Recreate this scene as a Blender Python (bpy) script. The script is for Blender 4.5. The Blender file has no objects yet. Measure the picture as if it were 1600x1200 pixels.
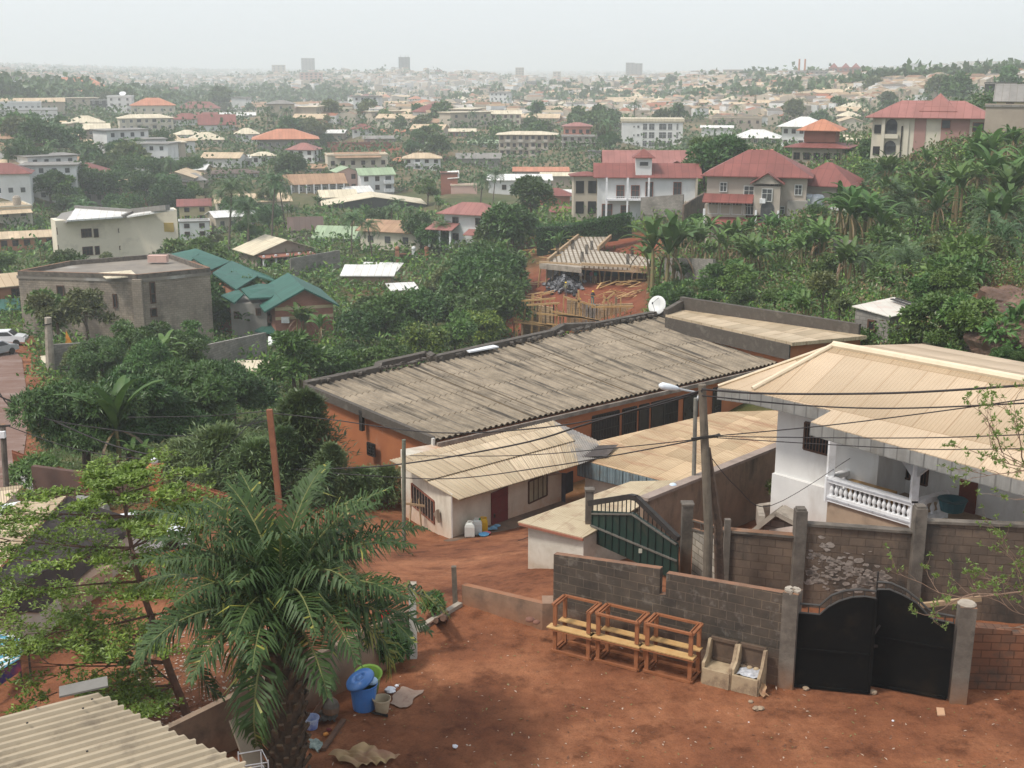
import bpy, bmesh, math, random
import numpy as np
from mathutils import Vector, Matrix
random.seed(7); rng = np.random.default_rng(7)
R = math.radians
sc = bpy.context.scene
COL = sc.collection
# ---------------------------------------------------------------- camera, sky, sun, exposure
CAMZ = 14.0; PITCH = R(14.4); FPX = 1900.0
cd = bpy.data.cameras.new('camera'); cam = bpy.data.objects.new('camera', cd); COL.objects.link(cam)
cam.location = (0, 0, CAMZ); cam.rotation_euler = (R(90)-PITCH, 0, 0)
cd.sensor_width = 36; cd.lens = 36*FPX/1600; cd.clip_start = .2; cd.clip_end = 20000
sc.camera = cam
w = bpy.data.worlds.new('World'); sc.world = w; w.use_nodes = True
nt = w.node_tree; nt.nodes.clear()
SUN_EL, SUN_AZ = R(56), R(-115)      # azimuth measured from +Y towards +X
sky = nt.nodes.new('ShaderNodeTexSky'); sky.sky_type = 'NISHITA'; sky.sun_disc = False
sky.sun_elevation = SUN_EL; sky.sun_rotation = SUN_AZ; sky.dust_density = 4.0; sky.air_density = 1.0; sky.ozone_density = 1.0
hs = nt.nodes.new('ShaderNodeMix'); hs.data_type = 'RGBA'; hs.inputs[0].default_value = .62
hs.inputs[7].default_value = (9.0, 9.5, 9.85, 1)
bg = nt.nodes.new('ShaderNodeBackground'); bg.inputs[1].default_value = .095
wo = nt.nodes.new('ShaderNodeOutputWorld')
nt.links.new(sky.outputs[0], hs.inputs[6]); nt.links.new(hs.outputs[2], bg.inputs[0]); nt.links.new(bg.outputs[0], wo.inputs[0])
sd = bpy.data.lights.new('sun', 'SUN'); sun = bpy.data.objects.new('sun', sd); COL.objects.link(sun)
sd.energy = 2.1; sd.angle = R(9); sd.color = (1, .95, .87)
sv = Vector((math.sin(SUN_AZ)*math.cos(SUN_EL), math.cos(SUN_AZ)*math.cos(SUN_EL), math.sin(SUN_EL)))
sun.rotation_euler = sv.to_track_quat('Z', 'Y').to_euler()
sc.view_settings.view_transform = 'Standard'; sc.view_settings.look = 'None'
sc.view_settings.exposure = 0.55; sc.view_settings.gamma = 1.0
sc.cycles.max_bounces = 6; sc.cycles.diffuse_bounces = 3; sc.cycles.glossy_bounces = 2
sc.cycles.transparent_max_bounces = 8; sc.cycles.volume_bounces = 2
sc.cycles.use_denoising = True
# ---------------------------------------------------------------- photo-to-world helpers (for laying out)
cp, sp = math.cos(PITCH), math.sin(PITCH)
def ray(px, py):
 dx = (px-800)/FPX; dy = (600-py)/FPX
 return Vector((dx, cp+dy*sp, -sp+dy*cp))
def at_z(px, py, z):
 d = ray(px, py); t = (z-CAMZ)/d.z
 return Vector((d.x*t, d.y*t, z))
def at_y(px, py, Y):
 d = ray(px, py); t = Y/d.y
 return Vector((d.x*t, Y, CAMZ+d.z*t))
def at_s(px, py, s):
 d = ray(px, py).normalized()*s
 return Vector((d.x, d.y, d.z+CAMZ))
def on_plane(px, py, p, nrm):
 d = ray(px, py); t = (p-Vector((0,0,CAMZ))).dot(nrm)/d.dot(nrm); return Vector((0,0,CAMZ))+d*t
# ---------------------------------------------------------------- terrain height (thin plate spline in log-radius / azimuth)
_cp = []
def cz(px, py, z): p = at_z(px, py, z); _cp.append((p.x, p.y, p.z))
def cs(px, py, s): p = at_s(px, py, s); _cp.append((p.x, p.y, p.z))
for a in [(300,1000,-1.6),(300,1100,-1.5),(200,930,-2.2),(240,860,-3.2),(60,1000,-2.5),(420,900,-1.8),(520,900,-1.2),(620,930,-.8),
          (740,890,-1.6),(800,860,-2.2),(706,850,-3.6),(600,850,-3.6),(860,830,-3.6),(960,800,-4.6),(560,760,-5.2),
          (30,740,-8),(20,640,-10),(25,560,-12),(15,528,-13),(150,720,-8),(400,700,-7.5),(300,600,-12),(450,560,-14),(600,520,-15.5),
          (700,520,-17),(830,530,-16.4),(900,475,-13.9),(880,440,-12.4),(1000,440,-11.8),(980,372,-11.2),(860,372,-11.8),(915,372,-11.6),(1000,345,-9.7),(920,345,-10.2),(1200,365,-7.2),(1320,355,-5.5),(1100,345,-8.5),
          (1370,262,-.2),(1535,230,1.8),(1470,250,.6)]: cz(*a)
for a in [(1600,215,185),(1600,250,168),(1600,330,140),(1450,330,150),(1400,420,118),(1600,430,98),(1350,500,88),(1530,520,78),(1250,420,130),
          (1100,430,140),(1150,500,102),(1380,310,163),(1280,330,160),(1250,500,92),(1600,500,72)]: cs(*a)
for a in [(1400,525,-1.2),(1500,570,-1.0),(1600,600,-.6),(1100,560,-5.0),(1220,620,-3.2),(440,530,-18),(190,415,-18.5),(180,520,-17),(330,520,-17.5),(600,400,-18.5),(690,455,-18.5),(450,405,-18.5),
          (300,330,-20),(600,330,-20),(850,330,-16),(100,310,-18),(230,222,-14),(60,190,-10),(500,250,-20),(820,258,-18),(1015,235,-14.5),(0,330,-17),
          (600,190,-20),(600,150,-16),(830,190,-14),(1100,185,-6),(1300,150,1),(1500,155,3),(1300,124,8),(1180,127,6),(1000,150,-6),(780,140,-10),
          (100,140,-2),(250,140,-8),(400,140,-12),(120,180,-8)]: cz(*a)
def cr(px, r, z):
 d = ray(px, 600); d.z = 0; d.normalize(); _cp.append((d.x*r, d.y*r, z))
for a in [(800,5500,10),(500,5500,14),(200,4500,26),(0,4000,34),(-150,4000,36),(1100,5500,12),(1350,5000,20),(1500,4200,30),(1600,4200,30),(1750,4200,32),
          (800,2600,-6),(1150,2600,4),(500,2600,-8),(200,2600,5),(0,2200,14),(1400,2400,4),(1600,2200,6),(1500,1300,2),
          (800,9000,20),(100,9000,40),(1600,9000,36)]: cr(*a)
# near field, world coordinates: the yard on its terrace and what falls away round it
for a in [(-3,22,0),(-1,27,0),(2,31,0),(6,31,0),(10,31,0),(10,26,0),(4,24,0),(0,18,0),(8,18,0),(14,30,0),(-6,20,0),(0,12,0),(14,34,0),(9,34,0),
          (8,38,-1),(12,38,-.5),(18,36,0),(20,28,.6),(20,45,-1),(-12,24,-1.4),(-16,18,-1),(-25,30,-3),(-22,40,-4.5),(26,60,0),(0,-30,0),(-30,-30,0),(30,-30,0),
          (-60,0,-4),(60,0,3),(60,60,6),(90,120,4),(-70,100,-14),(-120,250,-18),(120,200,6),(-100,40,-10),(40,80,-.5)]: _cp.append(a)
_cp = np.array(_cp, float)
_UC = 1.0;
def _uv(x, y):
 r = np.maximum(np.hypot(x, y+40), 1.0); return np.stack([np.log(r)*1.0, np.arctan2(x, y+40)*2.2], -1)
_U = _uv(_cp[:,0], _cp[:,1])
def _k(d2): return np.where(d2 > 1e-12, .5*d2*np.log(np.maximum(d2, 1e-12)), 0)
_n = len(_cp)
def solve_terrain(extra=(), reg=1.5e-3):
 global _cp, _U, _n, _w
 k0 = len(_cp)
 if len(extra): _cp = np.concatenate([_cp, np.array(extra, float)]); _U = _uv(_cp[:,0], _cp[:,1])
 _n = len(_cp); K = _k(((_U[:,None]-_U[None])**2).sum(-1)) + np.diag(np.where(np.arange(_n) < k0, 2e-4, reg))
 P = np.concatenate([np.ones((_n,1)), _U], 1)
 _w = np.linalg.solve(np.block([[K, P], [P.T, np.zeros((3,3))]]), np.concatenate([_cp[:,2], np.zeros(3)]))
solve_terrain()
def _sstep(a, b, x): t = np.clip((x-a)/(b-a), 0, 1); return t*t*(3-2*t)
YA = at_z(864, 985, 0); YB = at_z(1222, 1073, 0)               # foot of the yard wall
YC = at_z(642, 1030, 0); YD = at_z(482, 1112, 0); YE = at_z(722, 944, 0)
GR = at_z(1500, 1096, 0)
_ypoly = [(GR.x+40, 0), (GR.x+40, GR.y+2.5), (GR.x+.3, GR.y+5.4), (YB.x, YB.y+5), (YA.x+2.2, YA.y+3.2), (YA.x, YA.y), (YE.x, YE.y), (YC.x, YC.y), (YD.x, YD.y), (YD.x-4.4, YD.y-8.5), (YD.x-6, 0)]
def _dist_poly(x, y):
 """signed distance to the yard terrace, negative inside"""
 x = np.asarray(x, float); y = np.asarray(y, float)
 d = np.full(x.shape, 1e9); ins = np.zeros(x.shape, bool); P = _ypoly
 for i in range(len(P)):
  ax, ay = P[i]; bx, by = P[(i+1) % len(P)]
  ex, ey = bx-ax, by-ay; wx, wy = x-ax, y-ay
  t = np.clip((wx*ex+wy*ey)/(ex*ex+ey*ey), 0, 1)
  d = np.minimum(d, np.hypot(wx-ex*t, wy-ey*t))
  c = ((ay > y) != (by > y)); xs = (bx-ax)*(y-ay)/(by-ay+1e-12)+ax
  ins ^= c & (x < xs)
 return np.where(ins, -d, d)
def hnoise(x, y):
 return (np.sin(x*.031+1.3)*np.cos(y*.027)+.5*np.sin(x*.083+y*.061)+.25*np.sin(x*.19-y*.23))
def H(x, y):
 x = np.atleast_1d(np.asarray(x, float)); y = np.atleast_1d(np.asarray(y, float)); out = np.empty(x.shape)
 sh = x.shape; xf, yf = x.ravel(), y.ravel(); o = np.empty(xf.shape)
 for i in range(0, len(xf), 20000):
  U = _uv(xf[i:i+20000], yf[i:i+20000])
  o[i:i+20000] = _k(((U[:,None]-_U[None])**2).sum(-1)) @ _w[:_n] + _w[_n] + U @ _w[_n+1:]
 r = np.hypot(xf, yf)
 o += hnoise(xf, yf)*np.clip((r-110)/250, 0, 1)*1.2
 near = r < 70
 d = np.where(near, _dist_poly(xf, yf), 99)
 o = np.where(d < 2.0, o*_sstep(.15, 2.0, d), o)
 return o.reshape(sh)
def Hs(x, y): return float(H([x], [y])[0])
_ts = np.concatenate([np.linspace(16, 130, 200), np.geomspace(131, 9000, 260)])
_GA = np.linspace(R(-66), R(66), 500); _GR = np.geomspace(8, 11000, 620); _G = None
def grid_terrain():
 global _G
 A, Q = np.meshgrid(_GA, _GR, indexing='ij'); _G = H(Q*np.sin(A), Q*np.cos(A))
def Hf(x, y):
 a = np.clip((np.arctan2(x, y)-_GA[0])/(_GA[1]-_GA[0]), 0, 498.999); r = np.clip(np.log(np.hypot(x, y)/8)/math.log(_GR[1]/_GR[0]), 0, 618.999)
 i = a.astype(int); j = r.astype(int); u = a-i; v = r-j
 return _G[i,j]*(1-u)*(1-v)+_G[i+1,j]*u*(1-v)+_G[i,j+1]*(1-u)*v+_G[i+1,j+1]*u*v
def gnd(px, py, tmin=16):
 d = ray(px, py); t = _ts[_ts >= tmin]
 z = Hf(d.x*t, d.y*t); g = CAMZ+d.z*t - z
 k = np.argmax(g < 0)
 if g[k] >= 0: return None
 if k == 0: tt = t[0]
 else: a = g[k-1]/(g[k-1]-g[k]); tt = t[k-1]+(t[k]-t[k-1])*a
 return Vector((d.x*tt, d.y*tt, float(Hf(np.array([d.x*tt]), np.array([d.y*tt]))[0])))
# ---------------------------------------------------------------- materials
MATS = {}
def M(name, c1, c2=None, scale=1.0, rough=.85, bump=0.0, bscale=None, stain=None, sscale=.4, samt=.5, metal=0.0, spec=.3, kind=None, kw=None, coord='Object', rnd=0.0, trans=0.0):
 if name in MATS: return MATS[name]
 m = bpy.data.materials.new(name); m.use_nodes = True; n = m.node_tree.nodes; l = m.node_tree.links
 b = n['Principled BSDF']; b.inputs['Roughness'].default_value = rough; b.inputs['Metallic'].default_value = metal
 b.inputs['Specular IOR Level'].default_value = spec
 tc = n.new('ShaderNodeTexCoord'); vec = tc.outputs[coord if coord != 'UV' else 'UV']
 c2 = c2 or tuple(x*.75 for x in c1)
 def rgb(c): return (c[0], c[1], c[2], 1)
 def noise(sc_, det=5, v=None):
  x = n.new('ShaderNodeTexNoise'); x.inputs['Scale'].default_value = sc_; x.inputs['Detail'].default_value = det; x.inputs['Roughness'].default_value = .65
  l.new(v or vec, x.inputs['Vector']); return x
 def ramp(fac, a, b_, lo=.35, hi=.65):
  r = n.new('ShaderNodeValToRGB'); r.color_ramp.elements[0].position = lo; r.color_ramp.elements[1].position = hi
  r.color_ramp.elements[0].color = a; r.color_ramp.elements[1].color = b_; l.new(fac, r.inputs[0]); return r.outputs[0]
 def mix(f, a, b_, mode='MIX'):
  x = n.new('ShaderNodeMix'); x.data_type = 'RGBA'; x.blend_type = mode
  for s, v in ((x.inputs[0], f), (x.inputs[6], a), (x.inputs[7], b_)):
   if hasattr(v, 'links'): l.new(v, s)
   else: s.default_value = v
  return x.outputs[2]
 nz = noise(scale); col = ramp(nz.outputs[0], rgb(c1), rgb(c2))
 uv = tc.outputs['UV']; hgt = None; kw = kw or {}
 if kind == 'block':                     # masonry laid in courses, metres in UV
  br = n.new('ShaderNodeTexBrick'); l.new(uv, br.inputs['Vector']); br.inputs['Scale'].default_value = 1
  br.inputs['Brick Width'].default_value = kw.get('w', .42); br.inputs['Row Height'].default_value = kw.get('h', .21)
  br.inputs['Mortar Size'].default_value = kw.get('m', .014); br.inputs['Mortar Smooth'].default_value = .3
  br.inputs['Color1'].default_value = (.72,.72,.72,1); br.inputs['Color2'].default_value = (1.05,1.03,1,1); br.inputs['Mortar'].default_value = rgb(kw.get('mc', (.55,.55,.53)))
  col = mix(kw.get('f', .8), col, br.outputs['Color'], 'MULTIPLY'); hgt = br.outputs['Fac']
 if kind in ('sheet', 'planks'):                     # sheets lapped on each other: lines at sheet widths plus fine ribs
  se = n.new('ShaderNodeSeparateXYZ'); l.new(uv, se.inputs[0])
  br = n.new('ShaderNodeTexBrick'); l.new(uv, br.inputs['Vector']); br.inputs['Scale'].default_value = 1
  br.offset = kw.get('off', .0)
  br.inputs['Brick Width'].default_value = kw.get('w', .8); br.inputs['Row Height'].default_value = kw.get('h', 2.2)
  br.inputs['Mortar Size'].default_value = kw.get('m', .02); br.inputs['Mortar Smooth'].default_value = .5
  a = kw.get('v', .14); br.inputs['Color1'].default_value = (1-a,1-a,1-a*1.1,1); br.inputs['Color2'].default_value = (1+a*.4,1+a*.4,1+a*.4,1); br.inputs['Mortar'].default_value = rgb(kw.get('mc', (.62,.56,.5)))
  col = mix(1.0, col, br.outputs['Color'], 'MULTIPLY')
  if kw.get('lap'):
   fm = n.new('ShaderNodeMath'); fm.operation = 'DIVIDE'; fm.inputs[1].default_value = kw.get('h', 2.2); fr_ = n.new('ShaderNodeMath'); fr_.operation = 'FRACT'; l.new(se.outputs[1], fm.inputs[0]); l.new(fm.outputs[0], fr_.inputs[0])
   q = kw['lap']; col = mix(1.0, col, ramp(fr_.outputs[0], (1-q,1-q*1.15,1-q*1.4,1), (1.05,1.05,1.06,1), 0, .75), 'MULTIPLY')
  if kw.get('ribs'):
   wv = n.new('ShaderNodeMath'); wv.operation = 'SINE'; mu = n.new('ShaderNodeMath'); mu.operation = 'MULTIPLY'
   mu.inputs[1].default_value = 2*math.pi/kw['ribs']; l.new(se.outputs[0], mu.inputs[0]); l.new(mu.outputs[0], wv.inputs[0]); hgt = wv.outputs[0]
 if kind == 'floors':                                 # storeys of a far facade: courses of paint and plaster
  pass
 if stain:
  mp = n.new('ShaderNodeMapping'); mp.inputs['Scale'].default_value = kw.get('ss', (1,1,1)); l.new(uv if kw.get('suv') else vec, mp.inputs[0])
  s = noise(sscale, 8, mp.outputs[0]); th = kw.get('th', .52)
  f = ramp(s.outputs[0], (0,0,0,1), (samt,)*3+(1,), th, th+kw.get('tw', .14))
  col = mix(f, col, rgb(stain))
 if kw.get('foot'):                                   # splashed red mud near the ground: foot = (z0, z1, colour)
  z0, z1, fc = kw['foot']; ge = n.new('ShaderNodeNewGeometry'); s2 = n.new('ShaderNodeSeparateXYZ'); l.new(uv, s2.inputs[0])
  a1 = n.new('ShaderNodeMapRange'); a1.inputs[1].default_value = z1; a1.inputs[2].default_value = z0; l.new(s2.outputs[1], a1.inputs[0])
  n3 = noise(2.5, 6); mm = n.new('ShaderNodeMath'); mm.operation = 'MULTIPLY'; l.new(a1.outputs[0], mm.inputs[0]);
  ml = n.new('ShaderNodeMath'); ml.operation = 'MULTIPLY_ADD'; ml.inputs[1].default_value = 1.6; ml.inputs[2].default_value = -.1; l.new(n3.outputs[0], ml.inputs[0]); l.new(ml.outputs[0], mm.inputs[1])
  mm.use_clamp = True
  col = mix(mm.outputs[0], col, rgb(fc))
 if rnd:
  oi = n.new('ShaderNodeObjectInfo'); h = n.new('ShaderNodeHueSaturation'); l.new(col, h.inputs['Color'])
  mr = n.new('ShaderNodeMapRange'); mr.inputs[3].default_value = 1-rnd; mr.inputs[4].default_value = 1+rnd; l.new(oi.outputs['Random'], mr.inputs[0]); l.new(mr.outputs[0], h.inputs['Value'])
  m2 = n.new('ShaderNodeMath'); m2.operation = 'MULTIPLY_ADD'; m2.inputs[1].default_value = 13.7; m2.inputs[2].default_value = 0; l.new(oi.outputs['Random'], m2.inputs[0])
  m3 = n.new('ShaderNodeMath'); m3.operation = 'FRACT'; l.new(m2.outputs[0], m3.inputs[0]); m4 = n.new('ShaderNodeMapRange'); m4.inputs[3].default_value = .5-rnd*.07; m4.inputs[4].default_value = .5+rnd*.07
  l.new(m3.outputs[0], m4.inputs[0]); l.new(m4.outputs[0], h.inputs['Hue']); col = h.outputs[0]
 l.new(col, b.inputs['Base Color'])
 if bump:
  bp = n.new('ShaderNodeBump'); bp.inputs['Strength'].default_value = 1; bp.inputs['Distance'].default_value = bump
  bn = noise(bscale or scale*6, 6)
  if hgt is not None and kind == 'block':
   mm = n.new('ShaderNodeMath'); mm.operation = 'MULTIPLY_ADD'; mm.inputs[1].default_value = -.8; l.new(hgt, mm.inputs[0]); l.new(bn.outputs[0], mm.inputs[2]); l.new(mm.outputs[0], bp.inputs['Height'])
  elif hgt is not None:
   l.new(hgt, bp.inputs['Height'])
  else: l.new(bn.outputs[0], bp.inputs['Height'])
  l.new(bp.outputs[0], b.inputs['Normal'])
 if trans:
  t = n.new('ShaderNodeBsdfTranslucent'); mh = n.new('ShaderNodeMixShader'); mh.inputs[0].default_value = trans
  l.new(col, t.inputs['Color']); l.new(b.outputs[0], mh.inputs[1]); l.new(t.outputs[0], mh.inputs[2]); l.new(mh.outputs[0], n['Material Output'].inputs['Surface'])
 MATS[name] = m; return m
# ---------------------------------------------------------------- mesh builder and object helpers
def auto_uv(me):
 if not len(me.polygons): return
 uvl = me.uv_layers.new(name='UVMap')
 nv = len(me.vertices); co = np.empty(nv*3); me.vertices.foreach_get('co', co); co = co.reshape(-1, 3)
 nl = len(me.loops); li = np.empty(nl, int); me.loops.foreach_get('vertex_index', li)
 npol = len(me.polygons); ls = np.empty(npol, int); lt = np.empty(npol, int); nn = np.empty(npol*3)
 me.polygons.foreach_get('loop_start', ls); me.polygons.foreach_get('loop_total', lt); me.polygons.foreach_get('normal', nn); nn = nn.reshape(-1, 3)
 t = np.stack([-nn[:,1], nn[:,0], np.zeros(npol)], -1); L = np.linalg.norm(t, axis=1); bad = L < .02
 t[bad] = (1, 0, 0); t[~bad] /= L[~bad][:,None]; b = np.cross(nn, t)
 tt = np.repeat(t, lt, 0); bb = np.repeat(b, lt, 0); P = co[li]
 uvs = np.stack([(P*tt).sum(1), (P*bb).sum(1)], -1).astype(np.float32)
 uvl.data.foreach_set('uv', uvs.ravel())
class MB:
 def __init__(s): s.v = []; s.f = []; s.m = []; s.uv = {}
 def add(s, vs, fs, m=0):
  k = len(s.v); s.v += [tuple(x) for x in vs]; s.f += [tuple(i+k for i in f) for f in fs]; s.m += [m]*len(fs); return s
 def box(s, c, size, m=0, rz=0, mat=None):
  x, y, z = size[0]/2, size[1]/2, size[2]/2
  vs = [Vector(p) for p in ((-x,-y,-z),(x,-y,-z),(x,y,-z),(-x,y,-z),(-x,-y,z),(x,-y,z),(x,y,z),(-x,y,z))]
  Mx = mat if mat is not None else Matrix.Rotation(rz, 3, 'Z')
  vs = [Mx @ v + Vector(c) for v in vs]
  return s.add(vs, [(0,3,2,1),(4,5,6,7),(0,1,5,4),(1,2,6,5),(2,3,7,6),(3,0,4,7)], m)
 def beam(s, a, b, w, h, m=0, up=(0,0,1)):
  a, b = Vector(a), Vector(b); d = (b-a); L = d.length
  if L < 1e-6: return s
  d /= L; u = Vector(up); r = d.cross(u)
  if r.length < 1e-3: r = d.cross(Vector((1,0,0)))
  r.normalize(); u = r.cross(d)
  Mx = Matrix((r, d, u)).transposed()
  return s.box((a+b)/2, (w, L, h), m, mat=Mx)
 def prism(s, pts, z0, z1, m=0):
  n = len(pts); vs = [(p[0], p[1], z0) for p in pts]+[(p[0], p[1], z1) for p in pts]
  ar = sum(pts[i][0]*pts[(i+1)%n][1]-pts[(i+1)%n][0]*pts[i][1] for i in range(n))
  fs = [(i, (i+1)%n, n+(i+1)%n, n+i) for i in range(n)]+[tuple(range(n-1,-1,-1)), tuple(range(n, 2*n))]
  if ar < 0: fs = [tuple(reversed(f)) for f in fs]
  return s.add(vs, fs, m)
 def slab(s, pts, th, m=0, mb=None, uvd=None):
  """flat polygon of 3D points, th thick downwards"""
  n = len(pts); P = [Vector(p) for p in pts]; nr = Vector((0,0,0))
  for i in range(n): nr += P[i].cross(P[(i+1)%n])
  if nr.z < 0: P.reverse()
  vs = P+[p-Vector((0,0,th)) for p in P]
  if uvd is not None:
   k = len(s.v); d = Vector((uvd[0], uvd[1])).normalized(); s.uv[len(s.f)] = {k+i: (p.xy.dot(d), p.x*-d.y+p.y*d.x) for i, p in enumerate(P)}
  s.add(vs, [tuple(range(n))], m)
  return s.add(vs, [tuple(range(2*n-1, n-1, -1))]+[((i+1)%n, i, n+i, n+(i+1)%n) for i in range(n)], m if mb is None else mb)
 def tube(s, pts, r, n=8, m=0, cap=True):
  P = [Vector(p) for p in pts]; rs = r if isinstance(r, (list, tuple)) else [r]*len(P); k = len(s.v); u = None
  for i, p in enumerate(P):
   d = (P[min(i+1, len(P)-1)]-P[max(i-1, 0)]).normalized()
   if u is None or abs(u.dot(d)) > .99: u = Vector((0,0,1)) if abs(d.z) < .9 else Vector((1,0,0))
   a = d.cross(u).normalized(); b = a.cross(d); u = b
   for j in range(n):
    t = 2*math.pi*j/n; q = p+(a*math.cos(t)+b*math.sin(t))*rs[i]; s.v.append(tuple(q))
  for i in range(len(P)-1):
   for j in range(n):
    j2 = (j+1)%n; s.f.append((k+i*n+j2, k+i*n+j, k+(i+1)*n+j, k+(i+1)*n+j2)); s.m.append(m)
  if cap:
   s.f.append(tuple(k+j for j in range(n))); s.m.append(m)
   e = k+(len(P)-1)*n; s.f.append(tuple(e+j for j in range(n-1,-1,-1))); s.m.append(m)
  return s
 def lathe(s, prof, c, n=20, m=0, mat=None):
  k = len(s.v); c = Vector(c)
  for r, z in prof:
   for j in range(n):
    t = 2*math.pi*j/n; q = Vector((r*math.cos(t), r*math.sin(t), z))
    if mat is not None: q = mat @ q
    s.v.append(tuple(q+c))
  for i in range(len(prof)-1):
   for j in range(n):
    j2 = (j+1)%n; s.f.append((k+i*n+j, k+i*n+j2, k+(i+1)*n+j2, k+(i+1)*n+j)); s.m.append(m)
  return s
 def ball(s, c, r, n=10, m=0, sz=1):
  pr = [(max(r*math.sin(math.pi*i/n), 1e-4), -r*math.cos(math.pi*i/n)*sz) for i in range(n+1)]
  return s.lathe(pr, c, n*2, m)
 def build(s, name, mats, parent=None, smooth=False, **tags):
  me = bpy.data.meshes.new(name); off = parent_off(parent)
  vs = [(v[0]-off[0], v[1]-off[1], v[2]-off[2]) for v in s.v] if off else s.v
  me.from_pydata(vs, [], s.f)
  for m in (mats if isinstance(mats, (list, tuple)) else [mats]): me.materials.append(m)
  me.polygons.foreach_set('material_index', s.m)
  if smooth: me.polygons.foreach_set('use_smooth', [True]*len(me.polygons))
  me.update(); auto_uv(me)
  for fi, uvs in s.uv.items():
   p = me.polygons[fi]
   for li in p.loop_indices: me.uv_layers[0].data[li].uv = uvs[me.loops[li].vertex_index]
  o = bpy.data.objects.new(name, me); COL.objects.link(o)
  if parent: o.parent = parent
  for k, v in tags.items():
   if v: o[k] = v
  return o
def parent_off(p):
 if p is None: return None
 o = [0, 0, 0]
 while p is not None:
  o = [o[i]+p.location[i] for i in range(3)]; p = p.parent
 return o if any(abs(x) > 1e-9 for x in o) else None
def thing(name, label, cat, loc=(0,0,0), group=None, rz=0):
 o = bpy.data.objects.new(name, None); COL.objects.link(o); o.empty_display_size = .3
 o.location = loc; o.rotation_euler = (0, 0, rz); o['label'] = label; o['category'] = cat
 if group: o['group'] = group
 return o
def tag(o, label, cat, group=None, kind=None):
 if label: o['label'] = label
 if cat: o['category'] = cat
 if group: o['group'] = group
 if kind: o['kind'] = kind
 return o
def np_mesh(name, V, F, mats, mi=None, uv=True, smooth=False):
 """fast mesh of quads/tris from numpy arrays"""
 me = bpy.data.meshes.new(name); V = np.asarray(V, np.float32); F = np.asarray(F, np.int32); k = F.shape[1]
 me.vertices.add(len(V)); me.vertices.foreach_set('co', V.ravel()); me.loops.add(F.size); me.loops.foreach_set('vertex_index', F.ravel())
 me.polygons.add(len(F)); me.polygons.foreach_set('loop_start', np.arange(len(F), dtype=np.int32)*k)
 me.polygons.foreach_set('loop_total', np.full(len(F), k, np.int32))
 for m in (mats if isinstance(mats, (list, tuple)) else [mats]): me.materials.append(m)
 if mi is not None: me.polygons.foreach_set('material_index', np.asarray(mi, np.int32))
 me.polygons.foreach_set('use_smooth', np.full(len(F), bool(smooth)))
 me.update(calc_edges=True)
 if uv: auto_uv(me)
 return me
def link(name, me, parent=None, loc=None, rz=0, sc_=None, **tags):
 o = bpy.data.objects.new(name, me); COL.objects.link(o)
 if parent: o.parent = parent
 if loc is not None: o.location = loc
 o.rotation_euler = (0, 0, rz)
 if sc_ is not None: o.scale = sc_ if isinstance(sc_, (tuple, list)) else (sc_,)*3
 for k, v in tags.items():
  if v: o[k] = v
 return o
# ---------------------------------------------------------------- palette
mBlockDark = M('soot_block', (.10,.078,.06), (.05,.041,.034), scale=1.1, kind='block', kw=dict(w=.42, h=.23, mc=(1.9,1.8,1.6), m=.011, f=.75, th=.55, foot=(-.2,.9,(.26,.13,.075))), stain=(.3,.27,.23), sscale=3.5, samt=.3, bump=.012, bscale=16)
mBlockBrown = M('brown_block', (.18,.13,.095), (.11,.08,.06), scale=.8, kind='block', kw=dict(w=.42, h=.23, mc=(.55,.5,.46), m=.012, f=.7, th=.46, ss=(1,1,.5)), stain=(.05,.043,.037), sscale=.7, samt=.9, bump=.01, bscale=16)
mBlockPale = M('pale_block', (.42,.38,.32), (.32,.29,.25), scale=1, kind='block', kw=dict(w=.42, h=.2, mc=(.4,.36,.3), m=.016, f=.9), stain=(.16,.13,.1), sscale=1.4, samt=.5, bump=.01)
mBlockGrey = M('grey_block', (.30,.28,.25), (.21,.195,.175), scale=.5, kind='block', kw=dict(w=.45, h=.23, mc=(.55,.53,.5), m=.02, f=.8), stain=(.1,.09,.075), sscale=.6, samt=.6, bump=.01)
mConc = M('weathered_concrete', (.165,.14,.115), (.09,.076,.063), scale=2, stain=(.05,.045,.038), sscale=1.6, samt=.75, bump=.012, bscale=20, kw=dict(foot=(-.1,.7,(.25,.12,.06))))
mConcPale = M('pale_concrete', (.38,.33,.27), (.27,.23,.185), scale=2, stain=(.14,.12,.1), sscale=1.5, samt=.6, bump=.008)
mPlasterCream = M('cream_plaster', (.60,.55,.46), (.50,.45,.37), scale=1.5, stain=(.36,.3,.22), sscale=.9, samt=.55, bump=.006, bscale=20, kw=dict(suv=True, ss=(1.6,.5,1), foot=(-1.1,.75,(.45,.2,.09))))
mPlasterShed = M('shed_plaster', (.58,.55,.48), (.47,.43,.36), scale=1.5, stain=(.25,.2,.15), sscale=.9, samt=.6, bump=.006, bscale=20, kw=dict(foot=(-.9,.9,(.42,.26,.15))))
mWhite = M('white_paint_wall', (.69,.68,.655), (.61,.60,.58), scale=.8, stain=(.42,.38,.34), sscale=.8, samt=.5, bump=.004, bscale=20, kw=dict(ss=(1,1,.3), foot=(-.4,1.5,(.42,.27,.18))))
mWhiteTrim = M('white_trim', (.74,.74,.75), (.66,.66,.66), scale=2, stain=(.4,.38,.35), sscale=2, samt=.4)
mOrange = M('orange_render', (.40,.145,.06), (.33,.115,.05), scale=.6, stain=(.36,.24,.18), sscale=1.1, samt=.55, bump=.004, kw=dict(th=.56))
mDarkMetal = M('black_gate_metal', (.0035,.0035,.0035), (.006,.0055,.005), scale=3, rough=.75, stain=(.035,.025,.016), sscale=1.2, samt=.3, spec=.08)
mGreenMetal = M('green_gate_metal', (.012,.034,.026), (.008,.022,.018), scale=2, rough=.5, stain=(.05,.04,.028), sscale=2.2, samt=.45)
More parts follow.
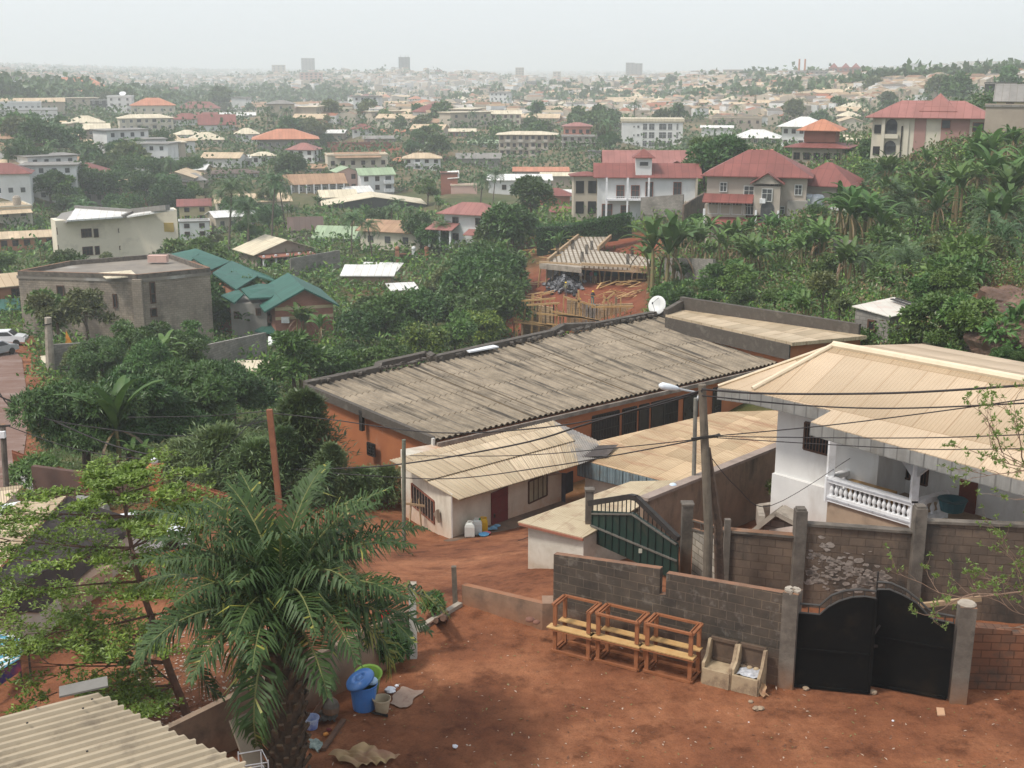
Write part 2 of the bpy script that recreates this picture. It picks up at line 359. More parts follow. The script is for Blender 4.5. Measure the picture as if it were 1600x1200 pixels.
mBar = M('painted_bar', (.10,.10,.085), (.06,.055,.045), scale=6, rough=.6)
mIronBar = M('dark_iron_bar', (.035,.03,.027), (.02,.018,.016), scale=6, rough=.6)
mRed = M('maroon_door', (.155,.02,.022), (.11,.016,.018), scale=3, rough=.55, stain=(.2,.08,.06), sscale=3, samt=.3)
mFibre = M('fibre_cement_roof', (.31,.255,.19), (.205,.168,.125), scale=1.2, rough=.95, kind='sheet', kw=dict(w=1.06, h=2.4, v=.12, m=.04, mc=(.4,.36,.3), ss=(3.2,.16,1), suv=True, th=.5, tw=.14), stain=(.05,.044,.037), sscale=1.1, samt=.95)
mTin = M('tan_tin_roof', (.57,.455,.315), (.48,.375,.25), scale=.5, rough=.6, kind='sheet', kw=dict(w=.82, h=2.1, v=.2, m=.022, mc=(.42,.36,.3), ribs=.1, off=.5, ss=(1.4,.3,1), suv=True, th=.54, lap=.14), stain=(.30,.21,.13), sscale=1.2, samt=.7, bump=.014, spec=.4)
mTinOld = M('rusty_tan_roof', (.56,.41,.25), (.45,.31,.18), scale=.5, rough=.65, kind='sheet', kw=dict(w=.82, h=2.4, v=.2, m=.016, ribs=.11, off=.3, ss=(.35,2.2,1), suv=True, th=.5, lap=.12), stain=(.32,.17,.09), sscale=.8, samt=.85, bump=.014, spec=.35)
mTinBig = M('smooth_tan_roof', (.55,.42,.285), (.48,.36,.24), scale=.35, rough=.55, kind='sheet', kw=dict(w=.95, h=2.7, v=.13, m=.018, mc=(.66,.58,.5), ribs=.12, off=.35, ss=(1.6,.25,1), suv=True, th=.55, tw=.2, lap=.2), stain=(.40,.27,.17), sscale=.9, samt=.45, bump=.014, spec=.45)
mRibRoof = M('ribbed_beige_roof', (.39,.32,.225), (.32,.26,.18), scale=.8, rough=.6, stain=(.13,.10,.07), sscale=1.1, samt=.75, kw=dict(th=.53), bump=.003, spec=.4)
mRidge = M('tan_ridge_cap', (.66,.55,.40), (.58,.48,.34), scale=1, rough=.55, stain=(.5,.4,.28), sscale=2, samt=.4)
mBlueTin = M('blue_grey_tin', (.34,.44,.48), (.27,.36,.40), scale=2, rough=.6, kind='sheet', kw=dict(w=.4, h=9, v=.15, m=.03, mc=(.35,.38,.38)), stain=(.3,.25,.18), sscale=2, samt=.4)
mFascia = M('grey_tin_fascia', (.50,.485,.46), (.42,.405,.385), scale=2, rough=.65, kind='sheet', kw=dict(w=.42, h=9, v=.12, m=.03, mc=(.6,.6,.6)), stain=(.3,.27,.23), sscale=1.5, samt=.5)
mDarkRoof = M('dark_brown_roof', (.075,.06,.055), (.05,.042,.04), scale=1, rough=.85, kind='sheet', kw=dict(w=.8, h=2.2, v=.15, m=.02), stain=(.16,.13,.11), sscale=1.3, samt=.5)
mGlassDark = M('dark_window', (.018,.018,.02), (.03,.03,.032), scale=3, rough=.25, spec=.5)
mBrownFrame = M('brown_frame', (.11,.055,.035), (.075,.04,.028), scale=5, rough=.6)
mWood = M('varnished_orange_wood', (.31,.125,.058), (.23,.09,.042), scale=5, rough=.45, spec=.4, stain=(.25,.08,.03), sscale=7, samt=.3)
mWoodPale = M('pale_board', (.52,.34,.15), (.44,.27,.115), scale=3, rough=.5, stain=(.45,.2,.07), sscale=5, samt=.4)
mWoodRaw = M('raw_timber', (.42,.30,.18), (.32,.22,.13), scale=4, rough=.85, stain=(.2,.14,.09), sscale=3, samt=.5)
mPole = M('grey_brown_pole_timber', (.17,.14,.105), (.11,.09,.07), scale=3, rough=.9, stain=(.06,.05,.04), sscale=2, samt=.6, kw=dict(ss=(6,6,.4)))
mSofa = M('old_sofa_timber', (.40,.31,.20), (.30,.22,.14), scale=3, rough=.85, stain=(.15,.1,.07), sscale=3, samt=.6)
def P2(a): return Vector((a.x, a.y))
def wall_seg(mb, a, b, z0, z1a, z1b, t, m=0, side=1):
 """wall from a to b, its visible face on the line a-b, thickness behind it"""
 a = Vector((a[0], a[1], 0)); b = Vector((b[0], b[1], 0)); d = (b-a).normalized(); nrm = Vector((-d.y, d.x, 0))*t*side
 vs = [(a.x,a.y,z0),(b.x,b.y,z0),(b.x+nrm.x,b.y+nrm.y,z0),(a.x+nrm.x,a.y+nrm.y,z0),(a.x,a.y,z1a),(b.x,b.y,z1b),(b.x+nrm.x,b.y+nrm.y,z1b),(a.x+nrm.x,a.y+nrm.y,z1a)]
 fs = [(0,3,2,1),(4,5,6,7),(0,1,5,4),(1,2,6,5),(2,3,7,6),(3,0,4,7)]
 if side < 0: fs = [tuple(reversed(f)) for f in fs]
 mb.add(vs, fs, m)
def lerp(a, b, t): return a+(b-a)*t
def onwall(a, b, px, py=900):
 """parameter along world line a-b (plan) whose picture column is px"""
 lo, hi = -1.0, 2.0
 d = ray(px, py); k = d.x/d.y
 # x = k*y (column through camera is nearly a vertical plane)
 dx, dy = b.x-a.x, b.y-a.y
 return (k*a.y-a.x)/(dx-k*dy)
# ================================================================ YARD WALL
tb = (YB-YA).normalized()
def zt(px, py, base):        # height of the wall top above picture row py at plan point base
 d = ray(px, py); return CAMZ+d.z*(base.y/d.y)
T1 = YA+(YB-YA)*onwall(YA, YB, 1031); T2 = YA+(YB-YA)*onwall(YA, YB, 1041)
m = MB()
wall_seg(m, YA, T1, -.4, zt(864,866,YA), zt(1031,889,T1), .18)
wall_seg(m, T1, T2, -.4, zt(1036,929,T1)+0, zt(1036,929,T2), .18)
wall_seg(m, T2, YB, -.4, zt(1041,896,T2), zt(1222,928,YB), .18)
q = T2+(T1-T2)*.5
yw = m.build('block_wall', mBlockDark); tag(yw, 'soot-stained block wall behind the stacked bench frames, with a narrow notch in its top', 'wall')
# low wall to the left of it
YL = Vector((YE.x, YE.y, 0)); m = MB()
EA = at_z(849, 985, 0)
wall_seg(m, YL, EA, -.5, zt(718,914,YL), zt(849,944,EA), .18)
m.box((EA.x+.12, EA.y+.25, .2), (.3, .5, 1.1))
tag(m.build('low_wall', [M('low_wall_render', (.27,.17,.115), (.19,.12,.08), scale=2, stain=(.09,.07,.055), sscale=1.5, samt=.6, bump=.01, kw=dict(foot=(-.2,.5,(.27,.11,.05))))]), 'low brown rendered wall at the back of the red yard, left of the bench frames', 'wall')
# threshold plank and post on the open side of the yard
t = thing('fence_post', 'leaning grey timber post at the left end of the low brown wall', 'post', YL)
pA = at_z(712, 944, 0); m = MB(); m.beam(pA+Vector((0,0,-.3)), at_y(709, 885, pA.y), .13, .13); m.build('timber_post', mPole, t)
m = MB(); a, b = at_z(652, 984, .05), at_z(719, 944, .05); m.beam(a, b, .16, .12)
tag(m.build('ground_beam', mConcPale), 'low concrete sill beam between the white corner post and the low wall', 'beam')
# white corner post
cpst = at_z(646, 1030, 0); t = thing('corner_post', 'tall white painted post at the corner of the left yard wall', 'post', cpst)
m = MB(); m.box(cpst+Vector((0,.1,.95)), (.17,.17,1.95)); m.build('post_shaft', M('white_post', (.52,.50,.45), (.4,.37,.32), scale=3, stain=(.3,.2,.13), sscale=2, samt=.5), t)
m = MB(); m.box(cpst+Vector((0,.1,1.95)), (.2,.2,.05)); m.build('cap', mConcPale, t)
# left retaining wall of the yard
YF = YD+(YD-YC).normalized()*6
m = MB(); wall_seg(m, YC+Vector((-.02,.15,0)), YF, -1.9, 1.25, 1.15, .16, side=-1)
lw = m.build('yard_side_wall', M('side_wall_render', (.28,.2,.14), (.2,.14,.1), scale=1.5, stain=(.09,.075,.06), sscale=1.1, samt=.7, bump=.012, kw=dict(foot=(-.2,.6,(.27,.12,.06)))))
tag(lw, 'brown rendered wall along the left of the yard, behind the oil palm', 'wall')
# ================================================================ BLACK ARCHED GATE
GL0 = at_z(1231, 1074, 0); GR0 = at_z(1490, 1097, 0)
t = thing('gate_pillar', 'stained concrete pillar at the left end of the black gate, joining the block wall', 'pillar', GL0)
m = MB(); hgl = zt(1236, 926, GL0); m.box(GL0+Vector((0,.1,hgl/2-.2)), (.36,.36,hgl+.4), rz=math.atan2(tb.y, tb.x)); m.build('pillar_shaft', mConc, t)
m = MB();
for i in range(14): a = random.random()*6.28; m.box(GL0+Vector((math.cos(a)*.12,.1+math.sin(a)*.12,hgl+.01)), (.12,.1,.05+.04*random.random()), rz=a)
m.build('broken_top', mConcPale, t)
t = thing('gate_pillar', 'leaning stained concrete pillar at the right end of the black gate, with a flat pale cap', 'pillar', GR0)
hgr = zt(1506, 948, GR0); m = MB(); gd = (GR0-GL0).normalized()
m.beam(GR0+Vector((.1,.1,-.3)), GR0+Vector((.14,.12,hgr)), .42, .36, up=(gd.x,gd.y,0)); m.build('pillar_shaft', mConc, t)
m = MB(); m.lathe([(.001,0),(.2,0),(.21,.03),(.17,.07),(.001,.08)], GR0+Vector((.12,.1,hgr)), 12); m.build('pillar_cap', mConcPale, t)
gt = thing('arched_gate', 'black sheet-metal double gate with an arched rail on top, dented and closed', 'gate', lerp(GL0, GR0, .5))
def leaf(pxs, top, bot, off, name):
 """a gate leaf: picture columns left and right, arch top rows and foot rows; off pushes it out of line"""
 g = thing(name, None, None); del g['label']; del g['category']
 a = at_z(pxs[0], bot[0], .05); b = at_z(pxs[1], bot[1], .05); a.z = b.z = 0
 return a, b
def zat(px, py, a, b):
 tt = onwall(a, b, px, py); p = a+(b-a)*tt; d = ray(px, py); return tt, CAMZ+d.z*(p.y/d.y)
def gate_leaf(name, A, B, plate, rail, ntop):
 m = MB(); d = (B-A).normalized(); nr = Vector((-d.y, d.x, 0))*.02
 pts = [zat(px, py, A, B) for px, py in plate]
 base = [zat(plate[0][0], plate[0][2] if len(plate[0]) > 2 else 0, A, B)]
 ring = [A+(B-A)*tt+Vector((0,0,z)) for tt, z in pts]; low = [A+(B-A)*pts[-1][0]+Vector((0,0,.06)), A+(B-A)*pts[0][0]+Vector((0,0,.06))]
 P = ring+low; n = len(P); vs = [p-nr for p in P]+[p+nr for p in P]
 m.add(vs, [tuple(range(n-1,-1,-1)), tuple(range(n, 2*n))]+[(i, (i+1)%n, n+(i+1)%n, n+i) for i in range(n)])
 ob = m.build(name, mDarkMetal, gt)
 f = MB()
 for s in (0, 1):
  c = low[1-s]; e = ring[0] if s == 0 else ring[-1]; f.beam(c-nr*2.2, e-nr*2.2, .06, .05, up=tuple(nr.normalized()))
 f.beam(low[1]-nr*2.2, low[0]-nr*2.2, .05, .06)
 mid = .5*(ring[0].z); f.beam(low[1]+Vector((0,0,mid))-nr*2.2, low[0]+Vector((0,0,mid))-nr*2.2, .04, .05)
 f.build('leaf_frame', mDarkMetal, ob)
 r = MB(); rp = []
 for px, py in rail:
  tt, z = zat(px, py, A, B); rp.append(A+(B-A)*tt+Vector((0,0,z)))
 r.tube(rp, .028, 6); r.tube([ring[i] for i in range(len(ring))], .026, 6)
 for i in range(ntop+1):
  tt = i/ntop; x = lerp(rp[0], rp[-1], tt)
  def hz(L, q):
   for k in range(len(L)-1):
    u0 = (L[k]-A).dot(d); u1 = (L[k+1]-A).dot(d); u = (q-A).dot(d)
    if min(u0,u1)-1e-3 <= u <= max(u0,u1)+1e-3: return L[k].z+(L[k+1].z-L[k].z)*((u-u0)/(u1-u0+1e-9))
   return L[-1].z
  q = Vector((x.x, x.y, 0)); r.tube([q+Vector((0,0,hz(ring,q))), q+Vector((0,0,hz(rp,q)))], .014, 5)
 r.build('arch_rail', M('rail_paint', (.03,.028,.026), (.05,.045,.04), scale=6, rough=.5), ob)
 return ob
A = at_z(1240,1073,0); B = at_z(1358,1085,0); nn = Vector((0,.12,0))
gate_leaf('gate_leaf', A, B, [(1247,957),(1281,960),(1295,948),(1312,939),(1332,933),(1352,932),(1369,935)], [(1247,943),(1281,946),(1300,930),(1320,923),(1345,921),(1369,924)], 7)
A = at_z(1357,1071,0); B = at_z(1482,1094,0)
gate_leaf('gate_leaf', A, B, [(1371,921),(1390,921),(1411,930),(1432,942),(1448,959),(1455,966),(1490,974)], [(1371,909),(1392,911),(1414,921),(1434,936),(1448,950),(1457,957),(1491,963)], 9)
m = MB(); a, b = A+Vector((.02,0,1.9)), A+Vector((.03,0,0)); tt, z = zat(1371, 893, A, B); q = A+(B-A)*zat(1371,909,A,B)[0]
m.tube([q, q+Vector((0,0,z))], .02, 6); m.box(q+Vector((0,-.06,1.05)), (.22,.05,.06)); m.box(q+Vector((.05,-.06,1.45)), (.05,.04,.3), mat=Matrix.Rotation(.5,3,'Y')); m.build('latch_bar', mIronBar, gt)
# wall to the right of the gate, low and broken, brick showing
RW0 = at_z(1515, 1088, 0)+Vector((.05,.35,0)); RW1 = RW0+Vector((9,-.6,0)); m = MB()
wall_seg(m, RW0, RW0+Vector((.9,-.05,0)), -.3, zt(1527,980,RW0), zt(1560,984,RW0), .3);
wall_seg(m, RW0+Vector((.9,-.05,0)), RW1, -.3, zt(1560,990,RW0), zt(1600,985,RW0), .28)
mBrickStain = M('stained_brick', (.2,.085,.045), (.13,.07,.045), scale=1.4, kind='block', kw=dict(w=.42, h=.2, m=.014, mc=(.5,.42,.36)), stain=(.05,.045,.038), sscale=1.0, samt=.85, bump=.015)
tag(m.build('brick_wall', mBrickStain), 'low dark stained brick wall at the right edge, beside the black gate', 'wall')
# ================================================================ LANE WALL with posts
LW = [at_z(1131, 960, 0), at_z(1250, 962, 0), at_z(1437, 972, 0), at_z(1660, 985, 0)]
LWY = 31.6
LW = [Vector((ray(px,800).x/ray(px,800).y*y, y, 0)) for px, y in ((1128,31.0),(1251,30.4),(1437,29.8),(1640,29.2))]
m = MB()
tops = [(826,836),(816,829),(812,820)]
segs = [(1131,1247,0),(1257,1428,1),(1446,1620,2)]
xs = [LW[0], LW[1], LW[2], LW[3]]
for i in range(3):
 a, b = xs[i], xs[i+1]; z0 = zt([1131,1262,1446][i], tops[i][0], a); z1 = zt([1247,1430,1620][i], tops[i][1], b)
 wall_seg(m, a, b, -.3, z0-.08, z1-.08, .16)
lnw = m.build('lane_wall', mBlockBrown)
tag(lnw, 'tall brown block wall with patches of flaked white paint, facing the black gate', 'wall')
m = MB()
for i in range(3):
 a, b = xs[i], xs[i+1]; z0 = zt([1131,1262,1446][i], tops[i][0], a); z1 = zt([1247,1430,1620][i], tops[i][1], b)
 m.beam(a+Vector((0,.06,z0-.045)), b+Vector((0,.06,z1-.045)), .26, .07)
m.build('coping', mConc, lnw)
for i, (px, pt, lab) in enumerate([(1251,790,0),(1437,786,0)]):
 p = xs[i+1]; h = zt(px, pt+6, p); m = MB(); m.box(p+Vector((0,-.02,h/2-.15)), (.3,.34,h+.3)); m.box(p+Vector((0,-.02,h+.03)), (.24,.26,.06)); m.build('pier', mConc, lnw)
# flaked paint, thin chips on the face
m = MB()
a, b = xs[1], xs[2]; d = (b-a).normalized()
for k in range(190):
 u = random.uniform(.1, .8);
 zc = random.gauss(1.25, .25) - (u-.4)*.5 if k < 110 else random.gauss(.85, .16)
 s = random.uniform(.02, .15)*random.uniform(.5,1); p = a+(b-a)*u+Vector((0,0,zc)); nv = Vector((d.y,-d.x,0))*.012
 n = 7; ring = []
 for j in range(n):
  an = 6.283*j/n; rr = s*random.uniform(.5,1.15); ring.append(p+nv+d*math.cos(an)*rr*1.3+Vector((0,0,math.sin(an)*rr*.7)))
 m.add(ring, [tuple(range(n))])
m.build('flaked_paint', M('flaked_paint', (.36,.31,.27), (.22,.18,.15), scale=7, stain=(.13,.105,.085), sscale=9, samt=.9), lnw)
m = MB(); a = at_z(1440, 948, .5); m.beam(at_y(1430,947,28.4), at_y(1533,935,28.2), .1, .12)
tag(m.build('timber_rail', mWoodRaw), 'brown timber rail in the lane behind the right end of the black gate', 'rail')
# pale block pillar and wall panel beside the green gate
GPR = Vector((ray(1070,900).x/ray(1070,900).y*33.0, 33.0, 0)); GPL = Vector((ray(919,900).x/ray(919,900).y*35.2, 35.2, 0))
for p, px, py, lab, wd in ((GPL, 919, 766, 'dark concrete post at the left side of the green gate', .24), (GPR, 1070, 788, 'dark concrete post at the right side of the green gate, beside the pale block panel', .3)):
 h = zt(px, py, p); m = MB(); m.box(p+Vector((0,0,h/2-.5)), (wd, wd, h+1)); m.box(p+Vector((0,0,h+.03)), (wd+.06, wd+.06, .06))
 tag(m.build('gate_post', mConc), lab, 'post')
pb = Vector((ray(1080,900).x/ray(1080,900).y*32.85, 32.85, 0)); pe = Vector((ray(1133,900).x/ray(1133,900).y*31.1, 31.1, 0))
m = MB(); wall_seg(m, pb, pe, -.3, zt(1075,829,pb), zt(1130,846,pe), .16)
pn = m.build('masonry_wall', mBlockPale); tag(pn, 'short pale block panel between the green gate and the timber pole', 'wall')
m = MB(); za, zb = zt(1075,826,pb), zt(1130,842,pe)
m.beam(pb+Vector((0,0,za+.0)), pe+Vector((0,0,zb)), .1, .05); m.beam(pb+Vector((0,0,za+.26)), pe+Vector((0,0,zb+.26)), .1, .05)
for u in (0,.25,.5,.75,1): q = lerp(pb, pe, u); m.box(q+Vector((0,0,lerp(za,zb,u)+.13)), (.04,.06,.26))
m.build('top_rail', mConc, pn)
# green gate leaf, swung towards us on the right
gA = Vector((ray(925,900).x/ray(925,900).y*34.9, 34.9, 0)); gB = Vector((ray(1060,900).x/ray(1060,900).y*31.9, 31.9, 0))
g = thing('green_gate', 'dark green sheet-metal gate with pointed railed top beyond the block wall', 'gate', gA)
def gz(px, py): tt, z = zat(px, py, gA, gB); return gA+(gB-gA)*tt+Vector((0,0,z))
top = [gz(925,798), gz(990,801), gz(1059,849)]; d = (gB-gA).normalized(); nr = Vector((d.y,-d.x,0))*.03
ring = top+[gB+Vector((0,0,.05)), gA+Vector((0,0,.05))]; n = 5; m = MB()
vs = [p+nr for p in ring]+[p-nr for p in ring]; m.add(vs, [tuple(range(n)), tuple(range(2*n-1,n-1,-1))]+[((i+1)%n, i, n+i, n+(i+1)%n) for i in range(n)])
m.build('panel_sheet', mGreenMetal, g)
m = MB()
for k in range(13):
 u = k/12; p = lerp(gA, gB, u); zt_ = lerp(top[0], top[1], u*2).z if u < .5 else lerp(top[1], top[2], u*2-1).z
 m.beam(p+nr*1.6+Vector((0,0,.1)), p+nr*1.6+Vector((0,0,zt_)), .03, .02, up=tuple(nr.normalized()))
m.build('sheet_rib', M('gate_rib', (.006,.014,.012), (.012,.02,.016), scale=5), g)
m = MB()
for (x0,y0,x1,y1) in ((925,820,1060,876),(927,802,990,803),(990,803,1059,850),):
 m.beam(gz(x0,y0)+nr*2, gz(x1,y1)+nr*2, .05, .05)
m.build('cross_rail', M('gate_rail', (.14,.13,.11), (.09,.085,.075), scale=5, rough=.6), g)
tp = [gz(921,786), gz(985,776), gz(995,778), gz(1060,842)]
m = MB()
for i in range(3): m.beam(tp[i], tp[i+1], .14, .16)
for k in range(1, 20):
 u = k/20; p = lerp(gA, gB, u); z0 = lerp(top[0], top[1], u*2).z if u < .5 else lerp(top[1], top[2], u*2-1).z
 z1 = lerp(tp[0], tp[1], u*2).z if u < .5 else lerp(tp[2], tp[3], u*2-1).z
 m.tube([p+Vector((0,0,z0)), p+Vector((0,0,z1))], .018, 5)
m.build('top_railing', mIronBar, g)
m = MB(); q = gz(1003, 860)+nr*2; m.box(q, (.1,.03,.13)); m.build('notice_tag', M('pale_tag', (.6,.6,.5), (.5,.5,.42)), g)
# ================================================================ POLES
def lineto(px, y, py=900): k = ray(px, py); return Vector((k.x/k.y*y, y, 0))
pp = lineto(1106, 29.8); t = thing('utility_pole', 'tall round timber utility pole beside the pale block panel, carrying wires', 'pole', pp)
m = MB(); m.tube([pp+Vector((0,0,-.5)), pp+Vector((-.03,0,2.4)), at_y(1097, 601, 29.8)], [.135,.12,.1], 12); m.build('pole_shaft', mPole, t)
m = MB(); m.beam(at_y(1080,686,29.7), at_y(1126,680,29.6), .06, .06); m.tube([at_y(1117,682,29.6), at_y(1125,679,29.6)], .045, 6); m.build('wire_bracket', mIronBar, t)
ps = lineto(1128, 30.2); t2 = thing('prop_pole', 'rough split brown timber prop leaning against the utility pole', 'pole', ps)
m = MB(); m.tube([ps+Vector((.0,0,-.4)), at_y(1122,820,30.1), at_y(1106,700,29.9)], [.14,.12,.07], 7); m.build('prop_shaft', M('prop_bark', (.15,.10,.07), (.09,.06,.045), scale=4, stain=(.04,.03,.025), sscale=3, samt=.6, bump=.02), t2)
m = MB(); q = lineto(1133, 30.9); m.box(q+Vector((0,0,1.0)), (.16,.16,2.6)); tag(m.build('concrete_stub', mConc), 'dark mossy concrete stub post just right of the split timber prop', 'post')
# street lamp
pl = lineto(1086, 38.5, 740); gl = Hs(pl.x, pl.y); t = thing('street_lamp', 'slim grey street lamp with a curved arm, standing behind the utility pole', 'street lamp', (pl.x, pl.y, gl))
m = MB(); m.tube([Vector((pl.x,pl.y,gl-.3)), at_y(1087, 622, 38.5)], [.08,.065], 10); m.build('lamp_column', M('lamp_steel', (.22,.21,.18), (.15,.14,.12), scale=4, rough=.6), t)
m = MB(); m.tube([at_y(1087,630,38.5), at_y(1092,617,38.5), at_y(1088,613,38.3), at_y(1062,608,38.0)], .035, 8); m.build('lamp_arm', M('lamp_arm_paint', (.55,.56,.56), (.45,.46,.46), rough=.4), t)
m = MB(); a, b = at_y(1062,607.5,38.0), at_y(1030,602,37.8)
m.tube([a, lerp(a,b,.15), lerp(a,b,.5), lerp(a,b,.85), b], [.03,.075,.11,.12,.05], 10); m.build('lamp_head', M('lamp_head_paint', (.72,.75,.78), (.62,.65,.68), rough=.3), t, smooth=True)
# green-grey steel pole by the low house
q = lineto(632, 43.0); gz_ = Hs(q.x, q.y); m = MB(); m.tube([q+Vector((0,0,gz_-.3)), at_y(631, 687, 43.0)], .075, 10)
tag(m.build('steel_pole', M('mossy_steel', (.17,.18,.14), (.11,.12,.09), scale=3, stain=(.06,.07,.05), sscale=2, samt=.5)), 'grey-green round steel pole standing at the left corner of the cream low house', 'pole')
# leaning orange pole on the left
q = lineto(437, 46, 765); gz_ = Hs(q.x, q.y); m = MB(); m.beam(Vector((q.x,q.y,gz_)), at_y(421, 640, 46), .2, .22)
tag(m.build('leaning_pole', M('orange_pole', (.27,.115,.06), (.2,.08,.045), scale=3, stain=(.12,.06,.04), sscale=2, samt=.4)), 'orange-brown leaning timber pole among the cypress trees', 'pole')
# ================================================================ houses near us
def window(parent, a, b, z0, z1, out, frame, pane, bars=4, name='window', t=.06, barmat=None, nh=0):
 """window on the wall line a->b (plan points), between heights z0 and z1, standing out along out"""
 a = Vector((a[0],a[1],0)); b = Vector((b[0],b[1],0)); out = Vector(out).normalized(); d = (b-a).normalized(); up = Vector((0,0,1))
 m = MB()
 for (p, q_) in ((a+up*z0, b+up*z0), (a+up*z1, b+up*z1)): m.beam(p+out*.02, q_+out*.02, t, t)
 for p in (a, b): m.beam(p+up*z0+out*.021, p+up*z1+out*.021, t, t, up=tuple(out))
 w_ = m.build(name, frame, parent)
 m = MB(); P = [a+up*z0, b+up*z0, b+up*z1, a+up*z1]
 m.add([p+out*.012 for p in P]+[p-out*.05 for p in P], [(0,1,2,3),(7,6,5,4),(0,4,5,1),(1,5,6,2),(2,6,7,3),(3,7,4,0)]); m.build('pane', pane, w_)
 if bars:
  m = MB()
  for k in range(1, bars+1):
   q = lerp(a, b, k/(bars+1)); m.beam(q+up*z0+out*.05, q+up*z1+out*.05, .03, .02, up=tuple(out))
  for k in range(1, nh+1):
   z = z0+(z1-z0)*k/(nh+1); m.beam(a+up*z+out*.055, b+up*z+out*.055, .02, .03)
  m.build('bars', barmat or frame, w_)
 return w_
def zon(px, py, p): d = ray(px, py); return CAMZ+d.z*(p.y/d.y)
def corr(mb, P00, P10, P11, P01, n, amp, th=.03, m=0, jag=0, flatfrac=None):
 """corrugated sheet spanning four corners; ribs run from the 0-edge (P00-P10) to the 1-edge (P01-P11)"""
 P00, P10, P11, P01 = map(Vector, (P00, P10, P11, P01)); k = 6 if flatfrac else 4; N = n*k+1; nr = (P10-P00).cross(P01-P00).normalized()
 if nr.z < 0: nr = -nr
 top0, top1 = [], []
 for i in range(N):
  u = i/(N-1); ph = (i % k)
  h = (0, amp, amp, 0)[ph] if flatfrac is None else (0, 0, 0, 0, amp, amp*.9)[ph]
  j0 = random.uniform(-jag, jag) if ph == 0 else (j0 if i else 0)
  a = lerp(P00, P10, u); b = lerp(P01, P11, u); dd = (b-a).normalized()
  if i == 0: j0 = 0
  top0.append(a+nr*h+dd*j0); top1.append(b+nr*h+dd*j0*.6)
 vs = top0+top1; fs = [(i, i+1, N+i+1, N+i) for i in range(N-1)]
 if (top0[1]-top0[0]).cross(top1[0]-top0[0]).z < 0: fs = [tuple(reversed(f)) for f in fs]
 k0, f0 = len(mb.v), len(mb.f); W_, L_ = (P10-P00).length, (P01-P00).length
 mb.add(vs, fs, m); mb.add([v-Vector((0,0,th)) for v in vs], [tuple(reversed(f)) for f in fs], m)
 uu = {k0+i+N*(j+2*q): (W_*i/(N-1), L_*(1-j)) for i in range(N) for j in (0,1) for q in (0,1)}
 for i in range(f0, len(mb.f)): mb.uv[i] = uu
# ---------------- cream low house with the maroon door
W0 = at_z(706, 844, -3.9);
zE = lambda px, py, p: zon(px, py, p)
E_f0 = at_z(717.5, 781, -2.1);
W1 = at_z(877, 788, -4.6)          # far right end of the front wall (foot)
dW = (Vector((W1.x,W1.y,0))-Vector((W0.x,W0.y,0)))
WL = at_y(628, 800, W0.y+5.0); WL.z = 0
h = thing('low_house', 'cream plastered low house with tan sheet roof, maroon door and barred side window', 'house', (W0.x, W0.y, -3.9))
za = zon(706, 772, W0); zb = zon(877, 740, W1)
WB = Vector((W1.x-3.0, W1.y+5.5, 0))
m = MB(); A3 = Vector((W0.x,W0.y,0)); B3 = Vector((W1.x,W1.y,0)); C3 = WL
foot = [A3, B3, WB, C3]; zl = -6.0
m.add([(p.x,p.y,zl) for p in foot]+[(A3.x,A3.y,za),(B3.x,B3.y,zb),(WB.x,WB.y,zb+.15),(C3.x,C3.y,za+.25)], [(0,1,5,4),(1,2,6,5),(2,3,7,6),(3,0,4,7),(4,5,6,7)])
m.build('wall', mPlasterCream, h)
r0, r1 = at_z(608,719,-1.65), at_z(717.5,781,-2.05); r2 = at_z(905,726,-2.25); r3 = at_z(866,657,-1.75); r4 = at_z(966,703,-2.25)
m = MB(); mid0, mid1 = lerp(r0,r1,.5), lerp(r3,r2,.5);
corr(m, lerp(r0,r1,.52), lerp(r3,lerp(r2,r4,.35),.52), r2, r1, 60, .02, .03);
corr(m, r0, r3, lerp(r3,lerp(r2,r4,.35),.56)+Vector((0,0,.04)), lerp(r0,r1,.56)+Vector((0,0,.04)), 60, .02, .03)
m.build('roof', mTin, h)
m = MB(); corr(m, lerp(r3,r4,.0)+Vector((-.1,0,.01)), r4, lerp(r2,r4,.9), r2, 20, .02, .03)
m.add([r4+Vector((-.9,.3,.12)), r4+Vector((0,0,.25)), r4+Vector((-.6,-1.2,.1)), r4+Vector((-2.2,-1.2,.05))], [(0,1,2,3)], 1)
m.build('roof_patch', [M('lead_grey_sheet', (.30,.27,.24), (.18,.165,.155), scale=1.2, kind='sheet', kw=dict(w=.8,h=2,v=.2,m=.02,ribs=.076), rough=.6, stain=(.4,.3,.2), sscale=1, samt=.6), mDarkRoof], h)
out = Vector((dW.y, -dW.x, 0)).normalized()
def fw(px): tt = onwall(A3, B3, px); return A3+(B3-A3)*tt
a, b = fw(767.5), fw(792.5)
# maroon door
dr = MB(); z0, z1 = zon(780, 836, lerp(a,b,.5)), zon(780, 765, lerp(a,b,.5)); P = [a+Vector((0,0,z0)), b+Vector((0,0,z0)), b+Vector((0,0,z1)), a+Vector((0,0,z1))]
dr.add([p+out*.05 for p in P]+[p-out*.03 for p in P], [(0,1,2,3),(7,6,5,4),(0,4,5,1),(1,5,6,2),(2,6,7,3),(3,7,4,0)])
for u in (.15,.5,.85): zz = lerp(z0,z1,u); dr.beam(a+Vector((0,0,zz))+out*.06, b+Vector((0,0,zz))+out*.06, .02, .03)
do = dr.build('door', mRed, h)
m = MB(); m.box(lerp(a,b,.12)+Vector((0,0,lerp(z0,z1,.5)))+out*.09, (.06,.06,.16)); m.build('handle', mIronBar, do)
m = MB(); m.beam(a+Vector((0,0,z0-.1))+out*.25, b+Vector((0,0,z0-.1))+out*.25, .5, .22); m.build('door_step', mConcPale, h)
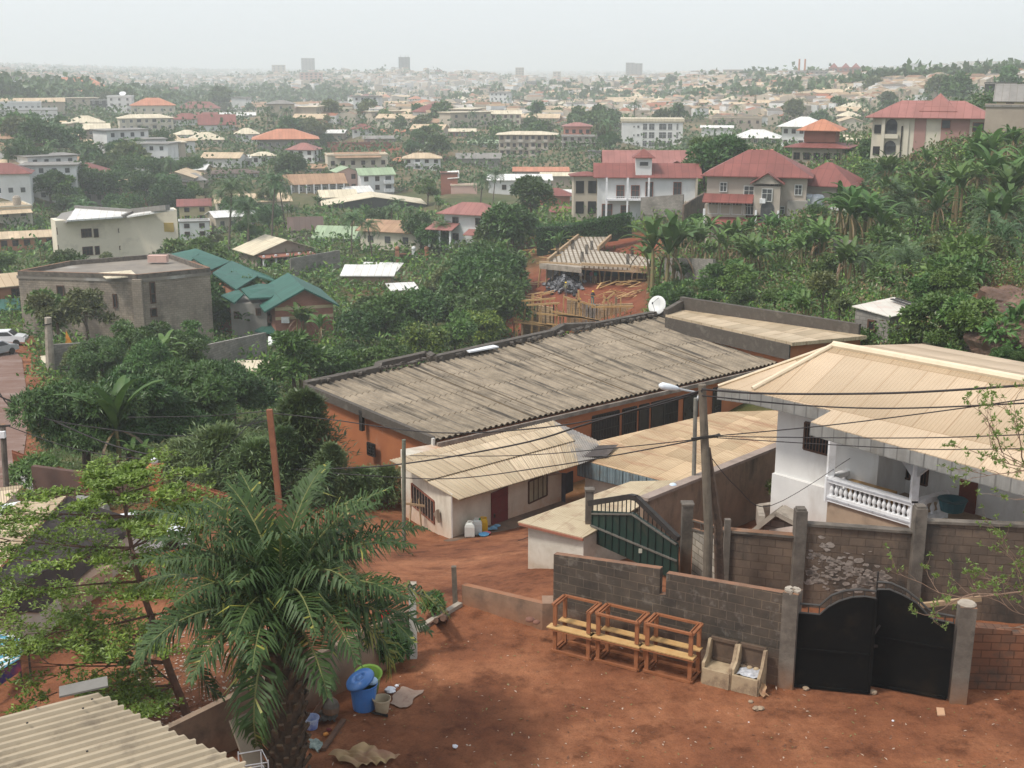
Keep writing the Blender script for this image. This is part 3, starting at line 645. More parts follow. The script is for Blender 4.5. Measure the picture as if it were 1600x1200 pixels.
a, b = fw(825), fw(853); q = lerp(a,b,.5); window(h, a, b, zon(839,780,q), zon(839,746,q), out, mBrownFrame, M('pale_pane', (.34,.30,.2), (.25,.22,.15), scale=2, rough=.4), bars=3, barmat=mBrownFrame)
a, b = fw(877), fw(896); m = MB(); m.beam(a+Vector((0,0,-5.2)), a+Vector((0,0,zb)), .1, .3); m.beam(lerp(a,b,.5)+Vector((0,0,-4.2)), lerp(a,b,.5)+Vector((0,0,zb-.1)), .65, .06, up=tuple(out)); m.build('side_door', M('blue_grey_door', (.07,.07,.085), (.05,.05,.06), scale=3), h)
# side window with bars
sa, sb = A3, C3; so = Vector((-(sa-sb).y, (sa-sb).x, 0)).normalized()
if so.x > 0: so = -so
def sw(px): tt = onwall(sa, sb, px); return sa+(sb-sa)*tt
a, b = sw(647), sw(681); q = lerp(a,b,.5); window(h, a, b, zon(664,803,q), zon(664,769,q), so, M('rust_frame', (.24,.085,.05), (.17,.06,.035), scale=4), mGlassDark, bars=7, barmat=M('pale_bar', (.42,.3,.22), (.3,.2,.15), scale=5))
m = MB(); m.beam(A3+out*.02+Vector((0,0,-4.6)), A3+out*.02+Vector((0,0,za)), .05, .05); m.build('corner_pipe', M('white_pipe', (.6,.58,.55), (.5,.48,.44)), h)
# footing / concrete apron in front
m = MB();
a, b = fw(690)+out*.5, fw(905)+out*.9
m.slab([A3-(B3-A3).normalized()*.5+Vector((0,0,-3.75)), A3+out*.9-(B3-A3).normalized()*.4+Vector((0,0,-3.8)), B3+out*.9+Vector((0,0,-4.5)), B3+Vector((0,0,-4.45))], .7)
tag(m.build('house_apron', M('mud_concrete', (.21,.13,.085), (.13,.09,.065), scale=1.5, stain=(.07,.06,.05), sscale=1, samt=.5, bump=.01)), 'muddy concrete ledge along the front of the cream low house', 'ledge')
apx = lambda px, dd=.45: (fw(px)+out*dd)
# jerrycans and bowls on the ledge
def can(px, col, label, s=1.0, green=False):
 p = apx(px); z = lerp(-3.75, -4.45, max(0,onwall(A3,B3,px))); p = Vector((p.x,p.y,z)); t = thing('jerrycan', label, 'jerrycan', p)
 m = MB(); k = .5*s; pr = [(-.17,-.12),(.17,-.12),(.17,.12),(-.17,.12)]
 bm_ = [(x*s,y*s,0) for x,y in pr]; lv = [(0,.92),(.03,1),(.36,1),(.45,.8),(.5,.45)]
 vs = []
 for zz, f in lv: vs += [(p.x+x*s*f, p.y+y*s*f, p.z+zz*s) for x,y in pr]
 fs = [(3,2,1,0)]+[(4*i+j, 4*i+(j+1)%4, 4*i+4+(j+1)%4, 4*i+4+j) for i in range(4) for j in range(4)]+[(16,17,18,19)]
 m.add(vs, fs); m.build('can_body', col, t)
 m = MB(); m.tube([p+Vector((-.1*s,0,.44*s)), p+Vector((-.06*s,0,.55*s)), p+Vector((.06*s,0,.55*s)), p+Vector((.1*s,0,.44*s))], .022*s, 6); m.build('handle', col, t)
 m = MB(); m.lathe([(.001,0),(.04*s,0),(.04*s,.05*s),(.001,.05*s)], p+Vector((.1*s,0,.5*s)), 8); m.build('cap', M('green_cap', (.05,.25,.1), (.04,.2,.08)) if green else col, t)
mCanW = M('milky_plastic', (.62,.64,.6), (.52,.54,.5), rough=.4); mCanY = M('yellow_plastic', (.62,.38,.02), (.5,.3,.02), rough=.4)
can(721, mCanW, 'white jerrycan at the left end of the row on the ledge', 1.15); can(732, mCanW, 'white jerrycan with a green cap between the white and yellow ones', 1.2, True); can(741.5, mCanY, 'yellow jerrycan at the right end of the row on the ledge', 1.15)
def bowl(px, dd, r, mt, label, name='bowl'):
 p = apx(px, dd); z = lerp(-3.76, -4.45, max(0,onwall(A3,B3,px))); m = MB()
 m.lathe([(.001,.01),(r*.6,0),(r*.95,r*.45),(r,r*.55),(r*.93,r*.53),(r*.5,.05),(.001,.04)], (p.x,p.y,z), 16); tag(m.build(name, mt, smooth=True), label, 'bowl')
bowl(737.5, .78, .17, M('pink_plastic', (.6,.16,.2), (.5,.12,.16), rough=.4), 'small pink plastic bowl in front of the jerrycans')
bowl(730.5, .86, .22, M('blue_plastic', (.12,.34,.55), (.1,.28,.45), rough=.4), 'sky-blue plastic bowl in front of the jerrycans')
for k, (px, dd) in enumerate(((754,.5),(762,.42))):
 p = apx(px, dd); z = lerp(-3.74, -4.44, onwall(A3,B3,px)); m = MB(); m.box((p.x,p.y,z+.03), (.42,.16,.05), rz=.3+k*.5); m.box((p.x+.05,p.y,z+.07), (.1,.18,.05), rz=.3+k*.5)
 tag(m.build('flip_flop', M('blue_rubber', (.22,.42,.6), (.18,.36,.52))), 'light blue flip-flop on the ledge near the maroon door', 'sandal', 'pair of blue flip-flops')
# easel-like frame and wedge under the side window
p = sw(668)+so*.5; gz_ = -4.0; t = thing('timber_trestle', 'rough timber trestle leaning below the barred side window', 'trestle', (p.x,p.y,gz_))
m = MB()
for dx in (-.25, .25): m.beam(p+Vector((dx,0,gz_-.2)), p+Vector((dx*.6,.2,zon(668,782,p))), .06,.06)
m.beam(p+Vector((-.4,.1,zon(668,788,p))), p+Vector((.4,.1,zon(668,792,p))), .05,.09); m.build('trestle_frame', mWoodRaw, t)
q = sw(690)+so*.08; m = MB(); z0, z1 = zon(690,814,q), zon(690,795,q); dd = (sb-sa).normalized()
m.add([q+dd*.35+Vector((0,0,lerp(z0,z1,.45))), q-dd*.05+Vector((0,0,z1)), q-dd*.18+Vector((0,0,z0)), q+dd*.35+so*.1+Vector((0,0,lerp(z0,z1,.4))), q-dd*.05+so*.12+Vector((0,0,z1)), q-dd*.18+so*.12+Vector((0,0,z0))], [(0,1,2),(5,4,3),(0,3,4,1),(1,4,5,2),(2,5,3,0)])
tag(m.build('cardboard_wedge', M('grey_card', (.26,.2,.15), (.2,.15,.11))), 'grey-brown triangular board hung on the wall beside the barred side window', 'board')
# ---------------- long orange building with the fibre-cement roof
g0 = at_z(680, 690, -2.0); g1 = at_z(1246, 562, -2.0); g2 = at_z(1052, 491, -1.3); g3 = at_z(480, 606, -1.3)
lh = thing('long_building', 'long orange-rendered building under a weathered grey corrugated roof', 'building', (g0.x, g0.y, -6))
m = MB(); ins = lambda p, q_, k: p+(q_-p).normalized()*k
c = (g0+g1+g2+g3)/4; f4 = [lerp(p, c, .012) for p in (g0,g1,g2,g3)]
m.prism([(p.x,p.y) for p in f4], -15, -1.5)
k = len(m.v)
for i, zz in enumerate((-2.08,-2.08,-1.38,-1.38)): v = m.v[4+i]; m.v[4+i] = (v[0], v[1], zz)
m.build('wall', mOrange, lh)
m = MB(); up = Vector((0,0,.06));
corr(m, g3+up, g2+up, g1+up, g0+up, 76, .085, .05); m.build('roof', mFibre, lh)
mGable = M('sooty_edge', (.10,.085,.07), (.06,.05,.042), scale=1.5, stain=(.25,.22,.18), sscale=1.5, samt=.4, bump=.02)
m = MB(); m.beam(g3+Vector((-.1,0,.02)), g0+Vector((-.1,0,.02)), .22, .42);
m.build('gable_edge', mGable, lh)
m = MB(); seg = [g3+Vector((-.1,0,0)), at_z(590,582,-1.25), at_z(592,575,-1.2), at_z(668,558,-1.2), at_z(678,565,-1.2), at_z(862,524,-1.2), at_z(880,514,-1.2), at_z(930,512,-1.2), g2+Vector((0,0,.1))]
for i in range(len(seg)-1): m.beam(seg[i]+Vector((0,0,.12)), seg[i+1]+Vector((0,0,.12)), .4, .42)
for i in range(90): u = random.random(); q = lerp(g3, g2, u); m.box(q+Vector((random.uniform(-.1,.2),random.uniform(-.4,.1),.3)), (.3,.2,.12), rz=random.random()*3)
m.build('back_parapet', mGable, lh)
m = MB(); a, b = at_z(590,580,-1.22), at_z(865,522,-1.22); e0, e1 = at_z(600,577,-1.0), at_z(668,561,-1.0); e2,e3 = at_z(730,549,-.95), at_z(775,541,-.95)
m.beam(e2, e3, .5, .08); m.build('white_ridge_sheet', M('bright_sheet', (.75,.76,.78), (.66,.67,.69), rough=.4), lh)
m = MB(); m.beam(g0+Vector((.1,-.15,-.12)), g1+Vector((0,-.15,-.12)), .12, .2); m.build('front_gutter', M('rust_gutter', (.28,.24,.2), (.14,.11,.09), scale=2), lh)
# gable details: drain slot and vent
GA, GB = Vector((g0.x,g0.y,0)), Vector((g3.x,g3.y,0)); go = Vector((-(GA-GB).y, (GA-GB).x, 0)).normalized(); go = go if go.y < 0 else -go
def gw(px): tt = onwall(GA, GB, px, 690); return GA+(GB-GA)*tt
a = gw(569); z1, z0 = zon(569,640,a), zon(569,672,a); m = MB(); m.beam(a+go*.1+Vector((0,0,z0)), a+go*.1+Vector((0,0,z1)), .22,.18, up=tuple(go)); m.build('drain_chute', mIronBar, lh)
a, b = gw(577), gw(588); q = lerp(a,b,.5); window(lh, a+go*.1, b+go*.1, zon(582,711,q), zon(582,692,q), go, mIronBar, mGlassDark, bars=3, nh=3, name='vent')
m = MB(); q = gw(678)+go*.12; m.beam(q+Vector((0,0,zon(678,700,q))), q+Vector((0,0,zon(678,684,q))), .3, .12, up=tuple(go)); m.build('corner_downpipe', M('white_pipe'  , (.6,.6,.6)), lh)
# front with grilles under the eave
FA, FB = Vector((f4[0].x,f4[0].y,0)), Vector((f4[1].x,f4[1].y,0)); fo = Vector(((FB-FA).y, -(FB-FA).x, 0)).normalized()
def ff(px): tt = onwall(FA, FB, px, 655); return FA+(FB-FA)*tt
for (x0, x1, bars, kind) in ((925,966,9,0),(972,993,5,0),(998,1012,0,1),(1017,1036,0,1),(1037,1057,7,0),(1067,1088,0,1),(1112,1124,0,1)):
 a, b = ff(x0)+fo*.03, ff(x1)+fo*.03; window(lh, a, b, -4.9, -2.55, fo, mIronBar, mGlassDark, bars=bars, nh=2 if bars else 0, name='barred_opening' if bars else 'opening', barmat=mIronBar)
# raised end section at the far right
t = thing('annex_building', 'narrow flat-roofed end block with orange end wall and dark parapet beyond the long roof', 'building', at_z(1235, 560, -2))
zs = -.55; a0, a1, a2, a3 = at_z(1040,492,zs), at_z(1236,534,zs), at_z(1345,524,zs), at_z(1064,484,zs+.0)
m = MB(); m.prism([(p.x,p.y) for p in (a0,a1,a2,a3)], -7, zs-.2); m.build('wall', [mOrange], t)
m = MB(); m.slab([a0+Vector((0,0,.02)), a1+Vector((0,-.3,.02)), a2+Vector((.3,-.2,.02)), a3+Vector((0,0,.02))], .2, uvd=(a1-a0)); m.build('roof', mTin, t)
m = MB(); m.beam(a3+Vector((0,.2,.35)), a2+Vector((0,.3,.15)), .3, .9); m.beam(a0+Vector((0,-.1,-.55)), a1+Vector((-.1,-.25,-.55)), .12, .85); m.beam(a0+Vector((0,0,.1)), a3+Vector((0,0,.35)), .3, .5); m.build('parapet', mGable, t)
# satellite dish on the corner
dp = at_z(1030, 487, -.9); t = thing('satellite_dish', 'large white satellite dish on the far corner of the long grey roof', 'satellite dish', dp)
dc = at_y(1027, 477, dp.y); Mx = Vector((-.55,-.8,.35)).to_track_quat('Z','Y').to_matrix(); m = MB()
m.lathe([(.001,-.12),(.3,-.09),(.55,0),(.62,.04),(.6,.06),(.3,-.05),(.001,-.08)], dc, 24, mat=Mx); m.build('dish_bowl', M('dish_white', (.68,.68,.66), (.58,.58,.56), rough=.4), t, smooth=True)
m = MB(); m.tube([dp+Vector((0,0,-.4)), dc+Vector((.1,.15,-.1))], .04, 6); m.tube([dc+Mx@Vector((0,.5,0)), dc+Mx@Vector((0,0,.7)), dc+Mx@Vector((0,-.55,0))], .015, 5); m.box(dc+Mx@Vector((0,0,.7)), (.08,.08,.12)); m.build('dish_mount', mIronBar, t)
# ---------------- rusty tan roof with blue tin fascia
zr = -2.25
R_ = [at_z(930,690,zr+.15), at_z(1122,644,zr+.3), at_z(1250,640,zr+.3), at_z(1250,690,zr), at_z(1058,757,zr-.15), at_z(903,717,zr-.1)]
t = thing('tan_roofed_store', 'low store under a wide rusty tan sheet roof with a pale blue tin fascia', 'building', (R_[4].x, R_[4].y, -5))
m = MB(); m.slab(R_, .06, uvd=(R_[4]-R_[5])); m.build('roof', mTinOld, t)
ctr = sum(R_, Vector((0,0,0)))/6; m = MB(); m.prism([tuple(lerp(p, ctr, .06).xy) for p in R_], -6.5, zr-.3); m.build('wall', mPlasterShed, t)
m = MB(); a, b = R_[5]+Vector((0,-.05,0)), R_[4]+Vector((0,-.05,0)); n = 44; dd = (b-a); oo = Vector((dd.y,-dd.x,0)).normalized();
corr(m, a+oo*.05, b+oo*.05, b+oo*.05+Vector((0,0,-.62)), a+oo*.05+Vector((0,0,-.75)), 30, .03, .0); m.build('fascia', mBlueTin, t)
for k in range(16):
 pass
# ---------------- shed with white end wall in front
zs = .55
S0, S1 = at_z(809,815,zs), at_z(911,840,zs-.05); S2 = at_z(1010,785,zs+.1); S3 = at_z(1062,750,zs+.2); S4 = at_z(985,752,zs+.15)
t = thing('lean_to_shed', 'small white-walled shed with a worn tan roof beside the green gate', 'shed', (S1.x, S1.y, -1))
m = MB(); m.slab([S0,S1,S2,S3,S4], .05, uvd=(S1-S0)); m.build('roof', M('worn_tan_roof', (.50,.41,.28), (.40,.32,.21), scale=.8, kind='sheet', kw=dict(w=.9,h=2.6,v=.1,m=.012,ribs=.076), rough=.75, stain=(.24,.14,.09), sscale=1.3, samt=.6, bump=.006), t)
cc = (S0+S1+S2+S4)/4; B0 = lineto(825, S0.y+.05); B1 = lineto(911, S1.y+.1)
m = MB(); m.prism([tuple(B0.xy), tuple(B1.xy), (S2.x,S2.y), (S4.x-.4,S4.y-.3)], -3.2, zs-.12); m.build('wall', mPlasterShed, t)
m = MB(); m.beam(lerp(S0,S1,.02)+Vector((0,-.03,-.06)), S1+Vector((0,-.03,-.06)), .06, .07); m.build('edge_board', M('brick_red_board', (.3,.12,.08), (.24,.1,.06)), t)
# ---------------- long dividing wall
D0 = lineto(1003, 36.0); D1 = lineto(1218, 42.4, 740)
m = MB(); wall_seg(m, D0, D1, -2, zon(1003,783,D0), zon(1214,697,D1), .2)
dv = m.build('dividing_wall', M('mossy_render', (.30,.21,.15), (.2,.145,.105), scale=1.1, stain=(.06,.055,.045), sscale=.9, samt=.85, bump=.01, kw=dict(ss=(1,1,.35))))
tag(dv, 'long rendered wall with black mould streaks running up to the white verandah house', 'wall')
m = MB(); m.beam(D0+Vector((0,.1,zon(1003,783,D0)+.04)), D1+Vector((0,.1,zon(1214,697,D1)+.04)), .34, .1); m.build('coping', M('pinkish_coping', (.33,.26,.22), (.25,.2,.17), scale=2, stain=(.12,.1,.08), sscale=1.5, samt=.5), dv)
m = MB(); q = at_z(1046, 761, zon(1046,765,lineto(1046,37.4))); m.ball(lineto(1047,37.35)+Vector((0,.05,1.02)), .12, 6, sz=.5); tag(m.build('plastic_bag', M('blue_white_bag', (.6,.68,.75), (.5,.6,.7), rough=.5)), 'crumpled pale plastic bag lying on top of the long dividing wall', 'bag')
# ---------------- white verandah house
zE_ = 3.9
e0 = at_z(1173, 611, zE_); e1 = at_z(1300, 641, zE_); f0 = at_z(1267, 659, zE_);
fd = (at_z(1510, 726, zE_)-f0); rg0 = at_z(1302, 541, 5.4); rg1 = at_z(1600, 596, 5.4); rg1 = rg0+(rg1-rg0)*1.6; pn = (rg1-rg0).cross(f0-rg0)
e0 = on_plane(1173,611,rg0,pn); e1 = on_plane(1300,641,rg0,pn); f1 = f0+(on_plane(1510,726,rg0,pn)-f0)*1.9
b0 = at_z(1122, 605, zE_); b1 = at_z(1440, 537, 4.2); b2 = at_z(1640, 573, 4.2)
t = thing('verandah_house', 'white painted house with balustraded verandah under a large tan hipped roof', 'house', (f0.x, f0.y, -1))
m = MB();
def tri(ps, mi=0): m.slab(ps, .05, mi)
roofpl = [[rg0, e0, e1, rg1], ]
# front slope: split so that the step in the eave reads
m.slab([rg0, e0, lerp(e0,e1,1.0), f0, f1, rg1], .05)
m.slab([rg0, b0, e0], .05)
bk = [rg0, rg1, b2, b1]; m.slab(bk, .05)
m.slab([rg0, b1, Vector((b0.x+4.5, b0.y+3.5, 3.9)), b0], .05)
rf = m.build('roof', mTinBig, t)
m = MB(); m.tube([rg0+Vector((0,0,.05)), rg1+Vector((0,0,.05))], .13, 8); m.tube([rg0+Vector((0,0,.05)), lerp(rg0, e0, .98)+Vector((0,0,.05))], .08, 8); m.tube([rg0+Vector((0,0,.04)), b0+Vector((0,0,.05))], .05, 6); m.build('ridge_cap', mRidge, rf)
m = MB(); fh = .42
for (p, q_) in ((e0, e1), (f0, f1), (e1+Vector((.02,0,0)), f0+Vector((.02,0,0))), (b0, e0)):
 dd = q_-p; oo = Vector((dd.y,-dd.x,0)).normalized(); s = 1 if oo.y < 0 else -1
 corr(m, p+oo*.03*s-Vector((0,0,.02)), q_+oo*.03*s-Vector((0,0,.02)), q_+oo*.03*s-Vector((0,0,fh)), p+oo*.03*s-Vector((0,0,fh)), max(3,int(dd.length/.3)), .02, 0)
m.build('fascia', mFascia, t)
# walls
w0 = lineto(1212, e0.y+.7, 710); w1 = lineto(1300, f0.y+2.2); fdn = Vector((fd.x, fd.y, 0)).normalized(); en = (e1-e0); en.z = 0; en.normalize()
w1 = w0+en*((Vector((f0.x,f0.y,0))-w0).dot(en)+1.2)
back = Vector((-fdn.y, fdn.x, 0)) ; back = back if back.y > 0 else -back
wr = w1+back*1.5; w2 = wr+fdn*14
m = MB(); ring = [w0, w1, wr, w2, w2+back*6.5, w0+back*5]
m.prism([tuple(p.xy) for p in ring], -2, 3.55); m.build('wall', mWhite, t)
m = MB(); oo = Vector((en.y,-en.x,0)); oo = oo if oo.y < 0 else -oo
zd = zon(1209, 738, w0); m.beam(w0+oo*.06+Vector((0,0,(zd-2)/2)), w1+oo*.06+Vector((0,0,(zd-2)/2)), .16, zd+2); m.build('plinth', mWhite, t)
def wf(px): tt = onwall(w0, w1, px, 690); return w0+(w1-w0)*tt
a, b = wf(1257), wf(1297); q = lerp(a,b,.5); window(t, a, b, zon(1277,706,q), zon(1277,664,q), oo, mBrownFrame, mGlassDark, bars=7, barmat=mBrownFrame)
# verandah slab, columns, balustrade
zf = zon(1300, 786, lineto(1300, f0.y+.35));
v0 = Vector((f0.x, f0.y+.35, 0)); v1p = at_z(1427, 824, zf); vdir = fdn
v0 = at_z(1293, 782, zf); v0.z = 0; v1 = at_z(1425, 822, zf); v1.z = 0; vd = (v1-v0).normalized(); vend = v0+vd*((v1-v0).length)
vo = Vector((vd.y,-vd.x,0)); vo = vo if vo.y < 0 else -vo
v2 = vend+Vector((.9, 1.0, 0))
m = MB(); m.prism([tuple(p.xy) for p in (v0, vend, vend+vd*5-vo*1.2, vend+vd*5-vo*4, v0-vo*3)], -2, zf); m.build('verandah_base', M('tan_render', (.38,.28,.2), (.3,.22,.155), scale=1, stain=(.2,.15,.11), sscale=1, samt=.5), t)
bl = MB(); H0, H1 = zf+.02, zon(1300, 744, v0)
bl.beam(v0+Vector((0,0,zf+.12)), vend+Vector((0,0,zf+.12)), .2, .2); bl.beam(v0+Vector((0,0,H1-.08)), vend+Vector((0,0,H1-.08)), .22, .16)
for sg in (v0, vend): bl.box(sg+Vector((0,0,(H1+zf)/2)), (.2,.2,H1-zf+.02))
r_ = vend+ (Vector((1.15,.75,0))).normalized()*1.4
bl.beam(vend+Vector((0,0,zf+.12)), r_+Vector((0,0,zf+.12)), .2,.2); bl.beam(vend+Vector((0,0,H1-.08)), r_+Vector((0,0,H1-.08)), .22,.16); bl.box(r_+Vector((0,0,(H1+zf)/2)), (.2,.2,H1-zf+.02))
lback = v0-vo*2.4; bl.beam(v0+Vector((0,0,H1-.08)), lback+Vector((0,0,H1-.08)), .22,.14); bl.beam(v0+Vector((0,0,zf+.1)), lback+Vector((0,0,zf+.1)), .2,.16)
# relief slots along both rails
for k in range(7):
 for zz in (zf+.12, H1-.08): q = lerp(v0, vend, (k+.5)/7)+vo*.115; bl.beam(q-vd*.22+Vector((0,0,zz)), q+vd*.22+Vector((0,0,zz)), .02, .05, m=1)
bo = bl.build('balustrade', [mWhiteTrim, M('slot_grey', (.42,.42,.44), (.36,.36,.38))], t)
prof = [(.05,0),(.055,.03),(.035,.07),(.05,.13),(.075,.24),(.06,.34),(.035,.42),(.03,.5),(.045,.54),(.045,.6)]
hh = (H1-.16)-(zf+.22); prof = [(r, z/.6*hh) for r, z in prof]
def bal(p): m = MB(); m.lathe(prof, p+Vector((0,0,zf+.22)), 10); m.build('baluster', mWhiteTrim, bo, smooth=True)
nb = 17
for k in range(nb): bal(lerp(v0, vend, (k+.8)/(nb+.6)))
for k in range(4): bal(lerp(vend, r_, (k+.8)/4.6))
for k in range(7): bal(lerp(v0, lback, (k+1)/8))
colm = MB()
for p, pxl in ((v0-vo*.05, 0), (at_z(1424,822,zf), 1)):
 colm = MB(); p = Vector((p.x,p.y,0)); colm.box(p+Vector((0,0,(H1+3.4)/2)), (.2,.2,3.4-H1+.1))
 if pxl:
  for s in (-1,1): colm.add([p+vd*s*.1+vo*.1+Vector((0,0,2.75)), p+vd*s*.7+vo*.1+Vector((0,0,3.4)), p+vd*s*.1+vo*.1+Vector((0,0,3.4)), p+vd*s*.1-vo*.1+Vector((0,0,2.75)), p+vd*s*.7-vo*.1+Vector((0,0,3.4)), p+vd*s*.1-vo*.1+Vector((0,0,3.4))], [(0,1,2),(5,4,3),(0,3,4,1),(1,4,5,2),(2,5,3,0),(2,1,0),(3,4,5)])
 colm.build('verandah_column', mWhiteTrim, t)
# verandah back wall openings
ba = w1+Vector((0,0,0));
wo_ = -back
def vb(px): tt = onwall(wr, w2, px, 740); return wr+(w2-wr)*tt
for x0, x1, y0, y1 in ((1402,1423,716,746),(1431,1450,728,756)):
 a, b = vb(x0), vb(x1); q = lerp(a,b,.5); window(t, a, b, zon((x0+x1)/2,y1,q), zon((x0+x1)/2,y0,q), wo_, mBrownFrame, mGlassDark, bars=3, barmat=mBrownFrame)
a, b = vb(1503), vb(1530); m = MB(); m.beam(lerp(a,b,.5)+wo_*.03+Vector((0,0,zf)), lerp(a,b,.5)+wo_*.03+Vector((0,0,zon(1510,745,a))), (b-a).length, .08, up=tuple(wo_)); m.build('door', M('red_brown_door', (.16,.05,.035), (.12,.04,.03), scale=3), t)
q = lerp(v0,vend,.34)-vo*.75; m = MB(); m.beam(q-vd*.8+Vector((0,0,zf+.5)), q+vd*.8+Vector((0,0,zf+.5)), .4, .1);
for dx in (-.7,.7): m.box(q+vd*dx+Vector((0,0,zf+.24)), (.1,.36,.44))
tag(m.build('verandah_bench', mWoodPale), 'plain wooden bench on the verandah behind the balustrade', 'bench')
q = vend-vo*.8+vd*.75; m = MB(); m.lathe([(.001,0),(.32,0),(.4,.32),(.43,.34),(.36,.33),(.001,.25)], q+Vector((0,0,zf+.5)), 14); tag(m.build('washing_basin', M('teal_plastic', (.02,.10,.13), (.015,.05,.06), rough=.4)), 'dark teal basin on the verandah near the right column', 'basin')
# small gabled gate canopy and low walls in the front court
q0 = lineto(1178, 35.0); q1 = lineto(1247, 34.2); zc = zon(1180, 826, q0); zp = zon(1213, 797, lerp(q0,q1,.5));
t = thing('gate_canopy', 'small grey gable of concrete over a passage in front of the verandah house', 'canopy', (q0.x,q0.y,-1))
m = MB(); pk = lerp(q0,q1,.5)+Vector((0,0,zp)); a, b = q0+Vector((0,0,zc)), q1+Vector((0,0,zon(1250,815,q1)))
m.beam(a, pk, .7, .14); m.beam(pk, b, .7, .14); m.build('canopy_slab', mConcPale, t)
m = MB(); m.prism([tuple(q0.xy), tuple(q1.xy), (q1.x,q1.y+.15), (q0.x,q0.y+.15)], -1.5, min(a.z,b.z)-.1); m.add([a-Vector((0,0,.1)), b-Vector((0,0,.1)), pk-Vector((0,0,.1))], [(0,1,2)]); m.build('gable_wall', mBlockGrey, t)
m = MB(); a, b = at_z(1186,800,-.1), at_z(1225,794,-.1); m.beam(a, b, .2, .5); m.beam(a, at_z(1190,818,.2), .2, .5); tag(m.build('planter_wall', mConcPale), 'low pale planter walls at the corner of the white verandah house', 'planter')
# ---------------- near ribbed roof, bottom left
zr = 4.2
n0 = at_z(-40, 1151, zr); n1 = at_z(145, 1083, zr+.0); n2 = at_z(395, 1204, zr-.1); n2 = n1+(n2-n1)*1.35
ribd = (at_z(0,1225,zr)-at_z(195,1163,zr)); ribd = ribd.normalized()
t = thing('ribbed_roof_house', 'near house under a ribbed beige sheet roof at the bottom left corner', 'house', (n1.x-2, n1.y-4, -2))
m = MB(); ext = 11
corr(m, n1, n2, n2+ribd*ext+Vector((0,0,.4)), n1+ribd*ext+Vector((0,0,.4)), 24, .06, .02, jag=.05, flatfrac=1); rfo = m.build('roof', mRibRoof, t)
m = MB()
for k in range(60):
 u, v = random.random(), random.random()*.8; p = lerp(n1,n2,(int(u*22)+.7)/22)+ribd*ext*v+Vector((0,0,.09+.4*v)); m.lathe([(.02,0),(.02,.012),(.001,.018)], p, 6)
m.build('roof_screw', mIronBar, rfo)
m = MB(); c2 = n1+ribd*ext; m.prism([tuple((n1+ribd*.6+Vector((.0,-.5,0))).xy), tuple((n2+ribd*.6+Vector((0,-.3,0))).xy), tuple((n2+ribd*ext).xy), tuple((n1+ribd*ext).xy)], -2.5, zr-.5); m.build('wall', mPlasterShed, t)
m = MB(); a, b = at_z(82,1096,zr+.05), at_z(130,1079,zr+.1); m.beam(a+Vector((0,.3,0)), b+Vector((.3,.3,.0)), .35, .03); m.build('roof_flashing', M('grey_flashing', (.2,.185,.165), (.14,.13,.115), rough=.6), t)
# ---------------- tan and dark gabled roofs at the left edge
zr = -.3
t = thing('gabled_house', 'left-edge house with a sunlit tan roof slope meeting a dark brown slope', 'house', at_z(60, 900, -2.5))
k0 = at_z(104, 775, .1); k1 = at_z(-70, 960, .1)   # ridge
k1 = at_z(-60, 950, .1)
ta, tb_ = at_z(32, 783, -.9), at_z(-90, 850, -.9)
m = MB(); kd = (k1-k0);
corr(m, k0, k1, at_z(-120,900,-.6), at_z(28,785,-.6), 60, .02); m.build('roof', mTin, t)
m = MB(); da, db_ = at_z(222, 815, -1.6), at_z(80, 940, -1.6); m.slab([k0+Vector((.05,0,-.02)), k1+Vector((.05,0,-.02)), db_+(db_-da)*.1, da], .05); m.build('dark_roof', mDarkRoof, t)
m = MB(); m.prism([tuple(lerp(k0,da,.85).xy), tuple(lerp(k1,db_,.85).xy), tuple(k1.xy), tuple(k0.xy)], -6, -1.35); m.build('wall', mPlasterShed, t)
t = thing('tan_roofed_annex', 'left-edge annex with stacked tan roof sheets and a long pinkish wall', 'house', at_z(40, 950, -2.5))
zz = -1.2; a, b, c_, d_ = at_z(-30,905,zz), at_z(55,915,zz-.3), at_z(38,948,zz-.4), at_z(-40,975,zz-.2)
m = MB(); m.slab([a,b,c_,d_], .05); m.slab([lerp(a,d_,.4)+Vector((0,0,-.12)), lerp(b,c_,.5)+Vector((.5,0,-.15)), c_+Vector((.3,-.3,-.18)), d_+Vector((0,-.4,-.14))], .05); m.build('roof', mTin, t)
m = MB(); wA, wB = at_z(30,975,-1.9), at_z(118,925,-1.7); m.prism([tuple(at_z(-30,985,-1.9).xy), tuple(at_z(60,960,-1.9).xy), tuple(at_z(175,890,-1.9).xy), tuple(at_z(40,890,-1.9).xy)], -5, -1.75);
m.build('wall', M('pink_beige_wall', (.46,.30,.21), (.38,.25,.175), scale=.8, stain=(.28,.17,.12), sscale=.9, samt=.4), t)
t = thing('far_left_roof_house', 'tan-roofed house at the left edge just below the orange railing, a white sheet beside it', 'house', at_z(5, 780, -3.5))
zz = -2.6; m = MB(); m.slab([at_z(-60,768,zz+.3), at_z(36,758,zz+.3), at_z(4,790,zz), at_z(-60,800,zz)], .05); m.build('roof', mTin, t)
m = MB(); m.slab([at_z(-60,806,zz+.1), at_z(4,788,zz+.1), at_z(32,783,zz+.1), at_z(-4,824,zz-.1), at_z(-60,840,zz-.1)], .04); m.build('white_sheet', M('white_tin', (.7,.72,.7), (.6,.63,.62), rough=.5, stain=(.45,.5,.48), sscale=2, samt=.4), t)
m = MB(); m.prism([tuple(at_z(-60,775,zz).xy), tuple(at_z(28,765,zz).xy), tuple(at_z(0,789,zz).xy), tuple(at_z(-60,798,zz).xy)], -8, zz-.1); m.build('wall', mPlasterShed, t)
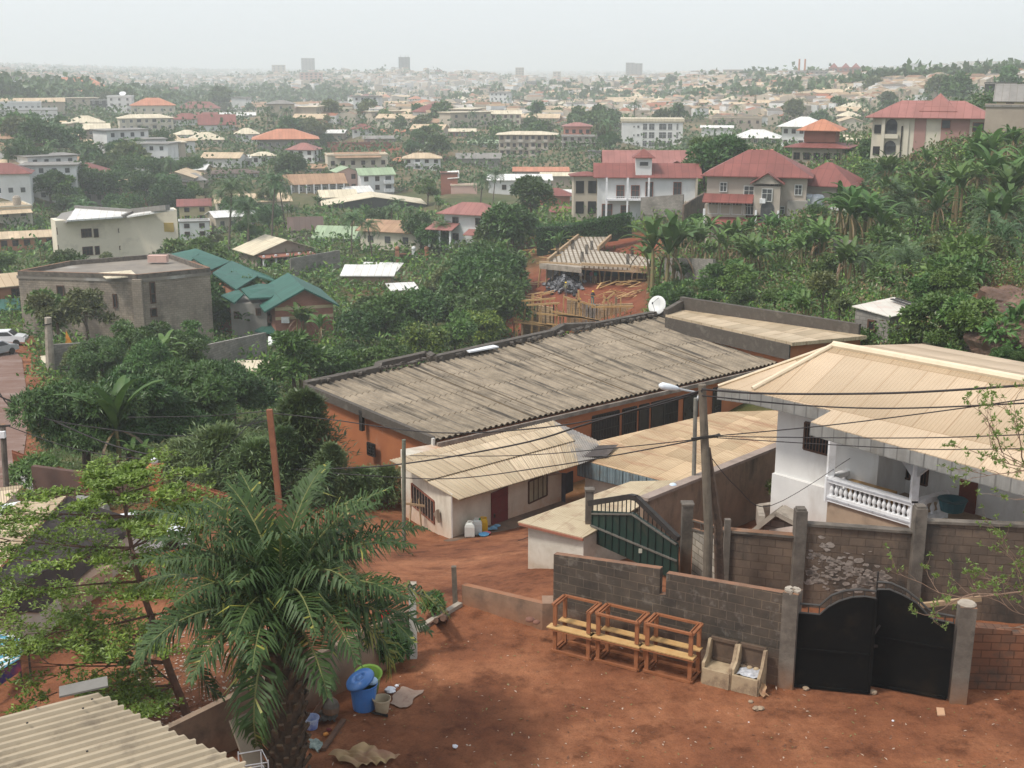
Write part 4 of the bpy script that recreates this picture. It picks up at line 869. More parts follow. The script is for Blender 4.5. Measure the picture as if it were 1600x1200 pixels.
# potted plant on the roof edge
q = at_z(46, 783, -.8); t = thing('potted_plant', 'dark potted plant perched at the top edge of the tan roof', 'plant', q)
m = MB(); m.lathe([(.001,0),(.16,0),(.22,.3),(.001,.28)], q, 10); m.build('pot', mIronBar, t)
# blue striped awning
q = [at_z(-20,980,-1.0), at_z(42,998,-1.0), at_z(30,1030,-1.3), at_z(-30,1068,-1.3)]
t = thing('striped_awning', 'blue and white striped canvas awning at the left edge', 'awning', (q[2].x,q[2].y,-1.6))
for k in range(1):
 m = MB(); n = 12
 for i in range(n):
  a0, a1 = lerp(q[0],q[3],i/n), lerp(q[0],q[3],(i+1)/n); c0, c1 = lerp(q[1],q[2],i/n), lerp(q[1],q[2],(i+1)/n)
  m.slab([a0,c0,c1,a1], .01, m=i%2)
 m.build('awning_cloth', [M('awning_white', (.66,.68,.66), (.58,.6,.58)), M('awning_blue', (.12,.36,.46), (.10,.3,.4))], t)
 m = MB(); a0, c0 = q[3], q[2]; m.slab([a0, c0, c0+Vector((.05,-.05,-.3)), a0+Vector((.05,-.05,-.35))], .01, m=0);
 m.build('awning_valance', [M('navy_valance', (.03,.04,.16), (.4,.08,.1), scale=3)], t)
 m = MB(); m.tube([q[2], Vector((q[2].x,q[2].y,-3))], .03, 6); m.tube([q[1], Vector((q[1].x,q[1].y,-3))], .03, 6); m.build('awning_pole', mBar, t)
# ================================================================ vegetation prototypes
def leafmat(name, c1, c2, sc_=.6, rnd=.25, trans=.2, rough=.42, spec=.45):
 return M(name, c1, c2, scale=sc_, rough=rough, spec=spec, rnd=rnd, trans=trans, stain=(c1[0]*1.9, c1[1]*1.55, c1[2]*1.1), sscale=sc_*4, samt=.45, kw=dict(th=.55))
lMango = leafmat('mango_leaf', (0.045,0.098,0.021), (0.075,0.143,0.033))
lBroad = leafmat('broad_leaf', (0.063,0.128,0.024), (0.105,0.180,0.039))
lYellow = leafmat('yellow_green_leaf', (0.135,0.225,0.033), (0.210,0.285,0.045))
lOlive = leafmat('olive_leaf', (0.083,0.108,0.033), (0.120,0.143,0.045))
lConif = leafmat('cypress_needles', (.07,.115,.04), (.115,.165,.05), trans=.15)
lBanana = leafmat('banana_leaf', (.07,.145,.036), (.115,.19,.05), sc_=.9, trans=.25, rough=.5, spec=.3)
lDry = leafmat('dry_leaf', (.20,.13,.065), (.13,.085,.045), sc_=2, trans=.1)
lPalm = leafmat('palm_leaflet', (0.053,0.112,0.033), (0.083,0.150,0.045), trans=.15, rough=.45)
lPalmHero = leafmat('oil_palm_leaflet', (.036,.070,.018), (.055,.098,.026), sc_=1.5, rnd=.05, trans=.15, rough=.55, spec=.3)
lPalmYel = leafmat('yellowing_leaflet', (0.150,0.180,0.038), (0.360,0.330,0.060), sc_=1.5, rnd=.05, trans=.2)
lHero = leafmat('almond_leaf', (.10,.165,.02), (.165,.24,.03), sc_=.8, rnd=.05, trans=.3)
lSparse = leafmat('fresh_leaf', (.12,.19,.04), (.17,.24,.05), sc_=2, rnd=.05, trans=.3)
lShrub = leafmat('dark_shrub_leaf', (0.027,0.083,0.018), (0.048,0.128,0.027), sc_=2, rnd=.15)
mBark = M('grey_brown_bark', (.14,.10,.075), (.09,.065,.05), scale=3, rough=.95, bump=.02, kw=dict(ss=(1,1,.3)), stain=(.05,.04,.03), sscale=3, samt=.5)
mBarkRed = M('reddish_bark', (.15,.085,.055), (.10,.055,.04), scale=3, rough=.9, stain=(.06,.04,.03), sscale=4, samt=.5, bump=.01)
mPalmBark = M('palm_trunk', (.16,.13,.10), (.10,.08,.06), scale=4, rough=.95, bump=.02)
def unit(v): return v/np.maximum(np.linalg.norm(v, axis=-1, keepdims=True), 1e-9)
def leaves(P, D, U, L, W, fold=.12):
 """rhombic leaves: base P, direction D, up-ish U, length L, width W"""
 D = unit(D); S = unit(np.cross(D, U)); N = np.cross(S, D); L = np.broadcast_to(L, (len(P),))[:,None]; W = np.broadcast_to(W, (len(P),))[:,None]
 mid = P+D*L*.45
 V = np.stack([P, mid+S*W*.5+N*W*fold, P+D*L-N*L*.08, mid-S*W*.5+N*W*fold], 1).reshape(-1, 3)
 F = np.arange(len(P)*4).reshape(-1, 4); return V, F
def rdir(n): return unit(rng.normal(size=(n, 3)))
def lobes_pts(lobes, n, inner=.35):
 vol = np.array([l[1][0]*l[1][1]*l[1][2] for l in lobes])**.67; ix = rng.choice(len(lobes), n, p=vol/vol.sum())
 C = np.array([l[0] for l in lobes])[ix]; Rr = np.array([l[1] for l in lobes])[ix]
 d = rdir(n); d[:,2] = np.where((d[:,2] < -.35), -d[:,2]*.6, d[:,2]); d = unit(d); r = 1-inner*rng.random(n)**1.7
 return C+d*Rr*r[:,None], d
def make_lobes(R0, Hh, n, base=.35, seed=0, flat=.8, spread=1.0, lobe=.38):
 g = np.random.default_rng(seed); out = []
 for i in range(n):
  a = g.random()*6.283; rr = R0*spread*np.sqrt(g.random())*(1-lobe*.6); z = Hh*(base+(1-base)*(.15+.7*g.random())*(1-.45*(rr/R0)**2))
  s = R0*lobe*(.7+.6*g.random()); out.append(((rr*math.cos(a), rr*math.sin(a), z), (s, s, s*flat)))
 return out
def trunk_mesh(name, Hh, r, lobes, mt, nb=6, seed=0):
 g = random.Random(seed); m = MB(); top = Vector((g.uniform(-.3,.3), g.uniform(-.3,.3), Hh*.55))
 m.tube([Vector((0,0,-1.2)), Vector((0,0,0)), top*.5+Vector((g.uniform(-.1,.1),0,0)), top], [r*1.3, r, r*.85, r*.6], 7)
 for l in g.sample(lobes, min(nb, len(lobes))):
  c = Vector(l[0]); st = top*g.uniform(.55,1); m.tube([st, lerp(st,c,.5)+Vector((0,0,.2)), c], [r*.4, r*.25, r*.08], 5)
 me = bpy.data.meshes.new(name); me.from_pydata(m.v, [], m.f); me.materials.append(mt); me.update(); auto_uv(me); return me
def crown_mesh(name, lobes, n, L, W, mt, droop=.3, inner=.45, up=.5, jit=.5, mi=None, mats=None):
 P, d = lobes_pts(lobes, n, inner); D = unit(d+rng.normal(size=(n,3))*jit+np.array([0,0,-droop])); U = unit(d*1.0+np.array([0,0,up])+rng.normal(size=(n,3))*.3)
 Ls = L*(.6+.8*rng.random(n)); V, F = leaves(P, D, U, Ls, W*(.7+.6*rng.random(n)))
 return np_mesh(name, V, F, mats or mt, mi=None if mi is None else (rng.random(n) < mi).astype(int), uv=False)
def tufts(P, d, k, L, W, droop, spread=.9):
 n = len(P); P2_ = np.repeat(P, k, 0); dd = np.repeat(d, k, 0); D = unit(dd*.6+rdir(n*k)*spread+np.array([0,0,-droop])); U = unit(dd+np.array([0,0,.6]))
 return leaves(P2_, D, U, L*(.7+.6*rng.random(n*k)), W*(.8+.4*rng.random(n*k)), .05)
PROTO = {}
def proto(kind, i, crown, trunk, one=False): PROTO[(kind, i)] = (crown, trunk)
def build_protos():
 for i in range(3):     # dense near mango: 9 m
  lb = make_lobes(4.2, 8.2, 17, base=.22, seed=10+i, lobe=.36); P, d = lobes_pts(lb, 3300, .3); V, F = tufts(P, d, 6, .5, .13, .35)
  proto('mango', i, np_mesh('mango_crown', V, F, lMango, uv=False), trunk_mesh('mango_trunk', 8, .32, lb, mBark, seed=i))
 for i in range(3):     # mid mango, coarser
  lb = make_lobes(4.3, 8.0, 15, base=.2, seed=20+i, lobe=.37)
  proto('dense', i, crown_mesh('dense_crown', lb, 4200, .62, .34, lMango, inner=.35), trunk_mesh('dense_trunk', 8, .3, lb, mBark, seed=i))
 for i in range(3):
  lb = make_lobes(3.4, 7.5, 13, base=.3, seed=30+i, lobe=.34, flat=.7)
  proto('broad', i, crown_mesh('broad_crown', lb, 3000, .6, .34, lBroad, inner=.6), trunk_mesh('broad_trunk', 7.5, .22, lb, mBark, seed=i))
 for i in range(2):
  lb = make_lobes(2.8, 7.0, 11, base=.3, seed=40+i, lobe=.3)
  proto('olive', i, crown_mesh('olive_crown', lb, 2400, .5, .22, lOlive, inner=.9, jit=.9), trunk_mesh('olive_trunk', 7, .18, lb, mBark, seed=i, nb=10))
 for i in range(2):
  lb = make_lobes(3.0, 6.0, 12, base=.25, seed=50+i, lobe=.34)
  proto('yellow', i, crown_mesh('yellow_crown', lb, 2600, .5, .26, lYellow, inner=.5, mats=[lYellow, lBroad], mi=.5), trunk_mesh('yellow_trunk', 6, .2, lb, mBark, seed=i))
 for i in range(2):     # shrubs 2 m
  lb = make_lobes(1.4, 2.0, 9, base=.15, seed=60+i, lobe=.42)
  proto('shrub', i, crown_mesh('shrub_crown', lb, 900, .38, .2, lBroad, inner=.5), trunk_mesh('shrub_trunk', 1.6, .07, lb, mBark, seed=i))
 for i in range(2):     # cypress and casuarina: boughs that sweep outwards
  n = 260; h = rng.random(n)**.8; a = rng.random(n)*6.283; H0 = 7.5 if i == 0 else 5.5; Rm = 3.2 if i == 0 else 4.4
  Vs, Fs, k = [], [], 0
  for j in range(n):
   L = Rm*(1-h[j]**1.4)*(.65+.5*rng.random())+.35; st = np.array([0,0,.4+h[j]*H0*.93]); dr = np.array([math.cos(a[j]), math.sin(a[j]), .35+.5*h[j]]); q = 26
   t = rng.random(q)**.7; P = st+dr*L*t[:,None]+rng.normal(size=(q,3))*.10*L*t[:,None]; D = dr*.8+rng.normal(size=(q,3))*.55; V, F = leaves(P, D, np.tile([0,0,1.], (q,1)), .75, .15); Vs.append(V); Fs.append(F+k); k += len(V)
  m = MB(); m.tube([(0,0,-1),(0,0,H0*.5),(0,0,H0)], [.2,.12,.02], 7); tm = bpy.data.meshes.new('cypress_trunk'); tm.from_pydata(m.v, [], m.f); tm.materials.append(mBarkRed); tm.update()
  proto('cypress', i, np_mesh('cypress_crown', np.concatenate(Vs), np.concatenate(Fs), lConif, uv=False), tm)
 # palms: fronds with leaflets
 def frond(L, nl, ll, lw, az, el, droop, g, seg=8, jit=.12, vee=.5, tipd=-.75):
  pts = []; p = np.zeros(3); e = el
  for s in range(seg+1):
   pts.append(p.copy()); d = np.array([math.cos(az)*math.cos(e), math.sin(az)*math.cos(e), math.sin(e)]); p = p+d*L/seg; e -= droop/seg*(1+.8*s/seg)
  pts = np.array(pts); t = np.linspace(.12, .995, nl); f = t*seg; i0 = np.minimum(f.astype(int), seg-1); P = pts[i0]+(pts[i0+1]-pts[i0])*(f-i0)[:,None]; T = unit(pts[i0+1]-pts[i0])
  side = np.array([-math.sin(az), math.cos(az), 0.]); up = unit(np.cross(T, side)*-1); up = np.where(up[:,2:3] < 0, -up, up)
  prof = np.sin(np.clip(t*1.05,0,1)*math.pi*.92+.18)**.6; Vs, Fs, k = [], [], 0
  for sgn in (-1, 1):
   D = unit(side*sgn+T*(.45+.5*t[:,None])+up*(vee*g.normal(1,.35,size=(nl,1)))+g.normal(size=(nl,3))*jit)
   ln = ll*prof*(.85+.3*g.random(nl)); w_ = np.full(nl, lw)
   # two-segment drooping leaflet
   S = unit(np.cross(D, up)); m1 = P+D*ln[:,None]*.5; D2 = unit(D+np.array([0,0,1.])*(tipd*(.6+.8*g.random((nl,1))))); tip = m1+D2*ln[:,None]*.5; wv = w_[:,None]
   V = np.stack([P-S*wv*.3, P+S*wv*.3, m1+S*wv*.5, m1-S*wv*.5, tip], 1).reshape(-1,3); b = np.arange(nl)*5
   Fq = np.stack([b, b+1, b+2, b+3], -1); Ft = np.stack([b+3, b+2, b+4, b+4], -1); Vs.append(V); Fs.append(Fq+k); Fs.append(Ft+k); k += len(V)
  return pts, np.concatenate(Vs), np.concatenate(Fs)
 globals()['frond'] = frond
 def palm(nf, L, nl, ll, lw, elr, droop, top, g):
  Vs, Fs, k, m = [], [], 0, MB()
  for j in range(nf):
   az = j*2.4+g.random()*.5; el = elr[0]+(elr[1]-elr[0])*(1-(j/nf))**.8; pts, V, F = frond(L*(.85+.3*g.random()), nl, ll, lw, az, el, droop*(.8+.4*g.random()), g)
   Vs.append(V+np.array(top)); Fs.append(F+k); k += len(V)
   m.tube([Vector(p)+Vector(top) for p in pts[::2]], [.05,.04,.03,.02,.008], 4)
  V = np.concatenate(Vs); F = np.concatenate(Fs); kk = len(V); V = np.concatenate([V, np.array(m.v)]);
  return V, F, m, kk
 for i in range(2):
  g = np.random.default_rng(70+i); Hh = 9.5 if i == 0 else 7.5; lean = (.9, .3) if i == 0 else (-.6, .4)
  V, F, m, kk = palm(20, 3.9, 34, .85, .075, (-.35, 1.25), 1.6, (lean[0], lean[1], Hh), g)
  F4 = np.concatenate([F, np.array([list(f) if len(f) == 4 else list(f)[:4] for f in m.f])+kk]); cm = np_mesh('coconut_crown', V, F4, lPalm, uv=False)
  t_ = MB(); t_.tube([(0,0,-1),(0,0,0),(lean[0]*.3,lean[1]*.3,Hh*.4),(lean[0]*.75,lean[1]*.75,Hh*.75),(lean[0],lean[1],Hh)], [.26,.22,.16,.14,.15], 8)
  tm = bpy.data.meshes.new('palm_trunk'); tm.from_pydata(t_.v, [], t_.f); tm.materials.append(mPalmBark); tm.update(); proto('coconut', i, cm, tm)
 for i in range(1):     # short oil palm, raffia-like
  g = np.random.default_rng(80); V, F, m, kk = palm(26, 4.4, 34, .8, .07, (-.2, 1.35), 1.5, (0,0,2.2), g)
  F4 = np.concatenate([F, np.array([list(f)[:4] for f in m.f])+kk]); t_ = MB(); t_.tube([(0,0,-1),(0,0,2.3)], [.35,.3], 8); tm = bpy.data.meshes.new('oil_palm_trunk'); tm.from_pydata(t_.v, [], t_.f); tm.materials.append(mPalmBark); tm.update()
  proto('oilpalm', i, np_mesh('oil_palm_crown', V, F4, lPalm, uv=False), tm)
 for i in range(4):     # banana clumps
  g = np.random.default_rng(90+i); Vs, Fs, Mi, k = [], [], [], 0; tm_ = MB(); nst = (3,2,4,1)[i]; big = i == 3
  for s in range(nst):
   bx, by = (g.random()-.5)*1.6*(s > 0), (g.random()-.5)*1.6*(s > 0); hh = 2.0+g.random()*1.2 if not big else 2.6; lx, ly = (g.random()-.5)*.6, (g.random()-.5)*.6
   tm_.tube([(bx,by,-.8),(bx+lx*.4,by+ly*.4,hh*.5),(bx+lx,by+ly,hh)], [.16,.12,.08], 7)
   nl = 10 if not big else 13
   for j in range(nl):
    az = j*2.4+g.random(); dry = j >= nl-(5 if big else 2); el = 1.4-1.0*(j/nl)+g.random()*.2 if not dry else -.3; L = 1.9+g.random()*.8+big*(1.0-dry); W = .40+.12*g.random()+.1*big; dr = (1.0+g.random()*.9)*(.75 if big and not dry else 1); seg = 7; p = np.array([bx+lx,by+ly,hh]); e = el; pts = []; Ts = []
    for q in range(seg+1):
     d = np.array([math.cos(az)*math.cos(e), math.sin(az)*math.cos(e), math.sin(e)]); pts.append(p.copy()); Ts.append(d); p = p+d*L/seg; e = max(e-dr/seg*(.6+q/seg), -1.45)
    sd = np.array([-math.sin(az), math.cos(az), 0]); rows = []
    for q in range(seg+1):
     t = q/seg; wv = W*(0.12 if t < .1 else math.sin(min(1,(t-.08)/.92)*math.pi*.93+.12)**.55)*(.25 if dry else 1)*.55; up = np.cross(Ts[q], sd); up = up if up[2] > 0 else -up
     jag = g.random()*.1; rows += [pts[q]+sd*wv*(1-jag)+up*wv*.35, pts[q], pts[q]-sd*wv*(1-jag)+up*wv*.35]
    V = np.array(rows); F = []
    for q in range(seg):
     b = q*3; F += [(b,b+3,b+4,b+1),(b+1,b+4,b+5,b+2)]
    Vs.append(V); Fs.append(np.array(F)+k); Mi += [1 if dry else 0]*len(F); k += len(V)
  tm = bpy.data.meshes.new('banana_stem'); tm.from_pydata(tm_.v, [], tm_.f); tm.materials.append(M('banana_stem', (.16,.17,.07), (.22,.14,.07), scale=4, rnd=.2)); tm.update()
  proto('banana' if not big else 'bigbanana', i*(not big), np_mesh('banana_leaves', np.concatenate(Vs), np.concatenate(Fs), [lBanana, lDry], mi=Mi, uv=False, smooth=True), tm)
 # far trees: one light mesh each
 for i in range(4):
  lb = make_lobes(4.6, 8.5, 10, base=.18, seed=100+i, lobe=.42); P, d = lobes_pts(lb, 620, .3); D = unit(d+rng.normal(size=d.shape)*.8); V, F = leaves(P, D, unit(d+rdir(len(d))*.4), 1.5*(.6+.7*rng.random(len(P))), 1.1)
  proto('far', i, np_mesh('far_tree', V, F, (lMango, lOlive, lBroad, lMango)[i], uv=False), None)
 m_ = {}
 g = np.random.default_rng(120); V, F, m, kk = palm(13, 3.6, 9, 1.1, .3, (-.3, 1.2), 1.6, (0,0,8), g); t_ = MB(); t_.tube([(0,0,-1),(0,0,8)], [.22,.16], 5)
 V2 = np.concatenate([V[:kk], np.array(t_.v)]); F2 = np.concatenate([F, np.array([list(f)[:4] for f in t_.f if len(f) == 4])+kk]); proto('farpalm', 0, np_mesh('far_palm', V2, F2, lPalm, uv=False), None)
build_protos()
TREES = []     # (object, kind phrase, px, py, size)
CNT = {}
def plant(kind, pos, size=1.0, i=None, rz=None, name=None, sx=1.0):
 ks = [k for k in PROTO if k[0] == kind]; key = (kind, i % len(ks)) if i is not None else random.choice(ks)
 crown, trunk = PROTO[key]; nm = name or {'mango':'mango_tree','dense':'leafy_tree','broad':'broadleaf_tree','olive':'thin_tree','yellow':'yellow_green_tree','shrub':'shrub','cypress':'cypress_tree','coconut':'coconut_palm','oilpalm':'oil_palm','banana':'banana_plant','bigbanana':'banana_plant','far':'distant_tree','farpalm':'distant_palm'}[kind]
 rz = random.random()*6.28 if rz is None else rz; s = size*random.uniform(.94,1.06)
 if trunk is None:
  o = link(nm, crown, loc=pos, rz=rz, sc_=(s*sx, s*sx, s)); return o
 root = bpy.data.objects.new(nm, None); COL.objects.link(root); root.location = pos; root.rotation_euler = (0,0,rz); root.scale = (s*sx, s*sx, s)
 link('trunk' if 'banana' not in kind else 'stem', trunk, root); link('crown' if 'banana' not in kind else 'leaves', crown, root); return root
def project(p):
 x, y, z = p[0], p[1], p[2]-CAMZ; f = y*cp-z*sp; u = y*sp+z*cp
 return 800+FPX*x/f, 600-FPX*u/f, f
KPH = {'mango':'dense dark mango tree','dense':'round dark green tree','broad':'mid-green broadleaf tree','olive':'thin olive-green tree','yellow':'yellow-green bushy tree','shrub':'low green shrub','cypress':'feathery cypress tree','coconut':'coconut palm','oilpalm':'short spreading palm','banana':'banana plant','bigbanana':'tall banana plant','far':'hazy tree','farpalm':'hazy palm'}
def tree_px(kind, px, pyb, hpx, tmin=16, pos=None, **kw):
 """plant so that its foot shows at (px, pyb) and it stands hpx picture-pixels high"""
 g = pos or gnd(px, pyb, tmin)
 if g is None: return None
 s = (g-Vector((0,0,CAMZ))).length; hm = {'mango':8.8,'dense':8.6,'broad':8,'olive':7.6,'yellow':6.6,'shrub':2.2,'cypress':7.5,'coconut':11.5,'oilpalm':6.0,'banana':4.2,'bigbanana':5.6,'far':9.0,'farpalm':10.5}[kind]
 o = plant(kind, g, hpx*s/FPX/hm, **kw); TREES.append([o, kind, px, pyb-hpx*.5, hpx, s]); return o
# ================================================================ houses in the middle distance
def wallmat(k):
 d = {'white':((.68,.68,.67),(.58,.58,.56)), 'cream':((.60,.55,.44),(.52,.47,.38)), 'beige':((.48,.42,.33),(.40,.34,.27)), 'grey':((.30,.28,.25),(.22,.205,.185)), 'orange':((.46,.21,.12),(.38,.17,.10)), 'brick':((.30,.12,.08),(.24,.10,.07)),
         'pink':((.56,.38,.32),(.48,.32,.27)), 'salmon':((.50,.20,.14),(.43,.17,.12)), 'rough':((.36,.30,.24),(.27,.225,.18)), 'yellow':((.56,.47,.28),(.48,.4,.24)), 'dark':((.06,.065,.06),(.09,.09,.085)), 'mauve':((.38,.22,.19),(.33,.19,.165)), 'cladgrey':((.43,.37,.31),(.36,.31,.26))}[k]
 return M(k+'_wall', *d, scale=.25, stain=tuple(x*.55 for x in d[0]), sscale=.35, samt=.55, kw=dict(ss=(1,1,.4), th=.55))
def roofmat(k):
 d = {'tan':((.58,.45,.30),(.47,.35,.23)), 'rust':((.40,.25,.15),(.31,.18,.11)), 'red':((.245,.08,.066),(.185,.062,.052)), 'pink':((.34,.145,.125),(.27,.115,.10)), 'green':((.035,.125,.095),(.028,.095,.075)), 'lime':((.33,.42,.27),(.27,.35,.22)), 'white':((.74,.73,.70),(.64,.63,.61)),
         'cream':((.66,.58,.43),(.57,.49,.36)), 'grey':((.26,.24,.22),(.19,.18,.165)), 'brown':((.13,.085,.07),(.10,.07,.058)), 'orange':((.50,.21,.12),(.43,.17,.10)), 'dark':((.05,.05,.05),(.08,.08,.08)), 'conc':((.28,.25,.215),(.19,.17,.15))}[k]
 return M(k+'_roof', *d, scale=.3, rough=.65, kind='sheet', kw=dict(w=1.1, h=6, v=.12, m=.05, ss=(.9,.35,1), suv=True, th=.52), stain=tuple(x*.62 for x in d[0]), sscale=.5, samt=.7, spec=.35)
mPaneFar = M('far_pane', (.05,.055,.06), (.09,.09,.09), scale=2, rough=.3)
mFrameW = M('white_window_frame', (.6,.6,.58), (.5,.5,.48)); mSlab = M('floor_slab_edge', (.5,.46,.4), (.42,.39,.34), scale=1, stain=(.25,.22,.19), sscale=1, samt=.5)
WM = {}
def winmesh(w_, h_, fr='w', mull=1):
 k = (round(w_,1), round(h_,1), fr, mull)
 if k in WM: return WM[k]
 m = MB(); m.box((0,-.02,0), (w_,.06,h_), 0); f = .1
 for x in (-w_/2, w_/2): m.box((x,-.05,0), (f,.1,h_+f), 1)
 for z in (-h_/2, h_/2): m.box((0,-.05,z), (w_+f,.12,f), 1)
 for i in range(mull): m.box((w_*((i+1)/(mull+1)-.5),-.05,0), (.06,.08,h_), 1)
 if mull: m.box((0,-.05,h_*.12), (w_,.07,.05), 1)
 me = bpy.data.meshes.new('window'); me.from_pydata(m.v, [], m.f); me.materials.append(mPaneFar if fr != 'd' else mGlassDark); me.materials.append({'w':mFrameW,'d':mBrownFrame,'r':wallmat('brick')}.get(fr, mFrameW)); me.polygons.foreach_set('material_index', m.m); me.update(); auto_uv(me); WM[k] = me; return me
LM = []      # landmarks: (phrase, px, py)
HOUSES = []
def lbuild(mb, name, mt, root, **k):
 """mesh in the root's own (rotated) coordinates"""
 o = mb.build(name, mt); o.parent = root; return o
def roof_mb(m, W, D, z, kind, rh, ov=.6, y0=0, x0=0):
 """roof over the box x in [-W/2,W/2], y in [0,D] at eave height z"""
 a, b, c, d = Vector((x0-W/2-ov, y0-ov, z)), Vector((x0+W/2+ov, y0-ov, z)), Vector((x0+W/2+ov, y0+D+ov, z)), Vector((x0-W/2-ov, y0+D+ov, z)); t = .12
 if kind == 'flat':
  m.slab([a+Vector((0,0,t*1.5)), b+Vector((0,0,t*1.5)), c+Vector((0,0,t*1.5)), d+Vector((0,0,t*1.5))], t*2.2)
 elif kind == 'shed': m.slab([a, b, c+Vector((0,0,rh)), d+Vector((0,0,rh))], t)
 elif kind == 'shedr': m.slab([a, b+Vector((0,0,rh)), c+Vector((0,0,rh)), d], t)
 elif kind == 'gable':
  e, f = (a+d)/2+Vector((0,0,rh)), (b+c)/2+Vector((0,0,rh)); m.slab([a,b,f,e], t); m.slab([e,f,c,d], t)
  m.add([a+Vector((ov*.8,ov,-.05)), d+Vector((ov*.8,-ov,-.05)), e+Vector((ov*.8,0,-.1))], [(0,2,1)], 1); m.add([b+Vector((-ov*.8,ov,-.05)), c+Vector((-ov*.8,-ov,-.05)), f+Vector((-ov*.8,0,-.1))], [(0,1,2)], 1)
 elif kind == 'gablef':
  e, f = (a+b)/2+Vector((0,0,rh)), (c+d)/2+Vector((0,0,rh)); m.slab([a,e,f,d], t); m.slab([e,b,c,f], t)
  m.add([a+Vector((ov,ov*.8,-.05)), b+Vector((-ov,ov*.8,-.05)), e+Vector((0,ov*.8,-.1))], [(0,1,2)], 1)
  m.add([d+Vector((ov,-ov*.8,-.05)), c+Vector((-ov,-ov*.8,-.05)), f+Vector((0,-ov*.8,-.1))], [(0,2,1)], 1)
 else:
  ww, dd = (b-a).length, (d-a).length; k = min(ww, dd)/2
  if ww >= dd: e, f = (a+d)/2+Vector((k,0,rh)), (b+c)/2+Vector((-k,0,rh)); m.slab([a,b,f,e], t); m.slab([c,d,e,f], t); m.slab([d,a,e], t); m.slab([b,c,f], t)
  else: e, f = (a+b)/2+Vector((0,k,rh)), (c+d)/2+Vector((0,-k,rh)); m.slab([b,c,f,e], t); m.slab([d,a,e,f], t); m.slab([a,b,e], t); m.slab([c,d,f], t)
def bld(px, pyb, s, wpx, hpx, roof='hip', rhpx=8, wall='cream', rmat='tan', st=2, cols=3, depth=.8, yaw=0, label=None, cat='house', name='house', fr='w', ww=1.1, wh=1.2, ov=.6, bands=False, balc=None, side=1, lm=None, win=True, ground_z=None, mull=1, group=None, parent=None):
 base = at_s(px, pyb, s); k = s/FPX; W = wpx*k; Hh = hpx*k/math.cos(R(6)); D = W*depth if depth < 5 else depth; rh = max(rhpx*k*1.05, .3)
 az = math.atan2(base.x, base.y); t = thing(name, label, cat, base, group, rz=-az+R(yaw))
 wm, rm_ = wallmat(wall), roofmat(rmat)
 m = MB(); m.box((0, D/2, Hh/2-2), (W, D, Hh+4));
 lbuild(m, 'wall', wm, t)
 if bands:
  m = MB()
  for i in range(1, st+1): m.box((0, D/2, Hh*i/st-.1), (W+.3, D+.3, .25))
  lbuild(m, 'floor_band', mSlab, t)
 m = MB(); roof_mb(m, W, D, Hh, roof, rh, ov if roof != 'flat' else .15)
 lbuild(m, 'roof', [rm_, wm], t)
 if roof == 'flat' and rhpx > 0:
  m = MB();
  for (x, y, a, b) in ((0,0,W+.3,.2),(0,D,W+.3,.2),(-W/2,D/2,.2,D),(W/2,D/2,.2,D)): m.box((x,y,Hh+rh/2), (a,b,rh))
  lbuild(m, 'parapet', wm, t)
 if win and cols:
  fh = Hh/st; wh_ = min(wh, fh*.5); ww_ = min(ww, W/cols*.6); wmesh = winmesh(ww_, wh_, fr, mull)
  for r_ in range(st):
   for c in range(cols):
    x = -W/2+W*(c+.5)/cols; z = fh*r_+fh*.55
    if balc and c in balc: continue
    o = link('window', wmesh, t, (x, 0, z))
   if side:
    nc = max(1, int(round(D/W*cols)))
    for c in range(min(nc, 4)):
     y = D*(c+.5)/min(nc,4); o = link('window', wmesh, t, (W/2 if side > 0 else -W/2, y, z)); o.rotation_euler = (0,0,R(90) if side > 0 else R(-90))
 if balc:
  fh = Hh/st
  for c in balc:
   for r_ in range(st):
    x = -W/2+W*(c+.5)/cols; z = fh*r_; w_ = W/cols*.86; m = MB(); m.box((x,-.55,z+.0), (w_,1.2,.14)); m.box((x,-1.1,z+.5), (w_,.08,.9));
    for q in (-.5,.5): m.box((x+w_*q,-.55,z+.5), (.08,1.1,.9))
    b_ = lbuild(m, 'balcony', mSlab if wall != 'white' else mWhiteTrim, t); m = MB(); m.box((x,-.01,z+fh*.45), (w_*.6,.08,fh*.75)); o = lbuild(m, 'balcony_door', mPaneFar, t)
 if lm: LM.append((lm, px, pyb-hpx/2))
 HOUSES.append(t); return t, W, D, Hh, k
def extra(t, mb, name, mt): return lbuild(mb, name, mt, t)
# ---------- far left
bld(35,190,600,96,15,'flat',3,'white','grey',1,12,.35, label='long white two-tier building at the far left, with a row of small windows', cat='building', name='long_building', lm='the long white two-tier building')
bld(28,176,625,64,13,'flat',2,'white','white',1,8,.3, label='white upper block behind the long white two-tier building', cat='building', name='building')
bld(45,166,680,96,6,'gable',5,'beige','tan',1,0,.3, label='long low tan-roofed shed above the long white two-tier building', cat='shed', name='long_shed')
bld(120,146,950,80,10,'hip',12,'cream','orange',1,5,.5, label='wide house with an orange hipped roof on the far left ridge', lm='the orange-roofed ridge house')
t,W,D,Hh,k = bld(188,176,640,34,22,'flat',2,'white','white',3,3,.8,yaw=-8, label='white three-storey block with a dish on its flat roof', cat='building', name='block_of_flats', lm='the white block with a roof dish')
m = MB(); m.lathe([(.001,0),(1.5,.5),(1.7,.8),(.001,.3)], (W*.1,D/2,Hh+1), 10, mat=Matrix.Rotation(.6,3,'X')); extra(t, m, 'roof_dish', mWhiteTrim)
bld(158,172,650,28,14,'flat',1,'dark','white',2,3,.8, label='dark glazed wing left of the white block with a roof dish', cat='building', name='building')
bld(240,180,620,62,14,'hip',10,'cream','orange',1,5,.7, label='pale house with an orange-red hipped roof and cream eaves, far left', lm='the pale house with orange-red roof')
